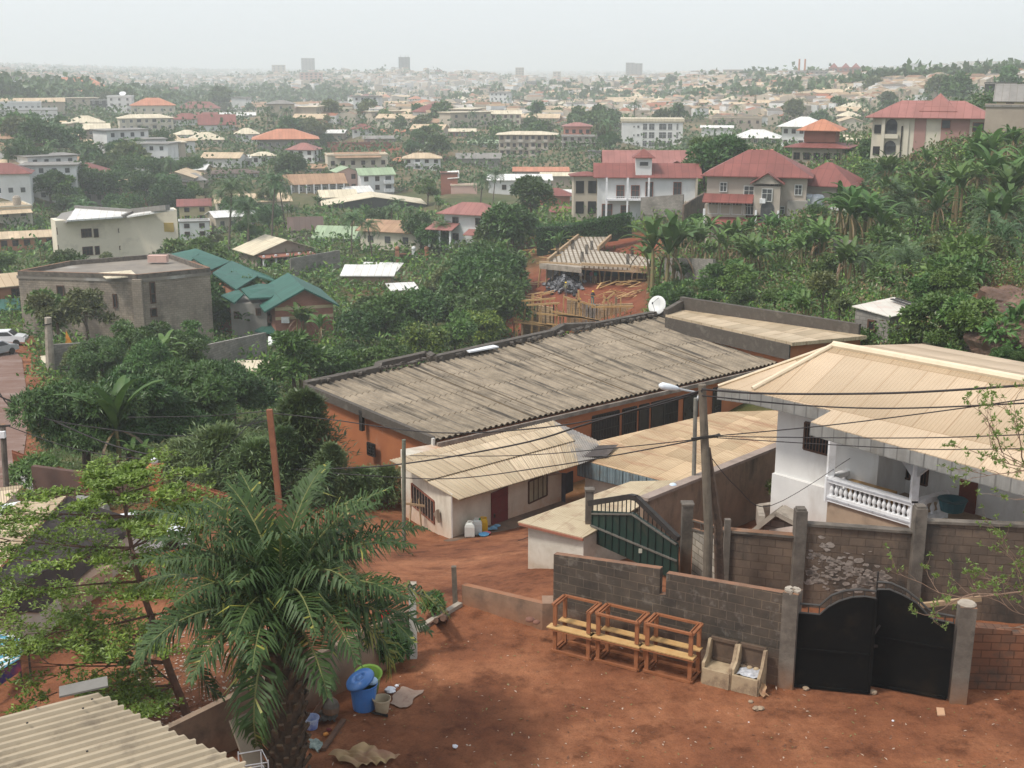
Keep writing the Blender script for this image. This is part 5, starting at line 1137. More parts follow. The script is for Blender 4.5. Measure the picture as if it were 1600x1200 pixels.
t,W,D,Hh,k = bld(231,214,540,76,27,'hip',5,'cream','cream',3,7,.45,yaw=6, label='three-storey cream apartment block with a shallow pale roof', cat='building', name='apartment_block', balc=(2,4), lm='the three-storey cream apartment block')
bld(134,205,520,52,12,'hip',9,'beige','cream',1,4,.8, label='low house with a broad cream hipped roof left of the cream apartment block', lm='the broad cream-roofed house')
bld(153,224,480,34,20,'shed',7,'rough','cream',2,2,.8, label='rough plastered house with a bright slanted tin roof below the cream apartment block')
bld(292,196,560,46,9,'hip',8,'white','red',1,4,.7, label='white house with a dark red roof right of the cream apartment block')
bld(340,208,540,52,12,'gable',14,'white','red',1,4,.7, label='white house under two overlapping red roofs, middle left', lm='the twin red roofs')
bld(293,220,500,38,9,'hip',6,'white','cream',1,3,.8, label='small white house with a cream hipped roof below the cream apartment block')
bld(322,228,480,52,9,'hip',10,'cream','cream',1,4,.8, label='house with a peaked cream roof among palms, middle left')
bld(386,221,500,34,11,'hip',8,'white','cream',1,3,.8, label='white house with a peaked cream roof and brown pillars')
bld(290,235,440,28,14,'gable',3,'white','tan',1,1,.8, label='white box-like house below the small cream-roofed houses')
bld(372,190,620,50,9,'gable',4,'white','white',1,6,.3, label='long white-roofed hall in the left distance')
bld(345,265,400,56,17,'gable',7,'white','tan',1,2,.7,yaw=-18, label='white house with a pale gabled roof above the dark-roofed white house')
bld(365,289,370,72,17,'hip',5,'white','brown',1,6,.5, label='white bungalow with a dark brown roof among palms', lm='the dark brown-roofed bungalow')
bld(388,264,405,40,16,'hip',4,'white','white',1,3,.7, label='white house with a white awning right of the pale gabled one')
bld(325,190,600,30,8,'gable',5,'cream','red',1,3,.7, label='cream house with a small red gable in the left distance')
bld(312,178,760,60,8,'hip',9,'cream','red',1,4,.5, label='wide low building with a faded red roof, left distance')
# ---------- left, nearer
t,W,D,Hh,k = bld(12,365,300,72,36,'flat',3,'cream','tan',2,3,.9,yaw=10, label='cream two-storey house cut by the left edge, water tank on its roof', lm='the cream two-storey left-edge house', fr='d')
m = MB(); m.lathe([(.001,0),(.9,0),(.9,1.6),(.6,2),(.001,2.1)], (W*.3,D*.4,Hh+.3), 12); extra(t, m, 'water_tank', mConcPale)
m = MB(); roof_mb(m, W*.9, 2.5, Hh*.82, 'shed', .9, .3, y0=-2); extra(t, m, 'porch_roof', roofmat('tan'))
bld(52,388,262,92,16,'shed',6,'orange','tan',1,6,.3,yaw=2, label='long low orange-walled house with a tan lean-to roof in a garden at the left', fr='d')
bld(10,475,170,60,26,'gable',14,'orange','tan',1,2,.8,yaw=14, label='orange-walled house with a tan roof at the left edge, beside the unfinished block', fr='d', lm='the orange-walled left-edge house')
bld(-5,497,165,52,12,'shed',8,'orange','green',1,1,.6, label='lean-to with a green tin roof at the left edge', cat='shed', name='lean_to')
t,W,D,Hh,k = bld(305,347,300,44,24,'shed',7,'yellow','red',2,2,.7, label='yellow house with a red lean-to roof beside the coconut palms', fr='d')
bld(305,372,285,44,24,'flat',2,'white','grey',2,2,.6, label='small white house with one dark window right of the cream angular building', fr='d')
# ---------- cream angular building
s = 208; t = thing('angular_block', 'cream angular three-storey building with white sloping roof slabs and yellow loggias', 'building', at_s(185, 416, s)); LM.append(('the cream angular building', 185, 370))
A_, B_, C_, D_ = at_s(93,418,s-2), at_s(188,408,s), at_s(281,400,s-3), at_s(276,400,s+16)
F_ = at_s(86,418,s+14)
ht = [lambda p,px,py: 0]
def colz(p, px, py): d = ray(px, py); return CAMZ+d.z*(p.y/d.y)
mCr = wallmat('cream'); m = MB(); ring = [A_,B_,C_,D_,F_]; zt_ = [colz(A_,106,345), colz(B_,188,340), colz(C_,271,327), colz(D_,276,324), colz(F_,86,341)]
n = 5; vs = [(p.x,p.y,p.z-6) for p in ring]+[(p.x,p.y,z) for p,z in zip(ring,zt_)]
m.add(vs, [(i,(i+1)%n,n+(i+1)%n,n+i) for i in range(n)]+[tuple(range(n,2*n))]); m.build('wall', M('cream_angular_wall', (.72,.65,.52), (.65,.58,.46), scale=.2, stain=(.36,.32,.26), sscale=.3, samt=.5), t)
m = MB(); up = Vector((0,0,.3));
p0,p1,p2,p3 = at_z(104,344,zt_[0]+.35), at_z(192,338,zt_[1]+.35), at_z(208,331,zt_[1]+.7), at_z(118,325,zt_[0]+.7)
p4,p5 = at_z(272,326.5,zt_[2]+.4), at_z(262,324,zt_[2]+.6)
m.slab([p0,p1,p2,p3], .25); m.slab([p1+Vector((.6,0,0)),p4,p5,p2+Vector((.6,0,0))], .25); m.build('roof', roofmat('white'), t)
m = MB(); m.slab([at_z(86,342,zt_[4]+.1), p0-up, p3-up, at_z(96,333,zt_[4]+.2)], .2); m.beam(p2+up*.5, at_z(262,324,zt_[2]+.8), .8,.8); m.beam(p3+up*.5, p2+up*.5, .6,.5); m.beam(p1, p2, .5, .5); m.build('roof_edge', roofmat('grey'), t)
def facewin(a, b, px, py, wpx, hpx, parent, fr='d', mull=2, nm='window'):
 tt = onwall(a, b, px, py); p = a+(b-a)*tt; d = ray(px,py); z = CAMZ+d.z*(p.y/d.y); dist = Vector((p.x,p.y,z-CAMZ)).length; w_ = wpx*dist/FPX; h_ = hpx*dist/FPX; dr = (b-a).normalized(); n_ = Vector((dr.y,-dr.x,0)); n_ = n_ if n_.y < 0 else -n_
 o = link(nm, winmesh(w_, h_, fr, mull), parent, Vector((p.x,p.y,z))+n_*.03-Vector(parent_off(parent) or (0,0,0))); o.rotation_euler = (0,0,math.atan2(dr.y,dr.x)); return o
for px, py, w_, mu in ((135,364,14,2),(150,364,6,0),(137,392,14,2),(152,391,6,0),(187,360,4,0),(189,387,4,0)): facewin(A_,B_,px,py,w_,12 if w_ > 5 else 5,t,mull=mu)
mY = M('yellow_loggia', (.50,.36,.12), (.42,.3,.1), scale=.4)
for py in (355, 381):
 tt = onwall(B_, C_, 264, py); p = B_+(C_-B_)*tt; z = colz(p, 264, py); m = MB(); m.box((p.x,p.y-.02,z), (1.55,.12,1.45)); m.box((p.x+.5,p.y-.1,z-.5), (.6,.1,.5)); m.build('loggia', mY, t)
for px, py in ((93,361),(95,388)): facewin(F_,A_,px-3,py,4,9,t,mull=0)
# ---------- unfinished grey block
s = 150; mUn = M('unfinished_block', (.36,.305,.245), (.25,.21,.17), scale=.35, kind='block', kw=dict(w=.5,h=.25,m=.03,mc=(.55,.52,.48),f=.6,ss=(1,1,.5),th=.5), stain=(.09,.075,.065), sscale=.4, samt=.7, bump=.02)
t = thing('unfinished_block', 'unfinished grey block building with a stained flat concrete roof, beyond the mango trees', 'building', at_s(180,525,s)); LM.append(('the unfinished grey block', 180, 470))
r_ = [at_s(28,428,s-5), at_s(215,438,s-13), at_s(327,428,s-9), at_s(262,402,s+7), at_s(60,420,s+4)]
zr_ = r_[1].z; r_ = [at_z(x,y,zr_) for x,y in ((28,430),(215,436),(328,425),(262,402),(110,414))]
m = MB(); m.prism([tuple(p.xy) for p in r_], zr_-11, zr_-.35); m.build('wall', mUn, t)
m = MB(); c0 = sum(r_, Vector((0,0,0)))/5; m.slab([lerp(p,c0,-.015) for p in r_], .35); m.build('roof', M('patched_concrete_roof', (.26,.225,.185), (.17,.15,.13), scale=.25, stain=(.45,.43,.4), sscale=.18, samt=.8, kw=dict(th=.55)), t)
m = MB()
for i in range(5): a, b = r_[i], r_[(i+1)%5]; m.beam(lerp(a,c0,.01)+Vector((0,0,.25)), lerp(b,c0,.01)+Vector((0,0,.25)), .35, .5)
m.build('parapet', mConc, t)
m = MB(); q = [at_z(x,y,zr_+.25) for x,y in ((154,426),(205,422),(215,431),(166,435))]; m.slab(q, .1); tag(m.build('tin_patch', roofmat('cream'), t), None, None)
m = MB(); q = at_z(247,404,zr_+.6); m.box(q, (2.2,1,.8)); m.build('roof_box', wallmat('pink'), t)
for px, py, w_, h_ in ((238,450,7,17),(239,466,7,14),(240,488,9,12),(180,470,5,20),(95,455,10,16),(60,462,8,14)): facewin(r_[0] if px < 215 else r_[1], r_[1] if px < 215 else r_[2], px, py, w_, h_, t, mull=0, nm='opening')
m = MB(); tt = onwall(r_[1], r_[2], 216, 450); q = r_[1]+(r_[2]-r_[1])*tt; m.box((q.x,q.y-.3,zr_-5), (1.0,.5,10)); m.build('column', mUn, t)
# ---------- green-roofed houses
mGr = roofmat('green'); mGb = M('terracotta_clad', (.36,.165,.12), (.31,.14,.10), scale=.5, kind='block', kw=dict(w=.3,h=.12,m=.008,f=.5)); mBand = M('cream_band', (.52,.42,.26), (.46,.37,.23))
s = 142; t = thing('green_roofed_house', 'terracotta-clad house with a dark green gabled roof, an air conditioner on its wall', 'house', at_s(475,528,s)); LM.append(('the terracotta green-roofed house', 460, 490))
ga = at_s(431,512,s); gb = at_y(521,500,ga.y+2.2); gb.z = ga.z; gp = (ga+gb)/2; za, zb, zp = colz(ga,432,475)+0, colz(gb,522,474), colz(gp,476,452)
dd = (gb-ga); dd.z = 0; dn = dd.normalized(); bk_ = Vector((-dn.y,dn.x,0)); Lk = 11
m = MB(); m.add([ga-Vector((0,0,5)), gb-Vector((0,0,5)), Vector((gb.x,gb.y,zb)), Vector((gp.x,gp.y,zp)), Vector((ga.x,ga.y,za))]+[p+bk_*Lk for p in (ga-Vector((0,0,5)), gb-Vector((0,0,5)), Vector((gb.x,gb.y,zb)), Vector((gp.x,gp.y,zp)), Vector((ga.x,ga.y,za)))], [(0,1,2,3,4),(9,8,7,6,5),(1,6,7,2),(5,0,4,9)]); m.build('wall', mGb, t)
m = MB(); f_ = -bk_*.9; pk = Vector((gp.x,gp.y,zp+.25)); el_ = Vector((ga.x,ga.y,za))-dn*1.3-Vector((0,0,.6)); er_ = Vector((gb.x,gb.y,zb))+dn*.6-Vector((0,0,.1));
m.slab([el_+f_, pk+f_, pk+bk_*Lk, el_+bk_*Lk], .2); m.slab([pk+f_, er_+f_, er_+bk_*Lk, pk+bk_*Lk], .2); m.build('roof', mGr, t)
m = MB()
for z in (lerp(za,ga.z,.22), lerp(za,ga.z,.62)): m.beam(ga+Vector((0,0,z-ga.z))-bk_*.04, gb+Vector((0,0,z-gb.z))-bk_*.04, .1, .35)
m.build('cream_band', mBand, t)
facewin(ga,gb,470,493,6,4,t,mull=0)
tt = onwall(ga,gb,447,499); q = ga+(gb-ga)*tt; z = colz(q,447,499); m = MB(); m.box((q.x,q.y-.35,z), (.9,.45,.65)); m.lathe([(.001,0),(.24,0),(.24,.03),(.001,.04)], (q.x,q.y-.58,z), 12, mat=Matrix.Rotation(R(90),3,'X')); m.build('air_conditioner', [mWhiteTrim], t)
t2 = thing('green_roofed_house', 'grey-walled house with a dark green hipped roof joined left of the terracotta one', 'house', at_s(395,515,s+6));
a, b, c_ = at_s(362,512,s+4), at_s(418,512,s+3), at_s(431,505,s+10)
m = MB(); zq = colz(b,418,474); m.prism([tuple(a.xy), tuple(b.xy), (b.x+1.5,b.y+12), (a.x,a.y+12)], a.z-5, zq); m.build('wall', wallmat('grey'), t2)
m = MB(); Yb = b.y
q0,q1,q2,q3,q4 = at_y(376,451,Yb+2), at_y(390,466,Yb-.8), at_y(424,464,Yb+.3), at_y(444,445,Yb+6), at_y(404,443,Yb+7)
m.slab([q0,q1,q2,q3,q4], .2); m.build('roof', mGr, t2)
m = MB(); l0,l1,l2,l3 = at_y(345,461,Yb+1), at_y(366,473,Yb-1.5), at_y(381,459,Yb+.8), at_y(372,452,Yb+4); m.slab([l0,l1,l2,l3],.2); m.build('porch_roof', mGr, t2)
for px, py in ((404,487),(423,498),(370,492)): facewin(a,b,px,py,7,10,t2)
m = MB(); l = [at_z(x,y,colz(b,420,510)) for x,y in ((398,516),(436,522),(462,510),(420,504))]; m.slab(l,.2); m.build('lower_roof', mGr, t2)
t3 = thing('green_roofed_house', 'long house with a jade green roof and orange gable, behind the grey-walled one', 'house', at_s(370,450,s+20))
for (pts, dz) in ((((262,400),(292,408),(330,416),(362,405),(312,387)), 0), (((292,408),(322,418),(345,406),(312,389)), .05)):
 pass
Y3 = ga.y; zz = at_y(369,452,Y3+6).z; m = MB()
for L_ in (((255,399,30),(295,410,24),(311,396,30),(306,388,34)),((306,388,34),(360,408,28),(330,421,22),(300,402,27)),((362,407,26),(332,426,14),(369,452,6),(402,431,14)),((362,407,26.1),(402,431,14),(434,440,10),(420,431,13))): m.slab([at_y(x,y,Y3+z) for x,y,z in L_], .2)
m.build('roof', mGr, t3)
m = MB(); m.prism([tuple(at_y(x,440,Y3+z).xy) for x,z in ((340,14),(370,8.5),(424,12),(405,18),(365,22))], zz-10, zz-.8)
m.prism([tuple(at_y(x,400,Y3+z).xy) for x,z in ((272,30),(300,25),(354,28),(312,34))], zz-10, at_y(330,421,Y3+22).z-.5); m.build('wall', wallmat('orange'), t3)
for (px,py,s_,w_,h_,rt,rm,yw,lab) in ((345,568,120,50,8,'shed','tan',10,'low patched tan roof between the mango trees and the unfinished grey block'),(395,585,112,56,7,'shed','cream',-8,'low pale roof of scattered sheets left of the long grey roof'),(412,612,104,40,6,'shed','tan',15,'small collapsed tan roof just above the dark mango trees'),(445,545,125,40,9,'shed','white',0,'pale flat roof beside the terracotta green-roofed house'),(95,572,118,40,6,'shed','cream',4,'small cream roof right of the concrete pole by the street')): bld(px,py,s_,w_,h_,rt,4,'rough',rm,1,0,.7,yaw=yw,label=lab,cat='shed',name='shed',win=False,ov=.3)
# ---------- row behind, centre left
t,W,D,Hh,k = bld(448,424,222,96,30,'gablef',18,'rough','cream',1,4,.7,yaw=24, label='bungalow with a big cream sheet roof, brown gable and white pillars', lm='the cream-roofed pillared bungalow', fr='d', ov=.9)
m = MB()
for i in range(5): m.box((-W*.46+i*W*.2,-2.2,Hh*.5), (.35,.35,Hh))
m.box((-W*.06,-2.3,.5), (W*.85,.12,.9)); extra(t, m, 'porch_railing', mWhiteTrim)
m = MB(); m.slab([(-W*.5,0.2,Hh*.98),(W*.4,.2,Hh*.98),(W*.4,-2.9,Hh*.9),(-W*.5,-2.9,Hh*.9)], .15); extra(t, m, 'porch_roof', wallmat('brick'))
bld(478,372,250,46,12,'gable',18,'beige','brown',1,0,.7, label='steep dark brown roof among trees behind the pillared bungalow', win=False)
bld(522,382,245,62,10,'gable',15,'lime' if False else 'white','lime',1,2,.8,yaw=-20, label='pale green sheet roof behind the pillared bungalow, under coconut palms')
t,W,D,Hh,k = bld(575,452,190,72,22,'shed',9,'rough','white',1,0,.55,yaw=-8, label='raw timber shed with a bright tin roof on short stilts', cat='shed', name='timber_shed', lm='the tin-roofed timber shed', win=False)
m = MB()
for i in range(8): m.box((-W/2+W*(i+.2)/8,-.05,-.4), (.12,.12,Hh*1.6))
for i in range(9): m.box((0,-.08,Hh*(.1+i*.1)), (W,.05,.16))
extra(t, m, 'plank_cladding', mWoodRaw)
bld(590,430,205,54,8,'shed',6,'white','white',1,0,.6,yaw=-15, label='second bright tin roof just behind the timber shed', cat='shed', name='shed', win=False)
bld(632,462,182,34,10,'shed',5,'grey','white',1,0,.8,yaw=12, label='small hut with a pale rounded tin roof right of the timber shed', cat='hut', name='hut', win=False)
bld(643,415,220,34,16,'flat',2,'brick','brown',1,0,.15, label='dark red gate wall between white-capped pillars', cat='gate', name='red_gate', win=False, lm='the dark red gate wall')
for px in (621,647,667):
 base = at_s(px,418,218); m = MB(); m.box(base+Vector((0,0,1.2)), (.7,.7,3.6)); m.ball(base+Vector((0,0,3.4)), .42, 6); tag(m.build('gate_pillar', wallmat('orange') if px != 647 else wallmat('white')), {621:'orange pillar with a ball top left of the dark red gate wall',647:'white pillar with a ball top at the left edge of the dark red gate wall',667:'orange pillar with a ball top at the right edge of the dark red gate wall'}[px], 'pillar')
t,W,D,Hh,k = bld(730,385,218,78,50,'hip',15,'white','pink',2,2,.55,yaw=-25, label='white two-storey house with a pinkish red roof half hidden by trees', fr='d', lm='the white house with pinkish red roof', ov=1.1)
m = MB(); roof_mb(m, W*.5, 3, Hh*.55, 'shed', 1.0, .4, y0=-3, x0=-W*.45); roof_mb(m, W*.35, 2.4, Hh*.42, 'shed', .8, .3, y0=-2.4, x0=W*.25); extra(t, m, 'porch_roof', roofmat('pink'))
m = MB()
for x in (-.68,-.45,-.22): m.box((W*x,-2.8,Hh*.28), (.3,.3,Hh*.56))
extra(t, m, 'porch_column', mWhiteTrim)
t,W,D,Hh,k = bld(545,300,340,32,30,'gablef',7,'pink','lime',2,2,1.2,yaw=14, label='pink and white house with pale green gabled roofs', lm='the pale green-roofed pink house', fr='d')
bld(590,300,338,52,26,'gable',9,'white','lime',2,3,.7,yaw=14, label='white wing with balconies right of the pink pale-green-roofed gable', fr='d', balc=(2,))
t,W,D,Hh,k = bld(495,304,330,88,16,'gable',13,'grey','rust',1,7,.5,yaw=10, label='long house with a faded orange-tan roof and a row of columns', lm='the long faded orange-tan roof')
m = MB()
for i in range(8): m.box((-W*.45+W*.13*i,-1.6,Hh*.5), (.3,.3,Hh))
extra(t, m, 'column', mWhiteTrim)
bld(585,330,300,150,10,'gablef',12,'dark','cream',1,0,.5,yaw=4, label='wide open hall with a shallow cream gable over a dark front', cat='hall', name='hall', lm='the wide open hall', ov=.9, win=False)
bld(530,320,312,52,12,'gable',9,'white','cream',1,2,.8,yaw=8, label='low white house with a cream sheet roof at the left of the wide open hall', fr='d')
bld(562,308,330,40,7,'gable',8,'white','white',1,0,.9,yaw=20, label='pair of pale sheet roofs behind the wide open hall', win=False)
bld(508,272,380,60,9,'gable',5,'beige','rust',1,4,.5, label='low house with a brown rusty roof, centre left')
t,W,D,Hh,k = bld(560,268,380,92,24,'flat',2,'cream','tan',1,6,.5,yaw=6, label='long pale building with a stepped flat roof, centre left', lm='the long pale stepped building', fr='d')
m = MB(); roof_mb(m, W*.7, D*.7, Hh*.9, 'shed', 1.2, .5, y0=-1.5); extra(t, m, 'lean_roof', roofmat('rust'))
bld(660,268,385,56,20,'hip',7,'white','tan',2,4,.6, label='white house with a tan hipped roof and small balcony, centre', fr='d', balc=(1,))
bld(629,262,395,36,10,'hip',5,'pink','orange',1,3,.6, label='pinkish low house with an orange roof left of the white balcony house')
t,W,D,Hh,k = bld(447,235,440,84,17,'hip',13,'grey','orange',1,7,.7, label='large pavilion-like house with a wide orange hipped roof', lm='the wide orange hipped roof', ov=2.0)
bld(470,255,400,42,20,'hip',9,'white','pink',2,3,.8,yaw=-20, label='white two-storey house with a pink-red roof below the wide orange roof', fr='d')
bld(412,258,400,34,14,'hip',5,'white','cream',1,3,.7, label='white bungalow with a cream roof left of the round mango tree', fr='d')
bld(440,188,560,40,24,'hip',5,'beige','grey',2,3,.8, label='beige two-storey house with a grey roof behind tall palms', lm='the beige house behind tall palms')
bld(542,198,600,46,13,'flat',2,'white','lime',2,5,.5, label='white two-storey house with a green roof edge, centre left')
bld(540,185,610,20,14,'flat',2,'cream','cream',2,2,.8, label='cream upper tower on the green-edged white house', fr='d')
bld(567,211,520,32,9,'hip',7,'white','red',1,3,.8, label='small white house with a dark red hipped roof, centre')
bld(620,212,540,50,6,'gable',3,'salmon','orange',1,5,.4, label='long low house with an orange lean roof, centre')
bld(597,225,480,54,8,'gable',4,'rough','grey',1,4,.4, label='long grey-roofed shed by the red earth bank', cat='shed', name='shed')
bld(562,234,460,96,10,'flat',1,'brick','brown',1,0,.08, label='dark red earth-coloured retaining wall, centre left', cat='wall', name='retaining_wall', win=False, lm='the dark red retaining wall')
bld(722,216,500,40,10,'gable',4,'mauve','cream',1,5,.5, label='long white-trimmed house with a pale roof, centre')
bld(757,235,470,48,11,'gable',4,'white','lime',1,4,.5, label='white bungalow with a pale green roof left of the balconied block')
bld(748,262,420,66,14,'gable',7,'grey','grey',1,0,.5, label='grey shed-like house left of the balconied block', win=False)
bld(790,195,560,46,16,'gable',5,'cream','cream',2,5,.6, label='orange-windowed cream house behind the balconied block', fr='r')
bld(620,170,760,34,8,'gable',3,'cream','tan',1,3,.4, label='pale low house on the dense far slope, centre')
# ---------- balconied apartment block
t,W,D,Hh,k = bld(823,256,450,86,44,'hip',4,'beige','cream',4,9,.5,yaw=-3, label='four-storey beige apartment block with yellow balconies in the centre', cat='building', name='apartment_block', bands=True, balc=(1,3,5,7), lm='the four-storey beige apartment block', fr='d', ov=1.2)
bld(845,282,370,82,14,'gable',5,'rough','orange',1,5,.5, label='low house with a long tan-orange roof in front of the beige apartment block')
t,W,D,Hh,k = bld(812,306,330,96,24,'shed',5,'white','white',1,2,.5, label='white hall with a bright white roof left of the mango tree', cat='hall', name='hall', fr='d', lm='the bright white-roofed hall')
t,W,D,Hh,k = bld(702,296,320,26,24,'flat',1,'brick','brown',2,0,.8, label='small brick shell with a white roof patch, centre', win=False)
m = MB(); m.slab([(-W*.1,-.2,Hh*.7),(W*.6,-.2,Hh*.75),(W*.6,3,Hh*1.15),(-W*.1,3,Hh*1.1)], .15); extra(t, m, 'tin_roof', roofmat('white'))
bld(725,300,318,40,10,'flat',1,'pink','cream',1,0,.5, label='pinkish low wall-like house right of the brick shell', win=False)
bld(855,320,280,70,14,'hip',10,'salmon','red',1,0,.5, label='low red roofs showing through the trees right of the leafy mango', win=False)
bld(882,338,262,40,7,'gable',7,'salmon','red',1,0,.5, label='small red roof below the white sheet roof', win=False)
bld(882,316,290,38,12,'shed',5,'white','white',1,0,.6, label='bright white sheet roof left of the white villa', win=False)
bld(902,282,350,110,7,'gable',4,'rough','cream',1,0,.3, label='long pale roof between the mango and the salmon house', win=False)
# ---------- right of centre
t,W,D,Hh,k = bld(902,215,440,42,17,'hip',5,'salmon','pink',1,4,.8, label='orange brick upper storey with a pink roof on the unfinished grey tower', cat='building', name='tower_house', lm='the unfinished grey tower', fr='d')
bld(905,240,430,54,26,'flat',0,'grey','grey',3,5,.7, label='unfinished grey concrete tower under the orange brick storey', cat='building', name='unfinished_tower', bands=True, fr='d')
bld(937,250,400,36,12,'flat',1,'grey','dark',1,0,.7, label='grey unfinished wall right of the unfinished grey tower', win=False)
t,W,D,Hh,k = bld(1018,244,470,92,50,'flat',5,'white','cream',4,0,.5,yaw=2, label='white four-storey block with dark glazed stairwells and a pale roof edge', cat='building', name='white_block', lm='the white four-storey block', win=False)
gm = MB()
for c, (x, w_) in enumerate(((-.12,.07),(-.01,.09),(.17,.12),(.29,.07),(.41,.03))):
 for r_ in range(4): wob = link('window', winmesh(W*w_, Hh/4*.72, 'w', 1), t, (W*x, -.03, Hh/4*(r_+.5)))
for r_ in range(4): link('window', winmesh(.8, .9, 'w', 0), t, (-W*.23, -.03, Hh/4*(r_+.5))); link('window', winmesh(.6, .6, 'w', 0), t, (-W*.3, -.03, Hh/4*(r_+.5)))
m = MB(); m.box((0,D/2,Hh+.9), (W+1,D+1,1.1)); extra(t, m, 'roof_edge', roofmat('cream'))
t,W,D,Hh,k = bld(1150,212,540,74,26,'flat',2,'rough','cream',2,6,.5, label='grey-brown building with green-trimmed windows behind the big tree, right of centre', cat='building', name='building', lm='the grey-brown green-trimmed building', fr='d')
bld(1098,198,600,44,16,'gable',8,'beige','cream',1,0,.6, label='cream church-like hall with a tall side wall, right of centre', cat='hall', name='hall', win=False)
t,W,D,Hh,k = bld(1180,226,420,66,10,'hip',11,'beige','white',1,5,.7,yaw=-6, label='house with a bright white peaked roof right of the big leafy tree', ov=1.2)
bld(1120,208,470,46,8,'gable',3,'white','white',1,0,.5, label='low bright roof left of the big leafy tree', win=False)
t,W,D,Hh,k = bld(1251,232,380,58,32,'hip',13,'white','white',2,5,.8,yaw=-8, label='white house with a pyramid-shaped white roof, right of centre', fr='d', lm='the white pyramid-roofed house', ov=1.5)
bld(1320,246,380,100,27,'gable',5,'cream','cream',1,6,.2, label='long cream building with a pale roof behind the pagoda-like red roofs', fr='d')
t,W,D,Hh,k = bld(1275,262,235,74,30,'hip',9,'beige','red',1,5,.9,yaw=-10, label='house with two tiers of red hipped roofs like a pagoda', lm='the two-tier red roofs', fr='d', ov=1.4)
m = MB(); m.box((0,D/2,Hh+2), (W*.62,D*.6,2.4)); extra(t, m, 'upper_wall', wallmat('brick')); m = MB(); roof_mb(m, W*.7, D*.7, Hh+3.0, 'hip', 1.9, .9, y0=D*.15); extra(t, m, 'upper_roof', roofmat('orange'))
bld(1192,252,300,110,14,'gable',3,'orange','orange',1,0,.3, label='long orange roof between the big leafy tree and the two-tier red roofs', win=False)
# salmon house behind the white villa
t,W,D,Hh,k = bld(1016,300,225,128,40,'gable',20,'salmon','pink',2,4,.5,yaw=4, label='salmon-walled house with broad pinkish red gabled roofs behind the white villa', fr='d', ov=1.2, lm='the salmon house')
m = MB(); roof_mb(m, W*.42, D*.6, Hh*.82, 'gablef', 2.0, .8, y0=-3.5, x0=W*.28); extra(t, m, 'front_gable_roof', [roofmat('pink'), wallmat('salmon')]); m = MB(); m.box((W*.28,-1.5,Hh*.4), (W*.42,4,Hh*.84)); extra(t, m, 'front_wing', wallmat('salmon'))
# white villa
s = 198; t,W,D,Hh,k = bld(1010,345,s,152,66,'gable',18,'white','red',2,0,.45,yaw=3, label='white two-storey villa with red tiled roofs, balconies and a square turret', cat='house', name='villa', lm='the white villa', win=False, ov=.7)
for x, z, w_, h_ in ((-.27,.66,.075,.3),(-.12,.66,.08,.3),(.02,.72,.07,.34),(.30,.72,.075,.34),(-.4,.2,.1,.36),(-.22,.2,.08,.3)): link('window', winmesh(W*w_, Hh*h_, 'r', 1), t, (W*x,-.04,Hh*z))
m = MB(); m.box((-W*.2,-.8,Hh*.5), (W*.42,1.7,.25)); m.box((-W*.2,-1.6,Hh*.5+.5), (W*.42,.08,.12));
for i in range(22): m.box((-W*.41+W*.42*i/21,-1.6,Hh*.5+.3), (.05,.05,.6))
for x in (-.41,-.2,0.01): m.box((W*x,-1.5,Hh*.5), (.3,.3,Hh))
extra(t, m, 'balcony', mWhiteTrim)
m = MB(); m.box((-W*.04,D*.2,Hh+1.6), (W*.16,D*.4,3)); extra(t, m, 'turret', wallmat('white')); m = MB(); roof_mb(m, W*.16, D*.4, Hh+3.1, 'hip', 1.3, .5, x0=-W*.04); extra(t, m, 'turret_roof', roofmat('red')); link('window', winmesh(W*.09, .7, 'w', 0), t, (-W*.04,-.03,Hh+2.1))
m = MB(); m.box((W*.49,-.3,Hh*.5), (.3,.8,Hh)); m.box((W*.25,-.3,Hh*.43), (W*.5,.7,.3)); extra(t, m, 'trim_band', wallmat('beige'))
t,W,D,Hh,k = bld(915,338,200,38,62,'hip',5,'beige','red',2,0,.8,yaw=6, label='open pillared wing with a small red roof left of the white villa', cat='house', name='pillared_wing', win=False)
for r_ in range(2):
 for i in range(2): m = MB(); m.box((-W*.25+W*.5*i,-.06,Hh*(.22+.5*r_)), (W*.33,.1,Hh*.3)); extra(t, m, 'dark_opening', mGlassDark)
# grey-beige red-roofed house
s = 165; t,W,D,Hh,k = bld(1178,365,s,148,86,'hip',34,'cladgrey','red',3,0,.75,yaw=-4, label='three-storey grey-beige house with a large dark red hipped roof and awnings', name='red_roofed_house', lm='the grey-beige house with dark red roof', win=False, ov=.8)
for x, z, w_, h_ in ((-.33,.80,.9,1.2),(-.07,.72,1.3,1.6),(.18,.78,1.1,1.4),(-.02,.42,1,1.3),(.25,.42,1.1,1.0),(-.16,.05,.7,1),(.0,.05,.7,1),(.1,.05,.7,1),(.42,.78,.9,1.3)): link('window', winmesh(w_, h_, 'w', 1), t, (W*x,-.05,Hh*z))
for i in range(4): link('window', winmesh(1.3, 1.7, 'w', 2), t, (-W*.42+i*1.55,-.55,Hh*.45))
m = MB(); m.box((-W*.3,-.2,Hh*.32), (W*.42,.9,Hh*.36)); m.box((W*.12,-.8,Hh*.6), (W*.26,1.8,Hh*.5)); m.box((-W*.1,0.1,Hh*.1),(W*.6,.5,Hh*.2)); extra(t, m, 'bay_wall', wallmat('cladgrey'))
m = MB(); m.box((W*.42,-.4,Hh*.3), (W*.2,1,Hh*.6)); extra(t, m, 'dark_clad_wall', wallmat('grey'))
link('window', winmesh(1.3, 1.6, 'w', 1), t, (W*.12,-1.75,Hh*.70))
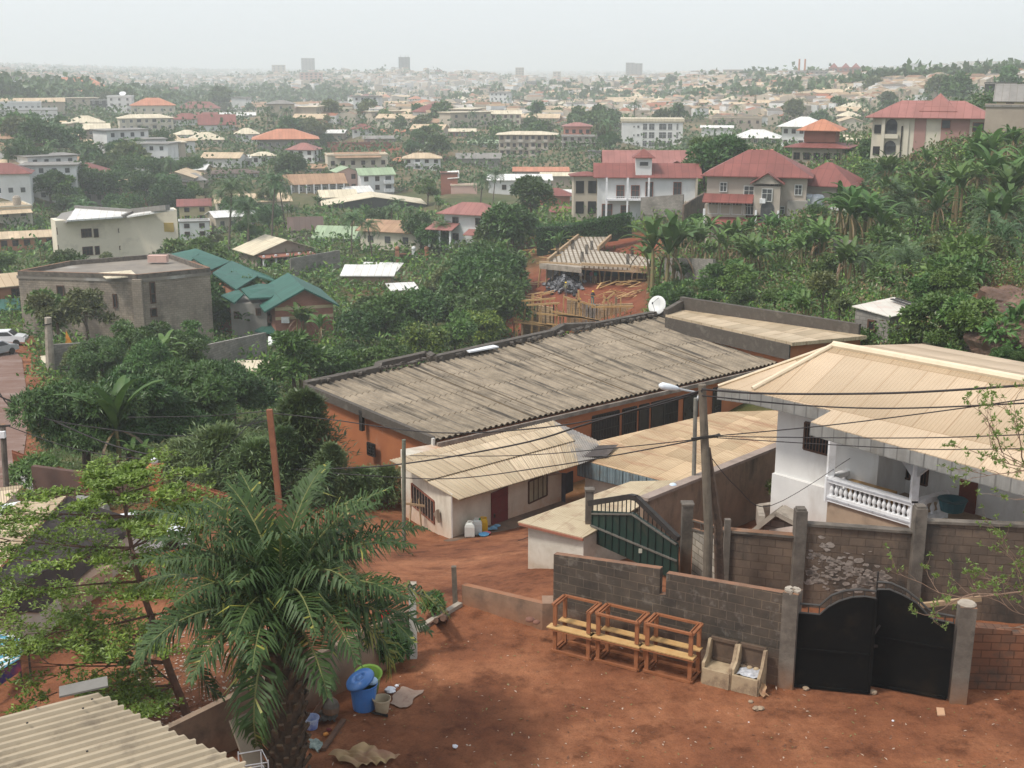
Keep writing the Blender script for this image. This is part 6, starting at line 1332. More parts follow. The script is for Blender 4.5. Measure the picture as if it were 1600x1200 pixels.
m = MB(); roof_mb(m, W*.46, 1.6, Hh*.565, 'shed', .9, .3, y0=-2, x0=-W*.27); roof_mb(m, W*.5, 2.2, Hh*.19, 'shed', 1.1, .3, y0=-2.2, x0=-W*.16); extra(t, m, 'awning', roofmat('red'))
m = MB(); roof_mb(m, W*.26, 2.5, Hh*.9, 'gablef', 1.4, .5, y0=-1.9, x0=W*.12); extra(t, m, 'gable_roof', [roofmat('red'), wallmat('cladgrey')])
m = MB(); m.box((W*.13,-1.75,Hh*.3), (1.7,.12,2.6)); m.lathe([(.001,-.05),(.85,-.05),(.85,.05),(.001,.05)], (W*.13,-1.75,Hh*.3+1.3), 14, mat=Matrix.Rotation(R(90),3,'X')); extra(t, m, 'arched_door', mPaneFar)
for x in (-.5,.02,.24): m = MB(); m.box((W*x,-2.0,Hh*.22), (.28,.28,Hh*.44)); extra(t, m, 'column', mWhiteTrim)
m = MB(); m.box((W*.08,-1.9,Hh*.6), (.75,.4,.6)); extra(t, m, 'air_conditioner', mWhiteTrim)
t2,W2,D2,Hh2,k2 = bld(1278,355,168,86,62,'hip',30,'cladgrey','red',2,0,.9,yaw=-16, label='right wing of the grey-beige house, with two grey water tanks on a stand', name='house_wing', win=False, ov=.8)
m = MB();
for x in (-.12,.04): m.lathe([(.001,0),(.95,0),(.95,1.7),(.7,2.0),(.001,2.1)], (W2*x,-2.2,Hh2*.45), 14)
extra(t2, m, 'water_tank', M('grey_tank', (.42,.45,.48), (.34,.37,.4), rough=.4))
m = MB(); m.box((-W2*.04,-2.2,Hh2*.43), (W2*.42,2.2,.15))
for x in (-.2,.12): m.box((W2*x,-3.0,Hh2*.1), (.15,.15,Hh2*.8))
extra(t2, m, 'tank_stand', mConcPale); link('window', winmesh(.9,1.3,'w',1), t2, (-W2*.3,-.05,Hh2*.7)); m = MB(); m.box((W2*.38,-.05,Hh2*.7), (1.4,.1,2.6)); extra(t2, m, 'arch_opening', mGlassDark); m = MB(); m.box((W2*.38,-.5,Hh2*.52), (2.4,.3,1.0)); extra(t2, m, 'balustrade', mWhiteTrim)
# pink-roofed house on the hill
s = 186; t,W,D,Hh,k = bld(1448,252,s,160,62,'hip',22,'cream','pink',2,0,.45,yaw=-3, label='cream house with brick-red panels and a wide pink-red roof on the right hill', name='hill_house', lm='the pink-roofed hill house', win=False, ov=1.0)
for x, w_ in ((-.08,.1),(.22,.24)): m = MB(); m.box((W*x,-.03,Hh*.5), (W*w_,.12,Hh)); extra(t, m, 'brick_panel', wallmat('mauve'))
for x in (-.33,):
 for z in (.22,.72): m = MB(); m.box((W*x,-.06,Hh*z), (W*.1,.1,Hh*.22)); m.lathe([(.001,-.05),(W*.05,-.05),(W*.05,.05),(.001,.05)], (W*x,-.06,Hh*(z+.11)), 12, mat=Matrix.Rotation(R(90),3,'X')); extra(t, m, 'arched_opening', mPaneFar)
for z in (.22,.72): m = MB(); m.box((-W*.45,-.06,Hh*z), (W*.06,.1,Hh*.2)); extra(t, m, 'arched_opening', mGlassDark)
m = MB();
for z in (.08,.56): m.box((-W*.33,-.3,Hh*z), (W*.13,.4,Hh*.1))
m.box((-W*.4,-.3,Hh*.5), (W*.03,.5,Hh)); m.box((-W*.2,-.1,Hh*.5),(W*.05,.2,Hh)); extra(t, m, 'balcony_rail', wallmat('cream'))
m = MB(); m.tube([(-W*.235,-.3,0), (-W*.235,-.3,Hh*.8)], .12, 6); extra(t, m, 'drain_pipe', mIronBar)
link('window', winmesh(2.0,1.2,'r',1), t, (W*.43,-.05,Hh*.8)); link('window', winmesh(1.2,1.2,'r',0), t, (W*.14,-.1,Hh*.85))
m = MB(); roof_mb(m, W*.3, D*.8, Hh+.9, 'hip', 2.4, .2, y0=D*.1, x0=W*.06); extra(t, m, 'roof_peak', roofmat('pink'))
bld(1362,228,250,66,8,'gable',3,'cream','cream',1,3,.3, label='small cream wing left of the pink-roofed hill house')
# grey block wall and small white roof right of it
bld(1590,205,180,90,34,'flat',1,'rough','grey',1,0,.2, label='rough grey-brown retaining wall right of the pink-roofed hill house', cat='wall', name='retaining_wall', win=False)
bld(1598,172,215,70,12,'shed',22,'yellow','grey',1,2,.6, label='house with a grey slanted roof cut by the right edge, on the hill', fr='d')
bld(1535,196,200,22,3,'shed',2,'white','white',1,0,.6, label='small white sheet roof right of the pink-roofed hill house', win=False)
bld(1570,140,300,54,8,'flat',1,'dark','grey',1,0,.4, label='dark flat-roofed block on the skyline at the right edge', cat='building', name='building', win=False)
# small block hut with tin roof
s = 73; base = at_s(1390,528,s); t = thing('block_hut', 'small grey block hut with a bright tin roof at the foot of the green hillside', 'hut', base); LM.append(('the tin-roofed block hut', 1390, 490))
zc = at_s(1390,490,s).z; q = [at_z(x,y,zc+dz) for x,y,dz in ((1331,478,.1),(1391,495,-.15),(1447,483,0),(1397,464,.3))]
m = MB(); m.slab(q, .05); rf_ = m.build('roof', M('bright_tin', (.66,.62,.55), (.56,.52,.46), scale=.6, rough=.5, kind='sheet', kw=dict(w=.9,h=3,v=.06,m=.012,ribs=.08), stain=(.6,.36,.3), sscale=1.2, samt=.4, bump=.005), t)
m = MB(); m.beam(at_z(1393,467,zc+.35), at_z(1423,477,zc+.2), .25, .05); m.beam(at_z(1400,466,zc+.36), at_z(1432,476,zc+.2), .2, .05); m.build('roof_batten', mIronBar, rf_)
cc = sum(q, Vector((0,0,0)))/4; f4_ = [lerp(p, cc, .1) for p in q]; m = MB(); m.prism([tuple(p.xy) for p in f4_], zc-5, zc-.15); m.build('wall', mBlockGrey, t)
facewin(Vector((f4_[0].x,f4_[0].y,0)), Vector((f4_[1].x,f4_[1].y,0)), 1363, 508, 10, 13, t, mull=0)
# far towers and blocks along the skyline
for (px,pyb,s,w_,h_,wl,st,co,lab,lm_) in ((482,118,2300,20,24,'grey',8,4,'tallest pale tower block on the hazy skyline, left of centre','the tallest hazy tower'),(632,114,2100,17,22,'dark',8,3,'dark brick-red tower block alone on the skyline','the dark skyline tower'),
 (984,128,1900,13,27,'grey',9,2,'left one of the twin grey-white towers on the skyline','the twin towers'),(997,128,1900,12,26,'grey',9,2,'right one of the twin grey-white towers on the skyline',None),
 (436,120,2300,20,16,'beige',5,3,'squat beige block left of the tallest hazy tower',None),(812,128,1900,13,20,'beige',6,3,'slim pale tower right of the dark skyline tower',None),(487,138,1500,34,22,'pink',6,5,'pinkish six-storey block below the tallest hazy tower',None),
 (553,140,1400,28,14,'cream',3,5,'cream three-storey block in the hazy centre left',None),(685,120,2000,12,9,'brick',3,2,'small brick-red block right of the dark skyline tower',None),(870,130,2000,12,16,'beige',5,2,'pale block left of the twin towers',None),
 (1320,125,1050,48,17,'brick',3,7,'long reddish building with pointed red roofs on the right skyline','the long reddish skyline building'),(1268,132,980,46,19,'grey',4,7,'dark grey block with two chimneys on the right skyline','the dark grey skyline block'),(1240,129,990,18,17,'white',3,2,'white wall-like block left of the dark grey skyline block',None),
 (1145,124,1250,30,13,'beige',3,4,'pale beige block on the hilltop right of the twin towers',None),(1175,124,1200,50,10,'beige',2,6,'long low hilltop block right of the pale beige block',None),(1428,116,2600,26,14,'grey',3,4,'pale square block on the hazy right ridge',None),(1530,106,2600,60,8,'beige',2,8,'long hazy building on the right ridge',None),
 (768,146,1150,20,11,'dark',3,3,'dark square billboard-like block in the hazy centre',None),(834,140,1250,22,11,'dark',3,3,'dark greenish block left of the twin towers',None),(1403,126,1000,46,10,'orange',2,6,'long orange-brown block right of the reddish skyline building',None),
 (405,145,1400,60,8,'white',2,8,'long white low building in the hazy left',None),(120,125,1900,40,6,'cream',1,5,'low cream building on the far left ridge',None),(775,182,640,30,6,'white',1,4,'low white house in the hazy middle',None),(690,158,1300,40,8,'beige',2,6,'beige two-storey block left of the dark square block',None)):
 t,W,D,Hh,k = bld(px,pyb,s,w_,h_,'flat',1,wl,'grey' if wl != 'white' else 'white',st,co,.6, label=lab, cat='building', name='tower_block' if h_ > 15 and w_ < 22 else 'city_block', bands=s < 1500, lm=lm_, ww=2.6, wh=2, fr='w', mull=0, side=0)
 if 'pointed' in lab:
  m = MB()
  for x in (-.35,.0,.3): roof_mb(m, W*.26, D*.6, Hh, 'hip', 4, .3, x0=W*x)
  extra(t, m, 'pointed_roof', roofmat('red'))
 if 'two chimneys' in lab:
  for x in (-.42,-.24): m = MB(); m.tube([(W*x,2,0),(W*x,2,Hh+9)], [.9,.6], 8); extra(t, m, 'chimney', wallmat('orange'))
 if 'alone' in lab:
  for x in (-.3,.1,.35): m = MB(); m.tube([(W*x,4,Hh),(W*x,4,Hh+4)], .4, 5); extra(t, m, 'roof_mast', mIronBar)
# ---------------------------------------------------------------- the ground follows the feet of the houses
solve_terrain([(t.location.x, t.location.y, t.location.z+.3) for t in HOUSES])
grid_terrain()
# ---------------------------------------------------------------- ground
def ground():
 az = np.linspace(R(-62), R(62), 420); rr = np.concatenate([np.linspace(3, 60, 230), np.geomspace(60.4, 10500, 300)])
 A, Q = np.meshgrid(az, rr); X = Q*np.sin(A); Y = Q*np.cos(A); Z = H(X, Y)
 n, m = X.shape
 rough = np.where((Q < 140), (rng.random(X.shape)-.5)*.03, 0)
 V = np.stack([X, Y, Z+rough], -1).reshape(-1, 3)
 i = np.arange(n-1)[:,None]*m + np.arange(m-1)[None]; F = np.stack([i, i+1, i+m+1, i+m], -1).reshape(-1, 4)
 g = bpy.data.materials.new('ground_soil_and_grass'); g.use_nodes = True; N = g.node_tree.nodes; L = g.node_tree.links; b = N['Principled BSDF']
 b.inputs['Roughness'].default_value = .95; b.inputs['Specular IOR Level'].default_value = .15
 at = N.new('ShaderNodeAttribute'); at.attribute_name = 'cover'; se = N.new('ShaderNodeSeparateColor'); L.new(at.outputs['Color'], se.inputs[0])
 tc = N.new('ShaderNodeTexCoord')
 def nz(s, d=6):
  x = N.new('ShaderNodeTexNoise'); x.inputs['Scale'].default_value = s; x.inputs['Detail'].default_value = d; x.inputs['Roughness'].default_value = .68; L.new(tc.outputs['Object'], x.inputs[0]); return x.outputs[0]
 def rp(f, pts):
  r = N.new('ShaderNodeValToRGB'); e = r.color_ramp.elements
  while len(e) < len(pts): e.new(.5)
  for q, (p, c) in zip(e, pts): q.position = p; q.color = (*c, 1)
  L.new(f, r.inputs[0]); return r.outputs[0]
 def mx(f, a, b_, mode='MIX'):
  x = N.new('ShaderNodeMix'); x.data_type = 'RGBA'; x.blend_type = mode
  L.new(f, x.inputs[0]) if hasattr(f, 'links') else setattr(x.inputs[0], 'default_value', f)
  L.new(a, x.inputs[6]); L.new(b_, x.inputs[7]) if hasattr(b_, 'links') else setattr(x.inputs[7], 'default_value', b_); return x.outputs[2]
 soil = rp(nz(.35, 9), [(.3, (.115,.042,.022)), (.5, (.20,.078,.038)), (.68, (.30,.13,.066))])
 soil = mx(.85, soil, rp(nz(.9, 12), [(.36, (.5,.46,.44)), (.47, (1,1,1)), (.66, (1.12,1.1,1.08))]), 'MULTIPLY')
 soil = mx(.55, soil, rp(nz(3.1, 9), [(.3, (.5,.45,.42)), (.52, (1,1,1)), (.72, (1.25,1.2,1.15))]), 'MULTIPLY')
 soil = mx(.6, soil, rp(nz(22, 4), [(.33, (.62,.6,.58)), (.5, (1,1,1)), (.7, (1.15,1.12,1.1))]), 'MULTIPLY')
 grn = rp(nz(.5, 9), [(.35, (.022,.04,.012)), (.5, (.045,.07,.02)), (.62, (.1,.095,.04))])
 red = rp(nz(.25, 9), [(.3, (.13,.036,.019)), (.6, (.215,.068,.035))])
 tan = rp(nz(.06, 9), [(.35, (.3,.19,.12)), (.5, (.16,.13,.08)), (.62, (.07,.09,.035))])
 c = mx(se.outputs[0], soil, grn); c = mx(se.outputs[1], c, red); c = mx(se.outputs[2], c, tan); L.new(c, b.inputs['Base Color'])
 bp = N.new('ShaderNodeBump'); bp.inputs['Distance'].default_value = .05; L.new(nz(4, 12), bp.inputs['Height']); L.new(bp.outputs[0], b.inputs['Normal'])
 me = np_mesh('ground', V, F, g, smooth=True, uv=False)
 # cover: r green growth, g freshly cut red earth, b mixed suburb ground
 ca = me.color_attributes.new('cover', 'FLOAT_COLOR', 'POINT'); x, y = V[:,0], V[:,1]; r = np.hypot(x, y)
 d = _dist_poly(x, y); gr = _sstep(46, 70, r)*.95
 gr = np.maximum(gr, _sstep(1.5, 5, d)*_sstep(12, 15, x)*_sstep(30, 46, y))
 px = 800+FPX*x/np.maximum(y*cp+(CAMZ-V[:,2])*sp, 1);
 zc = y*cp+(CAMZ-V[:,2])*sp; py = 600-FPX*(y*sp-(CAMZ-V[:,2])*cp)/np.maximum(zc, 1)
 def ell(cx, cy, a, b_, lo, hi, s=.35):
  q = np.hypot((px-cx)/a, (py-cy)/b_); return (1-_sstep(1-s, 1+s, q))*(r > lo)*(r < hi)
 cut = np.clip(ell(900, 468, 130, 62, 90, 240)+ell(985, 385, 60, 22, 120, 240)+ell(835, 505, 70, 50, 80, 220)+ell(1050, 352, 40, 16, 130, 240)+ell(860,385,45,16,130,240)+ell(1565, 500, 75, 62, 60, 130)*.8
                  +ell(545,232,100,10,350,900)+ell(600, 455, 60, 40, 120, 260)*.35+ell(660, 250, 60, 14, 300, 900)*.7, 0, 1)
 street = ell(15, 640, 62, 145, 40, 140, .15)
 far = _sstep(230, 420, r)
 col = np.zeros((len(V), 4), np.float32); col[:,0] = gr*(1-street); col[:,1] = cut; col[:,2] = np.clip(far-cut, 0, 1)*.8; col[:,3] = 1
 ca.data.foreach_set('color', col.ravel())
 o = link('ground', me); o['kind'] = 'structure'
ground()
# ================================================================ things in the yard
def bench_stack(px, py, label, open_front=False, w_=1.12):
 p = at_z(px, py, 0); d = tb; t = thing('bench_stack', label, 'bench frame', p)
 n = Vector((-d.y, d.x, 0)); D = .62; Hh = 1.27; M0 = Hh*.5; s = .07
 def rail(a, b, z, mt, nm, h=.06, ww=.06): m = MB(); m.beam(p+a+Vector((0,0,z)), p+b+Vector((0,0,z)), ww, h); return m
 A, B, C, D_ = Vector((0,0,0)), d*w_, d*w_+n*D, n*D
 for nm, z in (('base_rail', .04), ('top_rail', Hh)):
  m = MB()
  for a, b in ((A,B),(B,C),(C,D_),(D_,A)):
   if open_front and nm == 'top_rail' and a is A: continue
   m.beam(p+a+Vector((0,0,z)), p+b+Vector((0,0,z)), s, .055)
  for q in (.09,): m.beam(p+d*q+Vector((0,0,z-.005)), p+D_+d*q+Vector((0,0,z-.005)), .03, .05); m.beam(p+B-d*q+Vector((0,0,z-.005)), p+C-d*q+Vector((0,0,z-.005)), .03, .05)
  m.build(nm, mWood, t)
 for i, c in enumerate((A, B, C, D_)):
  q = c+(d*.05 if c in (A, D_) else -d*.05)+(n*.04 if i < 2 else -n*.04)
  m = MB(); m.box(p+q+Vector((0,0,M0/2+.02)), (.1,.05,M0-.06), rz=math.atan2(d.y,d.x)); m.build('leg', mWood, t)
  m = MB(); m.box(p+q+Vector((0,0,M0+.03+(Hh-M0)/2)), (.1,.05,Hh-M0-.08), rz=math.atan2(d.y,d.x)); m.build('leg', mWood, t)
 m = MB(); a, b = p+n*.05-d*.13, p+n*.05+d*(w_+.06); m.beam(a+Vector((0,0,M0+.03)), b+Vector((0,0,M0+.03)), .26, .03); m.build('seat_plank', mWoodPale, t)
 m = MB(); m.beam(a+d*.05+Vector((0,0,M0-.015)), b+d*.02+Vector((0,0,M0-.015)), .27, .03); m.build('lower_plank', mWood, t)
 m = MB(); m.beam(p+D_-n*.1-d*.05+Vector((0,0,M0+.03)), p+C-n*.1+d*.04+Vector((0,0,M0+.03)), .22, .03); m.build('back_plank', mWoodPale, t)
bench_stack(863, 1018, 'stacked varnished bench frames at the left, the upper one open at the front', True, 1.02)
bench_stack(930, 1033, 'stacked varnished bench frames in the middle of the three')
bench_stack(1006, 1050, 'stacked varnished bench frames at the right, next to the old sofa shells', w_=1.2)
def sofa(px, py, label, w_, paper):
 p = at_z(px, py, 0); d = tb; n = Vector((-d.y, d.x, 0)); t = thing('sofa_shell', label, 'sofa frame', p); z = Vector((0,0,1))
 m = MB(); D = .52; m.beam(p+z*.2, p+d*w_+z*.2, .07, .4); m.beam(p+n*.27+z*.36, p+d*w_+n*.27+z*.36, .5, .05); m.build('seat_base', mSofa, t)
 for s in (0, 1):
  q = p+d*(w_*s); m = MB(); dd = d*.035
  prof = [(0,0),(D,0),(D,.95),(D-.12,.97),(D*.45,.62),(.02,.52 if not s or not paper else .42)]
  vs = [q+n*y+z*zz-dd for y,zz in prof]+[q+n*y+z*zz+dd for y,zz in prof]; k = len(prof); m.add(vs, [tuple(range(k)), tuple(range(2*k-1,k-1,-1))]+[((i+1)%k,i,k+i,k+(i+1)%k) for i in range(k)]); m.build('side_panel', mSofa, t)
 m = MB(); a, b = p+n*D, p+d*w_+n*D; m.beam(a+z*.95, b+z*.95, .07, .08); m.beam(a+z*.45, b+z*.45, .05, .08); m.beam(a+z*.7+n*.02, b+z*.7+n*.02, .02, .5); m.build('back_frame', [M('dark_ply', (.12,.08,.055), (.08,.055,.04), scale=3)], t)
 if paper:
  m = MB(); g = 6; vs = [p+d*(w_*(.12+.8*i/g))+n*(.03+.45*j/g)+z*(.40+random.uniform(0,.05)) for j in range(g+1) for i in range(g+1)]; m.add(vs, [(j*(g+1)+i, j*(g+1)+i+1, (j+1)*(g+1)+i+1, (j+1)*(g+1)+i) for j in range(g) for i in range(g)])
  tag(m.build('newspaper_sheet', M('newsprint', (.50,.50,.52), (.30,.31,.34), scale=9, stain=(.62,.6,.56), sscale=5, samt=.8)), 'crumpled newspaper lying on the right old sofa shell', 'newspaper')
  m = MB()
  for i in range(4): m.ball(p+d*(.1+.16*i)+n*.47+z*.43, .075, 5, sz=.6)
  tag(m.build('dried_husks', mSofa), 'brown husks lying along the back of the right old sofa shell', 'husks')
sofa(1097, 1067, 'old timber armchair shell at the left of the pair, against the block wall', .66, False)
sofa(1143, 1078, 'old timber armchair shell at the right, with newspaper on its seat', .62, True)
def cloth(name, pts, mt, label, cat, amp=.06, n=14, fall=.0):
 P = [Vector(p) for p in pts]; m = MB(); vs = []
 ph = random.random()*6
 for j in range(n+1):
  for i in range(n+1):
   u, v = i/n, j/n; q = lerp(lerp(P[0],P[1],u), lerp(P[3],P[2],u), v); q = q+Vector((math.sin(v*9+ph)*.04, math.sin(u*7+ph)*.04, amp*(abs(math.sin(u*5+v*9*u+ph))*.7+abs(math.sin(v*7-u*4+2*math.sin(u*6)))*.6*(1-u*.5))+random.random()*.01)); vs.append(q)
 m.add(vs, [(j*(n+1)+i, j*(n+1)+i+1, (j+1)*(n+1)+i+1, (j+1)*(n+1)+i) for j in range(n) for i in range(n)])
 return tag(m.build(name, mt, smooth=True), label, cat)
mSack = M('tan_cloth', (.42,.30,.15), (.33,.2,.12), scale=1.5, stain=(.3,.12,.09), sscale=2, samt=.5)
G = lambda x, y, z=.02: at_z(x, y, z)
cloth('fallen_sack', [G(1183,1060,.35),G(1192,1064,.3),G(1200,1088,.03),G(1190,1090,.03)], mSack, 'tan sack slumped against the right end of the right armchair shell', 'sack', .03, 8)
cloth('tan_sheet', [G(511,1183),G(568,1166,.1),G(626,1187),G(560,1205)], mSack, 'large folded tan cloth lying on the soil at the bottom of the yard', 'cloth', .10, 26)
cloth('flat_mat', [G(625,1074),G(661,1080),G(636,1107),G(607,1101)], M('cardboard', (.36,.26,.2), (.29,.2,.155), scale=2, stain=(.2,.1,.07), sscale=2, samt=.7), 'flattened cardboard sheet lying on the soil right of the beige bucket', 'cardboard', .012, 10)
def bucket(name, px, py, r0, r1, h, mt, label, cat='bucket', parts=None):
 p = at_z(px, py, 0); t = thing(name, label, cat, p); m = MB(); m.lathe([(.001,0),(r0,0),(r0*1.02,.02),(r1,h),(r1*1.06,h),(r1*1.06,h-.03),(r1*.98,h-.03),(r0*.94,.05),(.001,.05)], p, 24); m.build('body', mt, t, smooth=False); return t, p
mBlue = M('blue_plastic_bin', (.06,.19,.50), (.05,.155,.42), scale=2, rough=.35, spec=.5, stain=(.12,.2,.36), sscale=3, samt=.4)
t, p = bucket('blue_bin', 569, 1106, .25, .31, .62, mBlue, 'blue plastic bin with its lid tilted on top, near the left yard wall', 'bin')
Mx = Matrix.Rotation(R(-24), 3, 'Y') @ Matrix.Rotation(R(12), 3, 'X'); c = p+Vector((-.08,-.03,.74)); m = MB()
m.lathe([(.001,.05),(.07,.055),(.08,.02),(.12,.015),(.13,.045),(.2,.05),(.22,.02),(.33,.01),(.35,-.05),(.34,-.05),(.32,-.01),(.001,0)], c, 26, mat=Mx); m.build('lid', mBlue, t, smooth=True)
q = p+Vector((.08,.5,0)); m = MB(); m.lathe([(.001,0),(.2,0),(.3,.5),(.33,.52),(.28,.5),(.18,.04),(.001,.04)], q+Vector((0,-.08,.2)), 20, mat=Matrix.Rotation(.25,3,'X')); tag(m.build('green_basin', M('lime_plastic', (.25,.42,.06), (.2,.34,.05), rough=.4), smooth=True), 'lime green basin behind the blue bin', 'basin')
m = MB(); m.ball(p+Vector((.2,.02,.66)), .13, 7, sz=.7); tag(m.build('blue_bag', M('pale_blue_bag', (.42,.56,.72), (.34,.48,.64), rough=.4)), 'pale blue plastic bag on the rim of the blue bin', 'bag')
t, p = bucket('beige_bucket', 597, 1112, .14, .2, .34, M('beige_bucket_plastic', (.46,.38,.26), (.38,.3,.2), rough=.5, stain=(.3,.17,.1), sscale=3, samt=.5), 'beige bucket standing between the blue bin and the cardboard sheet')
m = MB(); m.tube([G(581,1113,.03), G(594,1116,.05), G(606,1119,.03)], .025, 6); m.tube([G(584,1115,.05), G(606,1117,.08)], .018, 6); tag(m.build('burnt_sticks', mIronBar), 'two burnt sticks on the soil in front of the beige bucket', 'sticks')
for (px, py, r, lab, mt) in ((610,1082,.13,'crumpled white plastic bag behind the beige bucket','w'),(620,1073,.05,'small white scrap of paper beyond the crumpled white bag','w'),(711,1168,.06,'small white scrap lying alone in the open yard','w'),(1477,1112,.0,'',0),(1259,1078,.08,'yellowish stone under the left leaf of the black gate','s'),(1364,1084,.09,'brown stone between the two leaves of the black gate','s'),(1181,1109,.08,'broken coconut shell left of its pair, right of the sofa shells','s'),(1188,1109,.08,'broken coconut shell right of its pair, right of the sofa shells','s'),(1173,1098,.06,'small pebble beside the fallen tan sack','s'),(1395,1127,.03,'small pale pebble below the black gate','w'),(1170,1129,.02,'tiny pale pebble right of centre in the yard','w'),(514,1142,.06,'maroon scrap beside the long plank','r'),(509,1149,.06,'orange scrap beside the long plank','o')):
 if not r: continue
 p = G(px, py, 0); m = MB(); m.ball(p+Vector((0,0,r*.5)), r, 6, sz=.6); m.v = [tuple(Vector(v)+Vector((random.uniform(-r,r)*.2,random.uniform(-r,r)*.2,0))) for v in m.v]
 tag(m.build('litter' if mt in 'wro' else 'stone', {'w':M('white_scrap', (.7,.7,.74), (.6,.6,.62)), 's':M('pale_stone', (.34,.25,.17), (.26,.19,.13), scale=6), 'r':mRed, 'o':M('orange_scrap', (.6,.25,.06), (.5,.2,.05))}[mt]), lab, 'litter' if mt in 'wro' else 'stone')
m = MB(); a = G(1468,1108,.02); m.slab([G(1463,1105,.03),G(1475,1106,.03),G(1477,1117,.03),G(1465,1117,.03)], .03); tag(m.build('board_piece', M('peach_board', (.5,.3,.18), (.42,.24,.15))), 'small square of orange board on the soil in front of the gate', 'board')
m = MB(); m.beam(G(487,1122,.02)+Vector((0,0,0)), G(517,1076,.7), .07, .1); tag(m.build('leaning_plank', mBarkRed), 'brown plank leaning on the left yard wall behind the oil palm', 'plank')
m = MB(); m.beam(G(505,1171,.05), G(537,1125,.06), .1, .07); tag(m.build('ground_plank', mBarkRed), 'long brown plank lying on the soil right of the oil palm', 'plank')
t, p = bucket('striped_tub', 487, 1137, .13, .17, .26, M('white_blue_tub', (.55,.6,.66), (.1,.14,.4), scale=3), 'small white and blue tub on its side by the oil palm trunk', 'tub')
cloth('striped_cloth', [G(483,1155),G(508,1160,.05),G(497,1178),G(482,1170)], M('striped_rag', (.30,.36,.33), (.12,.16,.16), scale=9), 'grey-green striped rag on the soil right of the palm trunk', 'rag', .04, 8)
cloth('black_bag', [G(499,1114),G(527,1112,.05),G(526,1130),G(500,1131)], M('black_plastic', (.06,.055,.05), (.1,.09,.08), scale=4, rough=.35), 'dark plastic sheet on the soil under the leaning plank', 'plastic sheet', .08, 8)
m = MB(); m.ball(G(517,1106,.2), .2, 7, sz=1.3); tag(m.build('rubble_heap', mConc), 'brown lump of rubble between the plank and the yard wall', 'rubble')
cloth('pink_cloth', [at_y(432,1176,26.2),at_y(460,1176,26.1),at_y(461,1204,25.9),at_y(436,1206,25.9)], M('pink_fabric', (.52,.11,.22), (.42,.085,.18), scale=3), 'pink cloth hanging in front of the oil palm trunk', 'cloth', .05, 8)
q = at_y(602, 968, YC.y+.55); cloth('red_cloth', [q+Vector((-.12,-.05,.25)), q+Vector((.12,-.05,.3)), q+Vector((.2,-.1,-.3)), q+Vector((-.1,-.1,-.28))], M('red_fabric', (.50,.015,.02), (.4,.01,.015), scale=3), 'bright red cloth hung over the left yard wall', 'cloth', .05, 7)
m = MB(); a, b = at_z(365,1108,1.2), at_z(392,1196,.8); m.beam(at_z(372,1120,1.4), at_z(402,1205,.4), .42, .06); tag(m.build('upright_board', M('grey_tan_board', (.38,.32,.24), (.3,.25,.19), scale=2)), 'grey-tan upright board left of the oil palm trunk', 'board')
t = thing('wire_rack', 'white metal wire rack in front of the upright board at the bottom', 'rack', at_z(405,1200,0)); m = MB(); c = at_z(400,1178,.9)
for dz in (0,-.35): m.tube([c+Vector((-.35,0,dz)), c+Vector((.1,.1,dz+.03)), c+Vector((.3,-.3,dz)), c+Vector((-.2,-.45,dz))], .014, 5)
for dx in (-.35,.1,.3): m.tube([c+Vector((dx,0 if dx < .2 else -.3,.05)), c+Vector((dx,0 if dx < .2 else -.3,-.9))], .014, 5)
m.build('rack_frame', mWhiteTrim, t)
m = MB(); m.beam(G(672,975,.3), G(700,955,.5), .06, .06); m.tube([G(694,966,0), G(692,966,.75)], [.12,.08], 7); m.tube([G(682,970,0), G(681,970,.6)], [.09,.07], 7); tag(m.build('tree_stumps', mBarkRed), 'two rough brown stumps in the gap right of the white corner post', 'stump')
m = MB(); m.ball(G(828,968,.65), .12, 6, sz=.5); m.ball(G(838,972,.62), .1, 6, sz=.5); tag(m.build('wall_stones', M('red_stone', (.2,.09,.06), (.15,.07,.05))), 'reddish stones on top of the low brown wall, near the soot-stained wall', 'stones')
# twigs, pebbles and leaves strewn on the yard
def litter():
 n = 900; px = rng.uniform(480, 1600, n); py = rng.uniform(960, 1200, n); P = np.array([tuple(at_z(a, b, .012)) for a, b in zip(px, py)]); ok = _dist_poly(P[:,0], P[:,1]) < -.2; P = P[ok]; n = len(P)
 D = rdir(n); D[:,2] *= .15; V, F = leaves(P, D, np.tile([0,0,1.],(n,1))+rdir(n)*.3, .05+.10*rng.random(n)**3, .02+.03*rng.random(n)); mi = rng.integers(0, 3, n)
 o = link('leaf_litter', np_mesh('leaf_litter', V, F, [M('dry_twig', (.16,.08,.05), (.1,.05,.03)), M('pale_chip', (.45,.35,.27), (.35,.26,.2)), M('green_chip', (.13,.14,.05), (.2,.16,.07))], mi=mi, uv=False)); o['kind'] = 'stuff'; o['label'] = 'twigs, chips and leaves strewn over the red yard'
 n = 1500; px = rng.uniform(215, 420, n); py = rng.uniform(960, 1150, n); P = np.array([tuple(g) for g in (gnd(a,b) for a,b in zip(px,py)) if g]); n = len(P); D = rdir(n); D[:,2] *= .3; V, F = leaves(P+[0,0,.02], D, np.tile([0,0,1.],(n,1))+rdir(n)*.4, .06+.1*rng.random(n)**2, .06)
 o = link('rubble', np_mesh('rubble', V, F, [M('pale_chip2', (.5,.42,.34), (.36,.28,.22)), M('red_chip', (.24,.11,.07), (.2,.08,.05))], mi=(rng.random(n) > .6).astype(int), uv=False)); o['kind'] = 'stuff'; o['label'] = 'pale chips of rubble on the lower lot left of the yard wall'
litter()
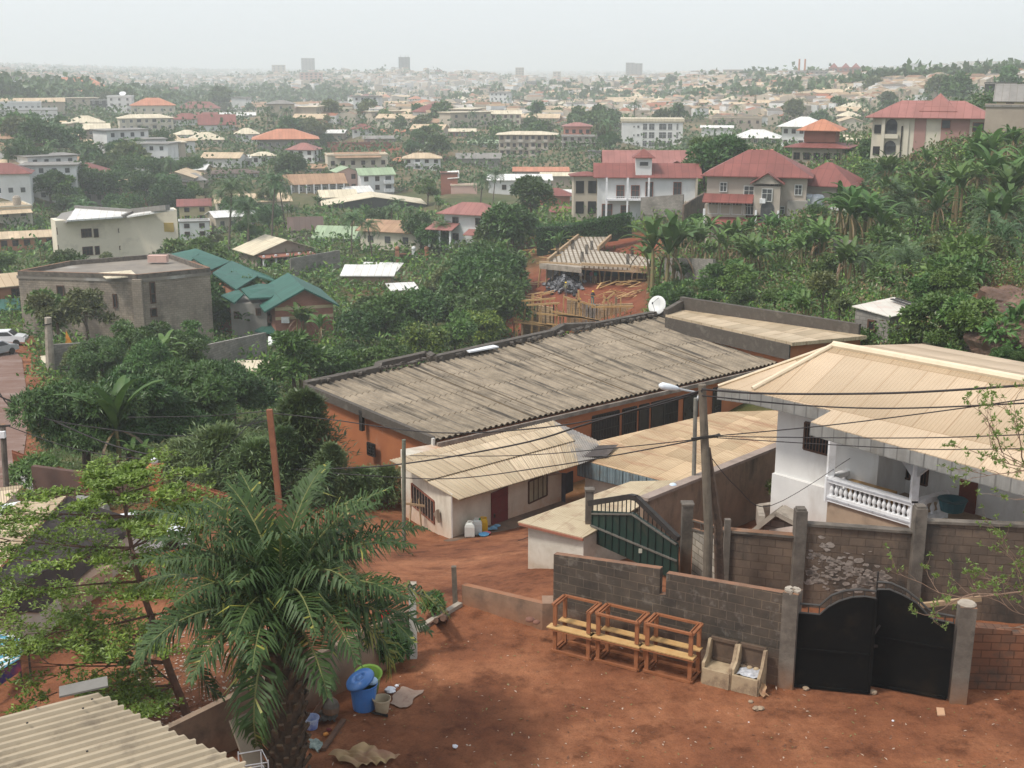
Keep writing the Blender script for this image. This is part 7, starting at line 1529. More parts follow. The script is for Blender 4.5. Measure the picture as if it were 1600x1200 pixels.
# ================================================================ street, fence, poles and cars on the left
def drape(name, L, Rr, mt, lift=.05, n=24, mm=8):
 L = [gnd(*p) for p in L]; Rr = [gnd(*p) for p in Rr]
 def along(Q, t): f = t*(len(Q)-1); i = min(int(f), len(Q)-2); return lerp(Q[i], Q[i+1], f-i)
 vs = []
 for j in range(n+1):
  a, b = along(L, j/n), along(Rr, j/n)
  for i in range(mm+1): q = lerp(a, b, i/mm); vs.append((q.x, q.y, Hs(q.x,q.y)+lift))
 m = MB(); m.add(vs, [(j*(mm+1)+i, j*(mm+1)+i+1, (j+1)*(mm+1)+i+1, (j+1)*(mm+1)+i) for j in range(n) for i in range(mm)]); o = m.build(name, mt, smooth=True); o['kind'] = 'structure'; return o
mStreet = M('worn_street', (.20,.13,.105), (.155,.085,.062), scale=.25, rough=.95, stain=(.27,.205,.18), sscale=.5, samt=.7, bump=.03, bscale=2, kw=dict(ss=(.35,1,1)))
drape('street', [(-120,770),(-110,640),(-60,560),(-30,537)], [(28,765),(46,640),(34,560),(8,533)], mStreet)
drape('road', [(249,300),(252,275),(262,255),(262,247)], [(286,300),(285,270),(285,255),(284,247)], M('grey_road', (.22,.21,.2), (.17,.16,.15), scale=.3), .3)
def railing(pts, h, label, name='railing_fence', mt=None, step=.16, kerb=True):
 P = [Vector(p) for p in pts]; t = thing(name, label, 'fence', P[0]); mt = mt or M('orange_railing', (.33,.12,.065), (.26,.09,.05), scale=3)
 m = MB(); r = MB()
 for a, b in zip(P, P[1:]):
  L = (b-a).length
  for z in (.15, h*.55, h*.9): r.beam(a+Vector((0,0,z)), b+Vector((0,0,z)), .04, .04)
  k = int(L/step)
  for i in range(k+1): q = lerp(a, b, i/k); r.beam(q+Vector((0,0,.1)), q+Vector((0,0,h)), .03, .03)
  if kerb: m.beam(a-Vector((0,0,.5)), b-Vector((0,0,.5)), .25, 1.3)
 r.build('railing', mt, t)
 if kerb: m.build('kerb_wall', M('chalky_wall', (.4,.42,.42), (.3,.28,.26), scale=.8, stain=(.12,.13,.11), sscale=.9, samt=.6), t)
fa, fb, fc = gnd(24,752), gnd(108,788), gnd(168,800)
railing([fa+Vector((0,0,.5)), fb+Vector((0,0,.5)), fc+Vector((0,0,.5))], 1.3, 'orange-brown iron railing on a chalky low wall beside the street')
fa, fb = gnd(296,802), gnd(362,826); railing([fa+Vector((0,0,.2)), fb+Vector((0,0,.2))], 1.25, 'orange-brown iron railing behind the oil palm fronds, left of the cypress trees', kerb=False)
q = gnd(247,795); t = thing('lamp_pillar', 'orange gate pillar with a white globe lamp on top', 'pillar', q); zt1 = zon(245,730,q); m = MB(); m.box(q+Vector((0,0,(zt1-q.z)/2)), (.5,.5,zt1-q.z)); m.box((q.x,q.y,zt1+.04), (.62,.62,.08)); m.build('pillar_shaft', mOrange, t); m = MB(); m.ball((q.x,q.y,zt1+.28), .17, 8); m.build('globe_lamp', M('white_globe', (.72,.72,.74), (.66,.66,.68), rough=.3), t, smooth=True)
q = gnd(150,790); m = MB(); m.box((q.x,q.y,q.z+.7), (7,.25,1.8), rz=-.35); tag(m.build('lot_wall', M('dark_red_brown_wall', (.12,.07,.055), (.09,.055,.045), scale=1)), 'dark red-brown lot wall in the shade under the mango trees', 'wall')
q = at_s(4,760,62); t = thing('street_pole', 'dark pole with a crossarm and a white box at the left edge', 'pole', (q.x,q.y,q.z-3)); m = MB(); m.tube([(q.x,q.y,q.z-4), tuple(at_y(4,663,q.y))], .14, 8); m.build('pole_shaft', mConc, t); m = MB(); m.beam(at_y(0,666,q.y-.1), at_y(16,665,q.y-.1), .08,.08); m.build('crossarm', mIronBar, t); m = MB(); m.box(at_y(3,679,q.y-.2), (.3,.2,.3)); m.build('meter_box', mWhiteTrim, t)
q = gnd(79,585); t = thing('concrete_pole', 'thick grey concrete pole beside the dirt street, in front of leafy trees', 'pole', q); m = MB(); m.tube([q-Vector((0,0,.5)), at_y(75,496,q.y)], [.42,.3], 8); m.build('pole_shaft', mConcPale, t); m = MB(); m.beam(at_y(66,508,q.y-.3), at_y(80,506,q.y-.3), .1,.1); m.build('crossarm', mIronBar, t)
q = gnd(107,555); m = MB(); a = at_y(106,530,q.y); m.add([a+Vector((-.1,0,.9)), a+Vector((.35,0,-.3)), a+Vector((-.3,0,-.5)), a+Vector((0,.1,-.3))], [(0,1,2),(0,2,3),(0,3,1)]); m.tube([q, a+Vector((0,.05,.5))], .04, 5); tag(m.build('small_flag', M('orange_flag', (.6,.2,.03), (.55,.3,.05))), 'small orange and yellow pennant over the low wall by the street', 'flag')
for (a, b, lab) in (((82,585),(168,578),'low tan wall behind the concrete pole by the dirt street'),((318,585),(418,560),'grey block wall in front of the unfinished grey block, right of the mango trees')):
 p, q = gnd(*a), gnd(*b); m = MB(); wall_seg(m, p, q, min(p.z,q.z)-2, p.z+2.6, q.z+2.6, .3); tag(m.build('block_wall', mBlockGrey), lab, 'wall')
def car(pos, rz, mt, label, s=1.0):
 t = thing('parked_car', label, 'car', pos, 'cars parked by the roads', rz)
 prof = [(-2.1,.35),(-2.15,.75),(-1.9,.88),(-1.5,.95),(-1.0,1.42),(.55,1.45),(1.15,.98),(1.95,.85),(2.15,.6),(2.12,.35)]
 m = MB(); ins = [0,0,.03,.05,.2,.2,.06,.06,.03,0]; n = len(prof); k = .85
 vs = [(x*s, -(k-i)*s, z*s) for (x,z),i in zip(prof,ins)]+[(x*s, (k-i)*s, z*s) for (x,z),i in zip(prof,ins)]
 m.add(vs, [tuple(range(n)), tuple(range(2*n-1,n-1,-1))]+[((i+1)%n,i,n+i,n+(i+1)%n) for i in range(n)]); lbuild(m, 'car_body', mt, t)
 m = MB()
 for sg in (-1,1): m.add([(x*s, sg*(yy)*s, z*s) for x,yy,z in ((-1.35,.81,.99),(-.95,.69,1.35),(.5,.69,1.37),(1.0,.80,1.0))], [(0,1,2,3) if sg > 0 else (3,2,1,0)])
 for x0,x1,z0,z1 in ((.62,1.1,1.40,1.03),(-1.06,-1.45,1.37,1.0)): m.add([(x0*s,-.62*s,z0*s+.012),(x0*s,.62*s,z0*s+.012),(x1*s+.02,.74*s,z1*s),(x1*s+.02,-.74*s,z1*s)], [(0,1,2,3),(3,2,1,0)])
 lbuild(m, 'car_windows', mGlassDark, t)
 for x in (-1.35,1.3):
  for y in (-.8,.8): m = MB(); m.lathe([(.001,-.1),(.3,-.1),(.33,-.06),(.33,.06),(.3,.1),(.001,.1)], (x*s,y*s,.32*s), 12, mat=Matrix.Rotation(R(90),3,'X')); lbuild(m, 'wheel', mIronBar, t)
 for y in (-.6,.6): m = MB(); m.box((2.12*s,y*s,.68*s), (.08,.3,.14)); lbuild(m, 'headlight', mWhiteTrim, t)
mCarW = M('white_car_paint', (.66,.67,.68), (.6,.61,.62), rough=.3, spec=.5)
g = gnd(8,538); car(g, R(8), mCarW, 'white car facing right at the top of the dirt street, left edge'); g = gnd(-8,556); car(g, R(60), M('silver_car_paint', (.35,.37,.38), (.28,.3,.3), rough=.3), 'pale car cut by the left edge, just below the white one')
g = at_z(205,872,-3.4); car(Vector((g.x,g.y,Hs(g.x,g.y))), R(28), mCarW, 'white car half hidden under the light green layered tree'); g = gnd(270,288); car(g+Vector((0,0,.4)), R(80), mCarW, 'tiny white car on the grey curving road, far left')
# ================================================================ people
def person(pos, hgt, top, bot, label, helmet=None, yaw=0, bend=0):
 bm_ = bmesh.new(); k = hgt/1.75; a = bend
 J = {'pel':(0,0,.95),'che':(0,-.25*a,1.3-.05*a),'nk':(0,-.32*a,1.48-.1*a),'hd':(0,-.38*a,1.66-.14*a),'ls':(-.19,-.28*a,1.42-.08*a),'le':(-.26,-.3*a-.05,1.14-.05*a),'lh':(-.24,-.3*a-.22,.95),'rs':(.19,-.28*a,1.42-.08*a),'re':(.27,-.3*a-.02,1.13-.05*a),'rh':(.27,-.3*a-.18,.92),
         'lk':(-.11,-.03,.5),'lf':(-.12,.04,.08),'lt':(-.13,-.14,.03),'rk':(.12,-.06,.5),'rf':(.14,.0,.08),'rt':(.15,-.18,.03)}
 V = {n: bm_.verts.new((x*k,y*k,z*k)) for n,(x,y,z) in J.items()}
 for e in ('pel che','che nk','nk hd','che ls','ls le','le lh','che rs','rs re','re rh','pel lk','lk lf','lf lt','pel rk','rk rf','rf rt'): x,y = e.split(); bm_.edges.new((V[x],V[y]))
 me = bpy.data.meshes.new('person'); names = list(J); bm_.to_mesh(me); bm_.free(); o = bpy.data.objects.new('person', me); COL.objects.link(o)
 o.modifiers.new('s','SKIN'); rad = {'pel':.15,'che':.17,'nk':.065,'hd':.11,'ls':.075,'le':.05,'lh':.04,'rs':.075,'re':.05,'rh':.04,'lk':.075,'lf':.05,'lt':.04,'rk':.075,'rf':.05,'rt':.04}
 for v, nme in zip(me.skin_vertices[0].data, names): v.radius = (rad[nme]*k,)*2; v.use_root = nme == 'pel'
 o.modifiers.new('u','SUBSURF').levels = 1
 dg = bpy.context.evaluated_depsgraph_get(); m2 = bpy.data.meshes.new_from_object(o.evaluated_get(dg)); bpy.data.objects.remove(o)
 m2.materials.clear(); sk = M('brown_skin', (.09,.05,.035), (.07,.04,.028));
 for mm in (sk, top, bot): m2.materials.append(mm)
 for p in m2.polygons: z = p.center.z/k; x = abs(p.center.x)/k; p.material_index = 2 if z < .98 and x < .21 else (1 if .98 <= z < 1.5-.1*a and (z > 1.1 or x < .2) else 0)
 ob = link('person', m2, loc=pos, rz=yaw); tag(ob, label, 'person')
 if helmet:
  h = Vector(J['hd'])*k; m = MB(); m.lathe([(.001,.15*k),(.1*k,.11*k),(.135*k,.02*k),(.17*k,0),(.135*k,-.005),(.001,-.01)], h+Vector((0,0,.03)), 10); hb = lbuild(m, 'hard_hat', helmet, ob)
# ================================================================ building site below the white villa
def Q(zx, zy): return 790+zx/6.154, 350+zy/6.154
S_ = 158; zS = at_s(909, 413, S_).z; site = thing('site_slab', 'unfinished ribbed floor slab on timber props above the red earth', 'building', (at_z(909,413,zS).x, at_z(909,413,zS).y, zS-3.2)); LM.append(('the red-earth building site', 905, 440))
mSlab2 = M('hollow_block_slab', (.46,.41,.34), (.38,.33,.27), scale=.8, kind='sheet', kw=dict(w=.62, h=1.9, v=.12, m=.14, mc=(.3,.24,.17)), stain=(.25,.2,.15), sscale=.5, samt=.5)
def qz(zx, zy, dz=0): x, y = Q(zx, zy); return at_z(x, y, zS+dz)
m = MB(); m.slab([qz(405,357),qz(700,118),qz(1000,122),qz(735,378)], .3); m.slab([qz(735,378,-.01),qz(850,250,-.01),qz(1210,290,-.01),qz(1390,330,-.01),qz(1375,430,-.01),qz(735,400,-.01)], .3); m.build('ribbed_slab', mSlab2, site)
m = MB(); m.slab([qz(325,378,-.1),qz(405,350,-.1),qz(735,372,-.1),qz(730,420,-.1)], .7); m.build('slab_edge', mConcPale, site)
m = MB(); m.beam(qz(730,405,-.15), qz(1375,440,-.15), .3, .9); m.beam(qz(325,385,-.3), qz(730,415,-.3), .3, .8); m.beam(qz(1010,120,.3), qz(890,235,.3), .3, .6); m.beam(qz(405,350,.2), qz(700,112,.2), .3,.5); m.build('edge_formwork', mWoodRaw, site)
m = MB()
for i in range(26): u = random.random(); a = lerp(qz(330,380,.1), qz(700,110,.1), u) if i % 2 else lerp(qz(740,385,.1), qz(1370,420,.1), u); m.beam(a+Vector((random.uniform(-1,1),0,0)), a+Vector((random.uniform(-1.5,1.5),random.uniform(-1,1),.1)), .12, .08)
m.build('loose_batten', mWoodPale, site)
for i in range(17):
 x = 340+i*62; a = qz(x, 400+i*2.5, -.6); j = random.uniform(-.5,.5); m = MB(); m.beam(a, a+Vector((j,-.2,-3.4)), .16, .16); m.build('timber_prop', mWoodRaw if i % 3 else mWoodPale, site)
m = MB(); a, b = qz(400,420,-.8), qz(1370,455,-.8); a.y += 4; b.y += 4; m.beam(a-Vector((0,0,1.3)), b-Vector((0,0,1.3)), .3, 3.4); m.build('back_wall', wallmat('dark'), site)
for zx, zy in ((735,360),(780,290),(828,250),(1215,310),(1175,385),(645,240),(500,295)):
 m = MB(); c = qz(zx,zy)
 for dx,dy in ((-.15,0),(.15,0),(0,.2),(0,-.2)): m.tube([c+Vector((dx,dy,-.1)), c+Vector((dx,dy,1.3))], .05, 4)
 m.build('rebar_cage', mIronBar, site)
def sg(zx, zy): x, y = Q(zx, zy); return gnd(x, y, 80)
t = thing('formwork_wall', 'timber formwork retaining wall with scaffold poles at the foot of the red earth', 'formwork', sg(900,900))
mPl = M('formwork_planks', (.44,.32,.19), (.36,.25,.145), scale=.6, kind='block', kw=dict(w=2.2,h=.28,m=.03,mc=(.4,.35,.3),f=.8), stain=(.2,.15,.1), sscale=.7, samt=.5)
fb = sg(600,1000).y; hh = [at_y(*Q(zx,zy), fb-off) for zx,zy,off in ((150,760,0),(455,805,3),(590,725,0),(735,750,0),(740,765,1),(890,775,1),(1220,765,2))]
for i,(a,b,mt) in enumerate(((0,1,mPl),(2,3,mPl),(4,5,mBlockGrey),(5,6,mPl))):
 A_, B_ = hh[a], hh[b]; m = MB(); wall_seg(m, A_, B_, min(A_.z,B_.z)-4.2, A_.z, B_.z, .3); m.build('plank_panel', mt, t)
for i in range(58):
 zx = 75+(i%30)*38+random.uniform(-12,12); zy = 800+random.uniform(-130,40)+(100 if zx < 150 else 0); a = at_y(*Q(zx,zy), fb-4); m = MB(); m.beam(a, a-Vector((random.uniform(-.2,.2),0,random.uniform(3.5,6))), .13,.13); m.build('scaffold_pole', mWoodPale if i % 2 else mWoodRaw, t)
for (x0,y0,x1,y1) in ((80,905,450,985),(80,940,700,1010),(300,860,760,900),(440,840,900,930),(500,870,960,940),(390,960,760,1010),(150,740,480,715),(200,780,520,760),(820,800,1230,790),(560,700,860,790),(700,640,705,800),(930,760,1050,660),(1000,765,940,690)): m = MB(); m.beam(at_y(*Q(x0,y0),fb-4.3), at_y(*Q(x1,y1),fb-4.3), .14, .2); m.build('scaffold_rail', mWoodPale, t)
m = MB()
for i in range(420):
 zx, zy = random.gauss(560,75), random.gauss(560,32); g = sg(zx+0, zy+30)
 if g: m.box(g+Vector((0,0,max(0,1.2-abs(zx-560)/90)*random.random()+.15)), (.45,.3,.25), mat=Matrix.Rotation(random.random()*3,3,'X')@Matrix.Rotation(random.random()*3,3,'Z'), m=random.randint(0,1))
o = m.build('stone_heap', [M('black_stone', (.05,.05,.055), (.035,.035,.04)), M('grey_stone', (.22,.22,.23), (.15,.15,.16))]); tag(o, 'heap of black and grey broken stones under the slab edge', 'heap', kind='stuff')
for i,(zx,zy,n,lab) in enumerate(((1010,600,9,'stack of pale planks on the red slope, middle'),(1200,590,11,'scattered pale planks below the right end of the slab'),(980,710,8,'crossed planks above the formwork wall'),(1090,730,7,'upright plank ends at the right end of the formwork'),(330,300,14,'heap of pale planks left of the slab'),(320,715,8,'long planks lying above the left formwork wall'),(280,600,8,'orange planks on the steep red slope at the left'),(1220,680,6,'single bent planks right of the formwork'))):
 m = MB(); c = sg(zx,zy)
 for k in range(n): a = c+Vector((random.gauss(0,1.1),random.gauss(0,1.1),.2+random.random()*.4)); an = random.gauss(.5 if i != 5 else 0,.35); L = random.uniform(.6,1.3); m.beam(a-Vector((math.cos(an)*L,math.sin(an)*L,random.uniform(-.4,.4))), a+Vector((math.cos(an)*L,math.sin(an)*L,random.uniform(-.4,.6))), .2, .06)
 tag(m.build('plank_pile', mWoodPale), lab, 'planks')
cols_ = [M('shirt_'+n, c, tuple(x*.8 for x in c)) for n, c in (('teal',(.05,.3,.25)),('maroon',(.3,.05,.07)),('pale',(.55,.53,.5)),('dark',(.05,.06,.07)),('olive',(.2,.19,.12)))]
hy = M('yellow_hat', (.75,.5,.03), (.65,.42,.03)); trou = M('grey_trousers', (.12,.12,.12), (.09,.09,.09)); kh = M('khaki_trousers', (.35,.28,.18), (.3,.24,.15))
for (zx,zy,ci,tr,hat,bend,lab) in ((722,575,2,kh,hy,.3,'worker in a pale shirt and yellow helmet beside the stone heap'),(822,570,1,trou,None,.0,'worker in a maroon shirt under the slab'),(864,572,0,kh,M('teal_hat',(.1,.5,.4),(.08,.4,.3)),.0,'worker in a teal shirt under the slab'),(578,690,4,trou,hy,.0,'worker in dark clothes below the stone heap'),(835,770,3,M('teal_trousers',(.05,.25,.25),(.04,.2,.2)),hy,.5,'worker with a yellow helmet bending over above the formwork'),(683,850,2,kh,None,.2,'worker in a white shirt behind the scaffold poles'),(715,850,4,trou,hy,.2,'worker in olive with a yellow helmet behind the scaffold poles')):
 g = sg(zx,zy); person(g, 1.72, cols_[ci], tr, lab, hat, random.uniform(-1,1), bend)
for px, c, lab in ((646,2,'far pedestrian in white on the lane between the palms'),(655,1,'far pedestrian in dark red on the lane between the palms')): person(gnd(px,378), 1.75, cols_[c], trou, lab)
# hedge and block walls around the site
def leafbox(a, b, w_, h, n, L, mt, g_=None):
 d = (b-a); P = np.array(a)[None]+np.array(d)[None]*rng.random((n,1)); side = rng.random(n); off = (rng.random(n)-.5)*w_; nrm = np.array([-d.y,d.x,0])/math.hypot(d.x,d.y); z = rng.random(n)*h; top = rng.random(n) < .3
 off = np.where(top, off, np.where(side < .75, -w_/2, w_/2)); z = np.where(top, h, z); P = P+nrm[None]*off[:,None]; P[:,2] += z; D = rdir(n); D = unit(D+nrm[None]*np.where(top,0,np.sign(off))[:,None]+np.array([0,0,1.])*top[:,None]); return leaves(P, D, rdir(n), L*(.6+.8*rng.random(n)), L*.5)
t = thing('clipped_hedge', 'tall dark clipped hedge stepping down behind the building site', 'hedge', gnd(840,392)); Vs,Fs,k = [],[],0; m = MB()
for (x0,x1,yt,yb) in ((838,896,354,388),(894,920,351,380),(918,943,346,374),(941,964,342,368),(963,986,338,363)):
 a, b = at_s((x0),yb,186), at_s(x1,yb-3,186); h = (yb-yt)*186/FPX; V,F = leafbox(a,b,1.6,h,900,.35,lShrub); Vs.append(V);Fs.append(F+k);k+=len(V); m.beam(a+Vector((0,0,h/2-.6)), b+Vector((0,0,h/2-.6)), 1.4, h+.8)
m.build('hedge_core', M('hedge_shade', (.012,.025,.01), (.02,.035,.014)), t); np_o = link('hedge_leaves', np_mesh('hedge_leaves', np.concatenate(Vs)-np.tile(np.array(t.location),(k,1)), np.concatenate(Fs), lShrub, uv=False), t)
for (pts, h, lab, mt) in ((((1000,352),(1066,348)),4.4,'grey block wall right of the white villa driveway',mBlockGrey),(((1068,362),(1102,340)),4.0,'brown board fence climbing between the white villa and the grey-beige house',mBlockBrown),(((1037,447),(1112,455)),3.4,'grey block wall among banana plants below the white villa',mBlockGrey),(((1300,412),(1330,418)),2.6,'short grey wall under the banana plants on the right hillside',mBlockGrey),(((455,432),(532,418)),3.0,'grey block wall right of the pillared bungalow',mBlockGrey),(((345,470),(362,460)),2.0,'pale wall fragment by the green-roofed houses',mConcPale)):
 p, q = gnd(*pts[0]), gnd(*pts[1]); m = MB(); wall_seg(m, p, q, min(p.z,q.z)-2, p.z+h, q.z+h, .3); tag(m.build('block_wall' if 'board' not in lab else 'board_fence', mt), lab, 'wall' if 'board' not in lab else 'fence')
# brown rock outcrop and pale slab on the right
for (px,py,r,lab) in ((1505,515,2.6,'large brown boulder at the left of the rocky outcrop, right hillside'),(1545,525,3.0,'large brown boulder in the middle of the rocky outcrop, right hillside'),(1590,545,2.8,'large brown boulder at the right of the rocky outcrop, right hillside'),(1575,490,3.0,'upper brown boulder of the rocky outcrop, right hillside')):
 g = gnd(px,py); m = MB(); m.ball((0,0,0), r*.8, 22, sz=.6); m.v = [tuple(Vector(v)*(1+.16*math.sin(v[0]*2.1+px)*math.cos(v[1]*1.7+py)+.09*math.sin(v[2]*5+v[0]*3)+.05*math.sin(v[0]*7+v[1]*6)+random.uniform(-.012,.012))+g+Vector((0,0,.2))) for v in m.v]; tag(m.build('boulder', M('brown_rock', (.15,.085,.06), (.08,.055,.042), scale=.6, stain=(.3,.2,.15), sscale=.8, samt=.5, bump=.05)), lab, 'boulder')
m = MB(); m.slab([gnd(1478,520)+Vector((0,0,.9)), gnd(1560,552)+Vector((0,0,.9)), gnd(1520,562)+Vector((0,0,.6)), gnd(1440,548)+Vector((0,0,.6))], .8); tag(m.build('concrete_platform', M('pinkish_slab', (.45,.37,.31), (.37,.3,.25), scale=.5, stain=(.25,.2,.17), sscale=.6, samt=.5)), 'pale cracked concrete platform below the rocky outcrop', 'platform')
# ================================================================ overhead wires
def wire(pts, lab, r=.018):
 m = MB(); P = [at_y(x, y, Y) for x, y, Y in pts]; Q_ = []
 for i in range(len(P)-1):
  for k in range(6):
   u = k/6; p0 = P[max(i-1,0)]; p3 = P[min(i+2,len(P)-1)]; a, b = P[i], P[i+1]
   Q_.append(.5*((2*a)+(b-p0)*u+(2*p0-5*a+4*b-p3)*u*u+(3*a-p0-3*b+p3)*u**3))
 Q_.append(P[-1]); m.tube(Q_, r, 4); tag(m.build('overhead_wire', M('black_cable', (.025,.022,.022), (.04,.035,.035))), lab, 'wire')
wire([(1097,610,29.7),(925,660,34),(800,696,38),(600,728,46),(430,734,52)], 'thick black wire from the utility pole sagging over the cream low house', .028)
wire([(1097,612,29.7),(1000,640,33),(850,668,38),(680,676,44),(520,656,49),(422,645,52)], 'thin black wire from the utility pole passing over the long grey roof', .022)
wire([(1120,681,29.6),(980,708,33),(850,730,38),(700,748,43),(560,742,48),(430,732,52)], 'lower thin wire crossing the tan roofs to the leaning orange pole')
wire([(1120,683,29.6),(960,700,34),(800,712,38),(640,712,46)], 'faint wire over the cream low house roof ending at the grey-green pole', .014)
wire([(1097,608,29.7),(1200,615,28.5),(1400,614,27),(1600,602,25),(1680,594,24)], 'thick black wire running right across the big tan hipped roof', .026)
wire([(1097,618,29.7),(1250,633,28.2),(1400,638,27),(1600,630,25),(1680,624,24)], 'second black wire running right, just below the thick one', .018)
wire([(1120,681,29.6),(1290,665,28),(1450,645,26.5),(1600,624,25),(1680,610,24)], 'thin wire rising to the right over the verandah house roof', .014)
wire([(1120,682,29.6),(1300,684,28),(1450,684,26.5),(1600,679,25),(1680,675,24)], 'thin level wire in front of the verandah roof edge', .013)
wire([(1120,684,29.6),(1300,695,28),(1450,702,26.5),(1600,701,25)], 'lowest thin wire in front of the verandah roof edge', .012)
wire([(-20,610,60),(80,656,60),(180,697,57),(300,722,54),(430,731,52)], 'thick wire from the left edge sagging down to the leaning orange pole', .04)
wire([(10,665,60),(120,702,58),(250,720,55),(430,733,52)], 'thin wire from the left edge pole to the leaning orange pole', .025)
wire([(-10,600,62),(20,640,62),(60,652,60),(150,668,58),(290,681,55),(425,655,52)], 'looping cable from the left edge over the dark mango trees', .03)
wire([(200,652,56),(320,650,54),(422,642,52)], 'thin wire entering the leaning orange pole from the left', .02)
wire([(288,768,45),(340,712,48),(400,655,51),(423,648,52)], 'steep pale stay wire left of the leaning orange pole', .022)
wire([(1100,700,29.7),(1150,760,31),(1205,790,33),(1330,715,36)], 'slack cable looping from the utility pole to the verandah house', .012)
wire([(735,882,41),(790,853,42),(830,838,43),(905,812,45)], 'thin washing line in front of the cream low house', .012)
# ================================================================ hero trees
def hero_palm():
 g = np.random.default_rng(5); P0 = at_z(449, 1216, 0); zt_ = zon(437, 985, P0); top = np.array([P0.x+.06, P0.y, zt_]); t = thing('oil_palm', 'big oil palm with long dark fronds in front of the left yard wall', 'palm', P0)
 Vs, Fs, Mi, k = [], [], [], 0; m = MB(); nf = 52
 for j in range(nf):
  f = j/nf; az = j*2.399+g.random()*.3; el = 1.5-1.0*f**1.1+g.normal()*.08; L = (3.35+.85*g.random())*(1-.1*f); pts, V, F = frond(L, 62, .85, .048, az, el, (.95+.55*f+(.7 if f > .9 else 0))*(.85+.3*g.random()), g, seg=12, vee=.3, jit=.2, tipd=-1.3)
  # the fronds on the left carry more yellow
  V = V+top; Vs.append(V); Fs.append(F+k); k += len(V); yel = .5 if f > .8 and g.random() < .4 else .02; Mi += list((g.random(len(F)) < yel).astype(int)); m.tube([Vector(p)+Vector(top) for p in pts], [.055,.05,.045,.04,.035,.03,.028,.025,.02,.017,.014,.01,.006], 5)
 off = np.array(P0); link('fronds', np_mesh('fronds', np.concatenate(Vs)-off, np.concatenate(Fs), [lPalmHero, lPalmYel], mi=Mi, uv=False), t); m.build('frond_ribs', M('green_rib', (.12,.15,.05), (.17,.16,.06), scale=3), t)
 tm = MB(); tm.tube([P0-Vector((0,0,.5)), P0, lerp(P0, Vector(top), .6), Vector(top)], [.33,.36,.40,.3], 14); to = tm.build('trunk', M('palm_fibre', (.10,.07,.045), (.06,.042,.03), scale=6, rough=1, bump=.03), t)
 b = MB();
 for i in range(150):
  z = (i/150)*(zt_)+.05; a = i*2.399; d = Vector((math.cos(a), math.sin(a), 0)); q = P0+d*(.33+.07*z/zt_)+Vector((0,0,z)); b.beam(q, q+d*(.10+.08*random.random())+Vector((0,0,.22)), .12*(1-.3*random.random()), .05, up=tuple(d))
 b.build('leaf_bases', M('leaf_base', (.13,.09,.055), (.075,.05,.035), scale=5, rough=1), t)
hero_palm()
def almond():
 g = random.Random(11); base = at_z(303, 1148, -1.6); t = thing('layered_tree', 'slender light green tree with flat layered branches at the left', 'tree', base)
 Y0 = base.y; tr = [base-Vector((0,0,.6))]+[at_y(x, y, Y0+dy) for x, y, dy in ((303,1148,0),(286,1100,.1),(266,1050,.2),(246,990,.3),(226,935,.4),(210,880,.5),(200,825,.6),(193,780,.6),(190,745,.6))]
 m = MB(); m.tube(tr, [.14,.12,.11,.10,.085,.075,.06,.045,.03,.015], 8); LP, LD = [], []
 def grow(p, az, L, r, depth, el=.12):
  pts = [p]; n = 5
  for i in range(n): az += g.uniform(-.22,.22); el2 = el+.1*i/n; p = p+Vector((math.cos(az)*math.cos(el2), math.sin(az)*math.cos(el2), math.sin(el2)))*L/n; pts.append(p)
  m.tube(pts, [r*(1-.8*i/n) for i in range(n+1)], 4)
  for i in range(1, n+1):
   if depth > 0:
    for s in (-1, 1):
     if g.random() < .5: grow(pts[i], az+s*g.uniform(.5,1.0), L*.42*g.uniform(.7,1.2), r*.5, depth-1, .08)
   if depth <= 1:
    for _ in range(2 if depth == 0 else 1): LP.append(pts[i]+Vector((g.gauss(0,.05), g.gauss(0,.05), g.uniform(0,.06)))); LD.append(az)
 for (f, L, k, lo) in ((.10,2.2,2,1),(.2,2.6,3,1),(.28,3.3,4,1),(.36,3.3,4,1),(.44,2.9,4,0),(.56,2.6,4,0),(.68,2.5,5,0),(.80,2.2,5,0),(.90,1.6,5,0),(.98,.8,4,0)):
  q = 1+f*(len(tr)-2); i = int(q); p = lerp(tr[i], tr[min(i+1,len(tr)-1)], q-i)
  a0 = g.random()*6
  for j in range(k):
   az = (math.pi+g.uniform(-1.0,.9)) if lo else a0+j*6.283/k+g.uniform(-.3,.3)
   Lx = L*g.uniform(.8,1.1)*(1.0 if math.cos(az) < .2 else .85); grow(p, az, Lx, .035, 2)
 P = np.array([tuple(p) for p in LP]); n = len(P); k = 3; P2_ = np.repeat(P, k, 0)+rng.normal(size=(n*k,3))*[.06,.06,.025]; D = rdir(n*k); D[:,2] = np.abs(D[:,2])*.5; V, F = leaves(P2_, D, np.tile([0,0,1.],(n*k,1))+rdir(n*k)*.5, .10+.05*rng.random(n*k), .06)
 off = np.array(base); link('crown', np_mesh('crown', V-off, F, [lHero, lYellow], mi=(rng.random(n*k) < .2).astype(int), uv=False), t); m.build('trunk', mBarkRed, t); print('almond leaves', n*k)
almond()
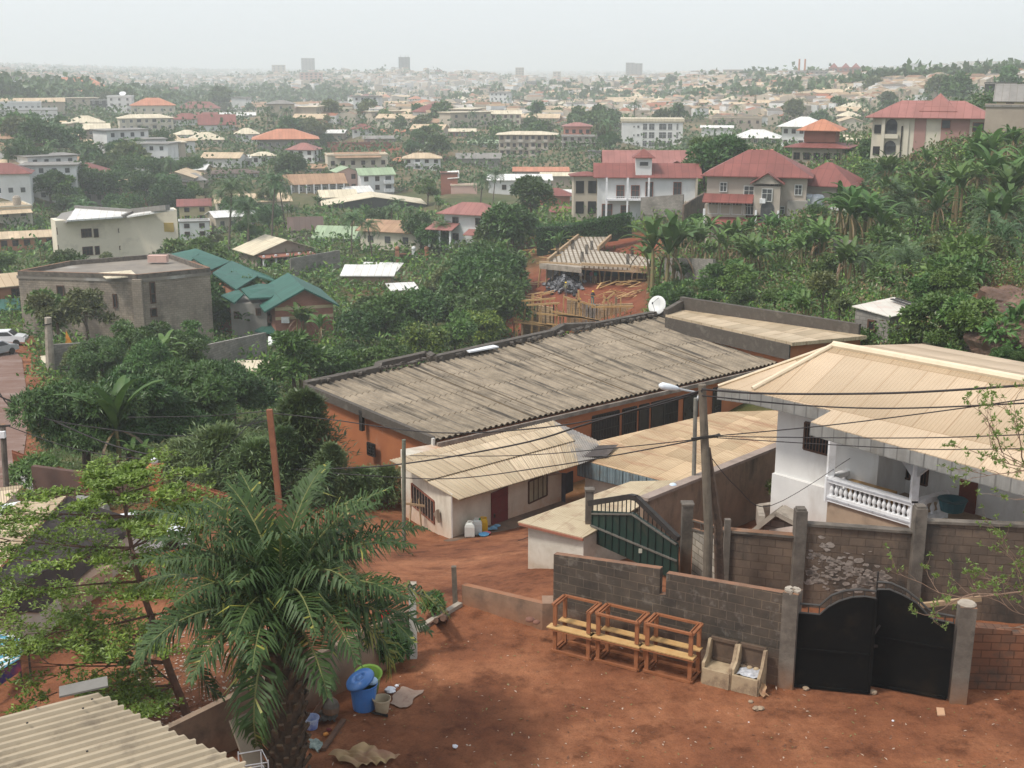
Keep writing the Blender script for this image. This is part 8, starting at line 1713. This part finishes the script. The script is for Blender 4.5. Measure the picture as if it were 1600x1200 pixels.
def sparse():
 g = random.Random(4); base = Vector((11.7, 21.5, 0)); t = thing('sparse_tree', 'sparse young tree with curving twigs and fresh green leaf tufts at the right edge', 'tree', base); m = MB(); LP = []
 m.tube([base-Vector((0,0,.4)), base+Vector((.05,.1,2)), base+Vector((0,.1,4.2)), base+Vector((-.1,.1,7.2))], [.13,.11,.08,.03], 8)
 def grow(p, d, L, r, depth):
  pts = [p]; n = 6
  for i in range(n): d = (d+Vector((g.gauss(0,.16),g.gauss(0,.16),g.gauss(.03,.13)))).normalized(); p = p+d*L/n; pts.append(p)
  m.tube(pts, [r*(1-.75*i/n) for i in range(n+1)], 5 if depth > 1 else 4)
  if depth > 0:
   for i in range(2, n+1):
    if g.random() < .85: s = Vector((g.gauss(0,.6),g.gauss(0,.6),g.gauss(0.1,.5))); grow(pts[i], (d+s).normalized(), L*.5*g.uniform(.7,1.2), r*.5, depth-1)
  if depth <= 1: LP.append(pts[-1]); LP.append(pts[-2] if g.random() < .4 else pts[-1])
 for z, dx, dz, L in ((2.4,-1,.15,2.4),(2.7,-1,.0,3.0),(3.0,-1,.2,2.8),(3.4,-1,.3,3.0),(3.8,-.9,.5,2.8),(4.2,-.8,.5,2.7),(4.6,-.7,.75,2.3),(3.2,1,.4,2.4),(4.4,.7,.6,2.4),(5,-.3,1,2)):
  grow(base+Vector((0,.1,z*1.12+1.1)), Vector((dx, g.uniform(-.5,.5), dz)).normalized(), L, .032, 3)
 P = np.array([tuple(p) for p in LP]); n = len(P); k = 4; P2_ = np.repeat(P, k, 0); D = rdir(n*k)+np.array([0,0,.4]); V, F = leaves(P2_, D, rdir(n*k), .06+.045*rng.random(n*k), .034); off = np.array(base)
 link('crown', np_mesh('crown', V-off, F, lSparse, uv=False), t); m.build('trunk', M('pinkish_twig', (.26,.17,.12), (.2,.13,.09), scale=4), t); print('sparse leaves', n*k)
sparse()
def small_bush(P0, rx, rz_, n, label, mt=None, L=.16, name='shrub', seed=1):
 t = thing(name, label, 'shrub', P0); lb = [((0,0,rz_*.55),(rx*.75,rx*.75,rz_*.5)), ((rx*.35,-.1,rz_*.45),(rx*.55,rx*.5,rz_*.42)), ((-rx*.4,.05,rz_*.45),(rx*.5,rx*.5,rz_*.42)), ((.05,.1,rz_*.8),(rx*.45,rx*.45,rz_*.25))]; P, d = lobes_pts(lb, n, .5); V, F = tufts(P, d, 4, L, L*.3, .1)
 link('foliage', np_mesh('foliage', V, F, mt or lShrub, uv=False), t); m = MB()
 for i in range(5): m.tube([(0,0,-.2), (random.uniform(-1,1)*rx*.4, random.uniform(-1,1)*rx*.4, rz_*.6)], .02, 4)
 lbuild(m, 'stems', mBark, t)
small_bush(at_z(606,1040,0), .62, 1.0, 900, 'round dark green shrub beside the white corner post')
small_bush(at_z(676,962,0), .35, .6, 250, 'small green weed tuft in the gap beyond the white corner post', lBroad, .14)
small_bush(at_z(1213,783,-.8), .4, .8, 110, 'leafy grey-green plant at the corner of the verandah house', lOlive, .2)
small_bush(at_z(1238,795,-.8), .45, .6, 160, 'low dark plant below the verandah house window', lBroad, .22)
small_bush(at_z(1262,803,-.6), .4, .5, 110, 'low leafy plant against the verandah base', lBroad, .22)
small_bush(at_z(60,770,-6), 1.6, 1.8, 500, 'green creeper on the chalky wall beside the street', lBroad, .3)
# ================================================================ trees one by one
for a in [('mango',136,750,186,0),('mango',205,735,160,1),('mango',300,705,165,2),('mango',365,668,125,0),('mango',235,640,120,1),('mango',165,612,95,2),('dense',285,590,80,0),('mango',265,720,120,1),
          ('bigbanana',190,752,180,0),('banana',212,755,60,1),('banana',140,480,46,1),('banana',178,490,60,0),('banana',260,505,36,2),('banana',205,515,34,0),
          ('cypress',478,770,150,0),('cypress',350,775,125,1),('cypress',295,772,100,1),('cypress',405,780,110,1),('cypress',448,780,115,0),('cypress',565,790,78,1),('cypress',605,790,80,1),('cypress',520,790,95,0),('cypress',500,790,70,1),('cypress',330,790,60,1),
          ('broad',462,625,118,0),('dense',520,618,80,1),('broad',570,612,85,2),('dense',545,590,60,2),('broad',612,590,65,0),
          ('yellow',660,572,80,0),('broad',712,562,85,1),('yellow',755,555,78,1),('broad',690,560,60,2),('dense',560,545,72,0),('dense',605,540,88,1),('dense',655,528,86,2),('dense',575,520,60,1),('dense',700,520,80,0),
          ('dense',740,478,98,1),('dense',775,470,92,2),('dense',715,470,70,0),('dense',800,398,98,0),('broad',770,402,80,1),('dense',830,345,75,1),('broad',838,330,60,0),
          ('olive',95,545,112,0),('broad',82,540,85,1),('olive',140,540,105,1),('broad',150,520,70,0),('broad',268,500,68,1),('olive',290,505,55,0),('broad',215,570,85,2),('dense',250,580,75,2),('broad',300,560,60,0),('olive',120,590,60,0),
          ('coconut',358,395,112,0),('coconut',388,405,112,1),('coconut',425,372,98,0),('coconut',445,352,82,1),('coconut',350,345,60,1),('coconut',549,408,78,0),('coconut',582,410,84,1),('coconut',610,380,62,0),('coconut',640,372,62,1),('coconut',625,365,54,0),('coconut',750,330,72,1),('coconut',770,322,60,0),('coconut',695,395,60,1),('coconut',950,318,48,0),
          ('dense',1118,315,112,1),('broad',1100,300,85,0),('dense',1135,300,80,2),('broad',1030,330,26,1),('dense',460,282,52,0),('dense',70,262,72,1),('dense',100,255,70,0),('dense',45,285,60,2),('broad',20,300,40,1),('dense',225,330,60,1),('dense',170,320,60,0),('dense',130,318,60,2),('olive',200,318,50,0),('dense',80,318,50,1),('dense',245,290,50,0),('broad',300,330,44,1),
          ('broad',345,175,40,0),('olive',498,232,60,0),('olive',488,236,56,1),('coconut',418,208,42,0),('coconut',430,210,42,1),('coconut',446,210,42,0),('broad',1355,262,44,1),('dense',1382,262,36,0),
          ('banana',1040,470,112,0),('banana',1020,450,80,1),('banana',1058,400,50,2),('banana',1090,415,58,0),('banana',1125,422,55,1),('banana',1155,428,52,2),('banana',1190,430,48,0),('banana',1222,425,48,1),('banana',1335,400,92,0),('banana',1315,380,80,2),('banana',1360,402,84,1),('banana',1345,392,80,2),('banana',1460,375,70,1),('banana',1440,352,70,2),('banana',1500,350,80,0),('banana',1545,345,90,1),('banana',1580,360,90,2),('banana',1560,395,80,0),('banana',1590,330,80,1),('banana',1530,300,80,2),('banana',1390,310,60,0),
          ('banana',1255,515,55,2),('banana',1275,498,48,0),('banana',1590,545,60,1),('olive',1285,500,90,1),('olive',1310,510,70,0),('broad',1455,520,52,0),('broad',1430,545,42,1),('broad',1400,548,36,2),('broad',1465,560,45,1),('yellow',1450,480,40,0),('dense',1565,580,40,1),('shrub',1350,545,30,0),('shrub',1490,570,30,1),('dense',1590,575,36,0),
          ('dense',1272,352,40,0),('oilpalm',1340,330,70,0),('oilpalm',1375,300,60,0),('dense',1270,395,34,0),('dense',1060,505,60,1),('broad',1110,500,50,0),('dense',1160,495,48,1),('broad',1210,492,50,2),('olive',1080,480,40,1),('broad',1040,490,50,1),('olive',640,480,34,0)]:
 if tree_px(a[0], a[1], a[2], a[3], i=a[4], tmin=42) is None: print('no ground', a)
RECT = []
for t in HOUSES:
 xs, ys = [], []
 for c in t.children:
  if c.name.startswith(('wall','roof')):
   for v in c.bound_box: q = t.matrix_basis @ c.matrix_basis @ Vector(v); x, y, f = project(q); xs.append(x); ys.append(y)
 if xs:
  s = (t.location-Vector((0,0,CAMZ))).length; px, py, _ = project(t.location); RECT.append((min(xs), max(xs), min(ys), min(max(ys), py+3), s))
RECT += [(795,1020,365,530,150),(470,1350,485,700,50),(88,280,325,412,208),(165,330,402,512,150),(262,524,386,528,140),(120,170,405,440,150)]
def blocked(px, py, wpx, hpx, s, lim=.16):
 for x0,x1,y0,y1,sh in RECT:
  if sh < s*.97:
   continue
  ox = min(px+wpx/2,x1)-max(px-wpx/2,x0); oy = min(py,y1)-max(py-hpx,y0)
  if ox > 0 and oy > 0 and ox*oy > lim*(x1-x0)*(y1-y0): return True
 return False
def fill(n, box, kinds, hm, lim=.16, jx=.1, tmax=9000, smin=60, tries=8):
 c = 0
 for _ in range(n*tries):
  if c >= n: break
  px, py = random.uniform(box[0], box[2]), random.uniform(box[1], box[3]); g = gnd(px, py, smin)
  if g is None or g.y > tmax: continue
  s = (g-Vector((0,0,CAMZ))).length; kd = random.choice(kinds); h = random.uniform(*hm[kd] if isinstance(hm, dict) else hm); hp = h*FPX/s
  if any(x0-1 < px < x1+1 and y1-(y1-y0)*.5 < py < y1+3 and sh > s*.9 for x0,x1,y0,y1,sh in RECT):
   if hp > 6: continue
  if (px-hp*.5 < 52 and py > 500) or ((px-1565)/70)**2+((py-505)/50)**2 < 1 or (300 < px < 445 and 530 < py < 625 and s < 140): continue
  if blocked(px, py, hp*.95, hp, s, lim): continue
  tree_px(kd, px, py, hp, tmin=smin, pos=g); c += 1
HM = {'dense':(6,9.5),'broad':(5.5,8.5),'olive':(5,8),'yellow':(4.5,6.5),'coconut':(8,12),'banana':(3,4.6),'oilpalm':(4,6),'shrub':(1.5,2.6),'mango':(7,9),'far':(6,11),'farpalm':(8,12)}
random.seed(3)
fill(40, (0,400,820,560), ['dense','broad','olive','dense'], HM, .10, smin=80)
fill(22, (0,430,520,660), ['broad','dense','banana'], HM, .10, smin=70)
fill(70, (0,300,880,420), ['dense','broad','olive','coconut','dense','banana'], HM, .12, smin=120)
fill(75, (0,225,1100,300), ['far','far','dense','farpalm'], HM, .14, smin=200)
fill(55, (0,110,620,228), ['far'], HM, .2, smin=400)
fill(30, (560,190,1000,235), ['far','far','farpalm'], HM, .15, smin=400)
fill(40, (900,118,1600,200), ['far','far','farpalm'], HM, .3, smin=480)
fill(34, (1020,380,1300,500), ['shrub','broad','banana'], {**HM,'broad':(3,5)}, .1, smin=60)
fill(44, (1300,235,1600,470), ['banana','shrub','oilpalm','shrub','olive','shrub'], {**HM,'shrub':(2,3.6),'olive':(3,4.5)}, .06, smin=60)
fill(20, (1440,480,1600,560), ['shrub','shrub','broad'], {**HM,'broad':(2.5,4)}, .1, smin=55)
# ================================================================ small houses filling the town
def smallhouse(rm, wm, W, D, Hh, kind, rh):
 m = MB(); m.box((0,0,Hh/2-1.5), (W,D,Hh+3), 1); m2 = MB(); roof_mb(m2, W, D, Hh, kind, rh, .7, y0=-D/2); k = len(m.v); m.v += m2.v; m.f += [tuple(i+k for i in f) for f in m2.f]; m.m += [0 if q == 0 else 1 for q in m2.m]
 for q in range(max(1,int(Hh/3))):
  for x in (-.36,-.13,.11,.35): m.box((W*x,-D/2-.03,1.7+3*q), (1.1,.1,1.2), 2)
 me = bpy.data.meshes.new('small_house'); me.from_pydata(m.v, [], m.f)
 for q in (roofmat(rm), wallmat(wm), mPaneFar): me.materials.append(q)
 me.polygons.foreach_set('material_index', m.m); me.update(); auto_uv(me); return me
SH = {}
for i,(rm,wm,W,D,Hh,kd,rh) in enumerate((('tan','beige',13,9,3.4,'gable',1.8),('cream','rough',11,10,3.2,'hip',2.4),('rust','cream',15,8,3.2,'gable',1.6),('orange','white',11,9,3.4,'hip',2.6),('tan','cream',18,9,3.6,'gable',1.7),('white','beige',12,8,3.4,'gable',1.3),('tan','rough',9,8,3,'shed',1.2),('red','white',12,9,5.8,'hip',2.4),('grey','beige',14,9,3.2,'gable',1.5),('cream','white',13,10,6,'hip',2.6),('grey','white',13,10,9,'flat',1),('cream','beige',20,9,6.2,'flat',1),('rust','grey',12,9,3,'shed',1.6),('tan','orange',14,8,3.4,'gable',2))): SH[i] = (smallhouse(rm,wm,W,D,Hh,kd,rh), rm, Hh > 5)
TOWN = []
random.seed(8)
def town(n, box, kinds, smin=250, gap=.5):
 c = 0
 for _ in range(n*14):
  if c >= n or len(TOWN) >= 299: break
  px, py = random.uniform(box[0],box[2]), random.uniform(box[1],box[3]); g = gnd(px, py, smin)
  if g is None: continue
  s = (g-Vector((0,0,CAMZ))).length; w_ = 13*FPX/s
  if blocked(px, py, w_, 6*FPX/s, s, .12) or any(abs(px-q[1]) < w_*gap*1.5 and abs(py-q[2]) < max(1.2,w_*.22*gap) for q in TOWN): continue
  if any(x0-w_*.4 < px < x1+w_*.4 and y0 < py < y1+2 for x0,x1,y0,y1,sh in RECT): continue
  i = random.choice(kinds); o = link('small_house', SH[i][0], loc=g, rz=-math.atan2(g.x,g.y)+random.gauss(0,.35)+(R(90) if random.random() < .15 else 0), sc_=random.uniform(.85,1.15)); TOWN.append([o, px, py, i, s]); c += 1
K = [0,0,1,2,2,3,4,4,5,6,8,12,13]
town(34, (0,290,700,400), [0,4,5,10,8,2,7,13,12], smin=180); town(75, (0,215,1100,300), [0,4,5,7,10,8,2,11,13,12], smin=200); town(52, (200,165,800,240), [0,4,2,3,7,10,11,5,8,13,12], smin=300); town(42, (0,118,620,172), [0,4,2,3,7,10,11,1,8,13,12]); town(60, (600,150,1060,208), K); town(120, (980,125,1600,208), K)
# everything past counting: the town and its trees melting into the haze
def distant():
 Vs, Fs, Mi, k = [], [], [], 0
 for _ in range(7000):
  px = random.uniform(-60,1660); py = random.choice([random.uniform(103,150), random.uniform(103,132), random.uniform(120,200)]); px = max(px, random.uniform(450,1660)) if py > 145 else px; g = gnd(px, py, 560)
  if g is None: continue
  W, D, Hh = random.uniform(6,14), random.uniform(5.5,9), random.choice([2.4,2.6,3,3,5.5]) if g.y < 1300 else random.choice([3,4,6,9]); m = MB(); rz = random.random()*3; c, s_ = math.cos(rz), math.sin(rz)
  b = [(-W/2,-D/2),(W/2,-D/2),(W/2,D/2),(-W/2,D/2)]; P = [(g.x+x*c-y*s_, g.y+x*s_+y*c) for x,y in b]; v = [(x,y,g.z-2) for x,y in P]+[(x,y,g.z+Hh) for x,y in P]+[((P[0][0]+P[3][0])/2,(P[0][1]+P[3][1])/2,g.z+Hh+1.1),((P[1][0]+P[2][0])/2,(P[1][1]+P[2][1])/2,g.z+Hh+1.1)]
  f = [(0,1,5,4),(1,2,6,5),(2,3,7,6),(3,0,4,7),(4,5,9,8),(6,7,8,9),(5,6,9,9),(7,4,8,8)]; Vs += v; Fs += [tuple(i+k for i in q) for q in f]; r_ = random.choice([2,2,3,4,4,6,7,7,5]); Mi += [random.choice([0,1,1])]*4+[r_]*2+[1]*2; k += 10
 o = link('distant_town', np_mesh('distant_town', np.array(Vs), np.array(Fs), [wallmat('white'),wallmat('beige'),roofmat('tan'),roofmat('cream'),roofmat('rust'),roofmat('white'),roofmat('orange'),roofmat('grey')], mi=Mi, uv=False)); o['kind'] = 'stuff'; o['label'] = 'countless small roofs of the distant town melting into the haze'
 Vs, Fs, k = [], [], 0
 for _ in range(3400):
  px = random.uniform(-60,1660); py = random.choice([random.uniform(100,165), random.uniform(100,125)]); g = gnd(px, py, 650)
  if g is None or (px > 560 and random.random() < .72): continue
  q = 26; P = np.array(g)+rng.normal(size=(q,3))*[4,4,2.0]*random.uniform(.6,1.5)+[0,0,4.2]; V, F = leaves(P, rdir(q), rdir(q), 4.6, 4.0); Vs.append(V); Fs.append(F+k); k += len(V)
 for _ in range(2000):      # low growth between the houses nearer by
  px = random.uniform(-60,1660); py = random.uniform(150,300); g = gnd(px, py, 250)
  if g is None or (px > 1330 and py > 200) : continue
  q = 22; sz = max(.5, min(3, g.y/260)); P = np.array(g)+rng.normal(size=(q,3))*[1.7,1.7,.7]*sz+[0,0,.8*sz]; V, F = leaves(P, rdir(q), rdir(q), .8*sz, .65*sz); Vs.append(V); Fs.append(F+k); k += len(V)
 o = link('distant_greenery', np_mesh('distant_greenery', np.concatenate(Vs), np.concatenate(Fs), lMango, uv=False)); o['kind'] = 'stuff'; o['label'] = 'mass of trees and bushes among the far houses'
distant()
# dense undergrowth on the slopes nearer by
def undergrowth():
 Vs, Fs, Mi, k = [], [], [], 0
 def patch(n, box, L, hgt, q=7, mi=(0,)):
  nonlocal k, Mi
  for _ in range(n):
   px, py = random.uniform(box[0],box[2]), random.uniform(box[1],box[3]); g = gnd(px, py, 44)
   if g is None or g.y > 420: continue
   if 800 < px < 1030 and 368 < py < 540 and ((px-905)/118)**2+((py-462)/66)**2 < 1: continue
   if 795 < px < 880 and 425 < py < 540 or ((px-1565)/75)**2+((py-505)/55)**2 < 1 and random.random() < .9: continue
   if 930 < px < 1060 and 365 < py < 405: continue
   if px < 54 and 530 < py < 770: continue
   if _dist_poly(g.x, g.y) < 2: continue
   sz = min(3.2, max(.6, g.y/75)); h = hgt*random.random()**2*(.5+.5*math.sin(g.x*.35)*math.cos(g.y*.3))*1.5
   P = np.array(g)+rng.normal(size=(q,3))*[.35,.35,.12]*sz+[0,0,.15*sz+max(h,0)]; V, F = leaves(P, unit(rdir(q)+np.array([0,-.2,.35])), rdir(q)+np.array([0,0,.8]), L*sz*(.6+.8*rng.random(q)), L*sz*.5); Vs.append(V); Fs.append(F+k); Mi += [random.choice(mi)]*q; k += len(V)
 patch(9500, (1020,240,1600,560), .27, 1.6, mi=(0,0,1,1,2,3)); patch(3000, (1330,200,1600,330), .27, 1.2, mi=(0,1,1,2,3)); patch(1500, (1450,400,1600,560), .2, .8, mi=(3,3,1)); patch(7500, (0,330,1040,640), .34, 1.2, mi=(0,0,1,2)); patch(3500, (0,620,660,800), .2, .6, mi=(0,1)); patch(600, (1440,470,1600,560), .2, .6, mi=(3,1)); patch(200, (1100,350,1300,380), .3, .5, mi=(0,1))
 o = link('undergrowth', np_mesh('undergrowth', np.concatenate(Vs), np.concatenate(Fs), [lBroad, lOlive, lYellow, lDry], mi=Mi, uv=False)); o['kind'] = 'stuff'; o['label'] = 'tangled undergrowth covering the slopes'
undergrowth()
# ================================================================ labels that single out each filled tree and house
def near_lm(px, py):
 b = min(LM, key=lambda l: math.hypot(l[1]-px, (l[2]-py)*1.6)); dx, dy = px-b[1], py-b[2]
 return b[0], ('right of' if dx > 0 else 'left of') if abs(dx) > abs(dy)*1.3 else ('just below' if dy > 0 else 'just above')
LM += [('the long grey roof', 860, 600), ('the oil palm', 440, 900), ('the block wall notch', 1036, 900), ('the orange railing', 100, 760), ('the leaning orange pole', 428, 680), ('the rocky outcrop', 1545, 515), ('the satellite dish', 1030, 478), ('the concrete pole by the street', 78, 540)]
ORD = ['first','second','third','fourth','fifth','sixth','seventh','eighth','ninth','tenth','eleventh','twelfth','thirteenth','fourteenth','fifteenth','sixteenth','seventeenth','eighteenth','nineteenth','twentieth','twenty-first','twenty-second','twenty-third','twenty-fourth','twenty-fifth','twenty-sixth','twenty-seventh']
B = {}
for o, kd, px, py, hp, s in TREES: l, r_ = near_lm(px, py); B.setdefault((KPH[kd] if s < 260 or kd not in ('dense','broad','olive') else 'distant '+KPH[kd].replace('round ',''), r_, l), []).append((px, o, {'banana':'banana plant','bigbanana':'banana plant','coconut':'palm','farpalm':'palm','oilpalm':'palm','shrub':'shrub'}.get(kd,'tree'), {'banana':'banana plants','coconut':'coconut palms','farpalm':'hazy palms of the town','far':'hazy trees of the town','shrub':'low shrubs on the slopes'}.get(kd, 'trees of the valley')))
for o, px, py, i, s in TOWN: l, r_ = near_lm(px, py); rm = SH[i][1]; B.setdefault((('flat-topped ' if i in (10,11) else 'two-storey ' if SH[i][2] else 'small ')+{'tan':'tan','cream':'cream','rust':'rusty','orange':'orange','white':'bright','red':'red','grey':'grey'}[rm]+'-roofed house', r_, l), []).append((px, o, 'house', 'small houses of the town'))
for (ph, r_, l), L in B.items():
 L.sort(key=lambda a: a[0])
 for k, (px, o, cat, grp) in enumerate(L):
  if len(L) == 1: lab = f'{ph} {r_} {l}'
  elif k == 0: lab = f'leftmost {ph} {r_} {l}'
  elif k == len(L)-1: lab = f'rightmost {ph} {r_} {l}'
  else: lab = f'{ORD[min(k,26)]} {ph} from the left {r_} {l}'
  tag(o, ' '.join(lab.split()[:16]), cat, grp)
print('trees', len(TREES), 'town', len(TOWN))
# ================================================================ haze
def haze():
 m = bpy.data.materials.new('haze_air'); m.use_nodes = True; n = m.node_tree.nodes; n.clear()
 o = n.new('ShaderNodeOutputMaterial'); v = n.new('ShaderNodeVolumePrincipled'); v.inputs['Color'].default_value = (.93,.975,1,1); v.inputs['Density'].default_value = HAZE_D; v.inputs['Anisotropy'].default_value = .15
 m.node_tree.links.new(v.outputs[0], o.inputs['Volume'])
 mb = MB(); mb.box((0, 5200, 10), (16600, 10900, 160)); h = mb.build('haze', m); h['kind'] = 'stuff'; h['label'] = 'pale haze lying over the distant town'
 return h
HAZE_D = .00043
haze()
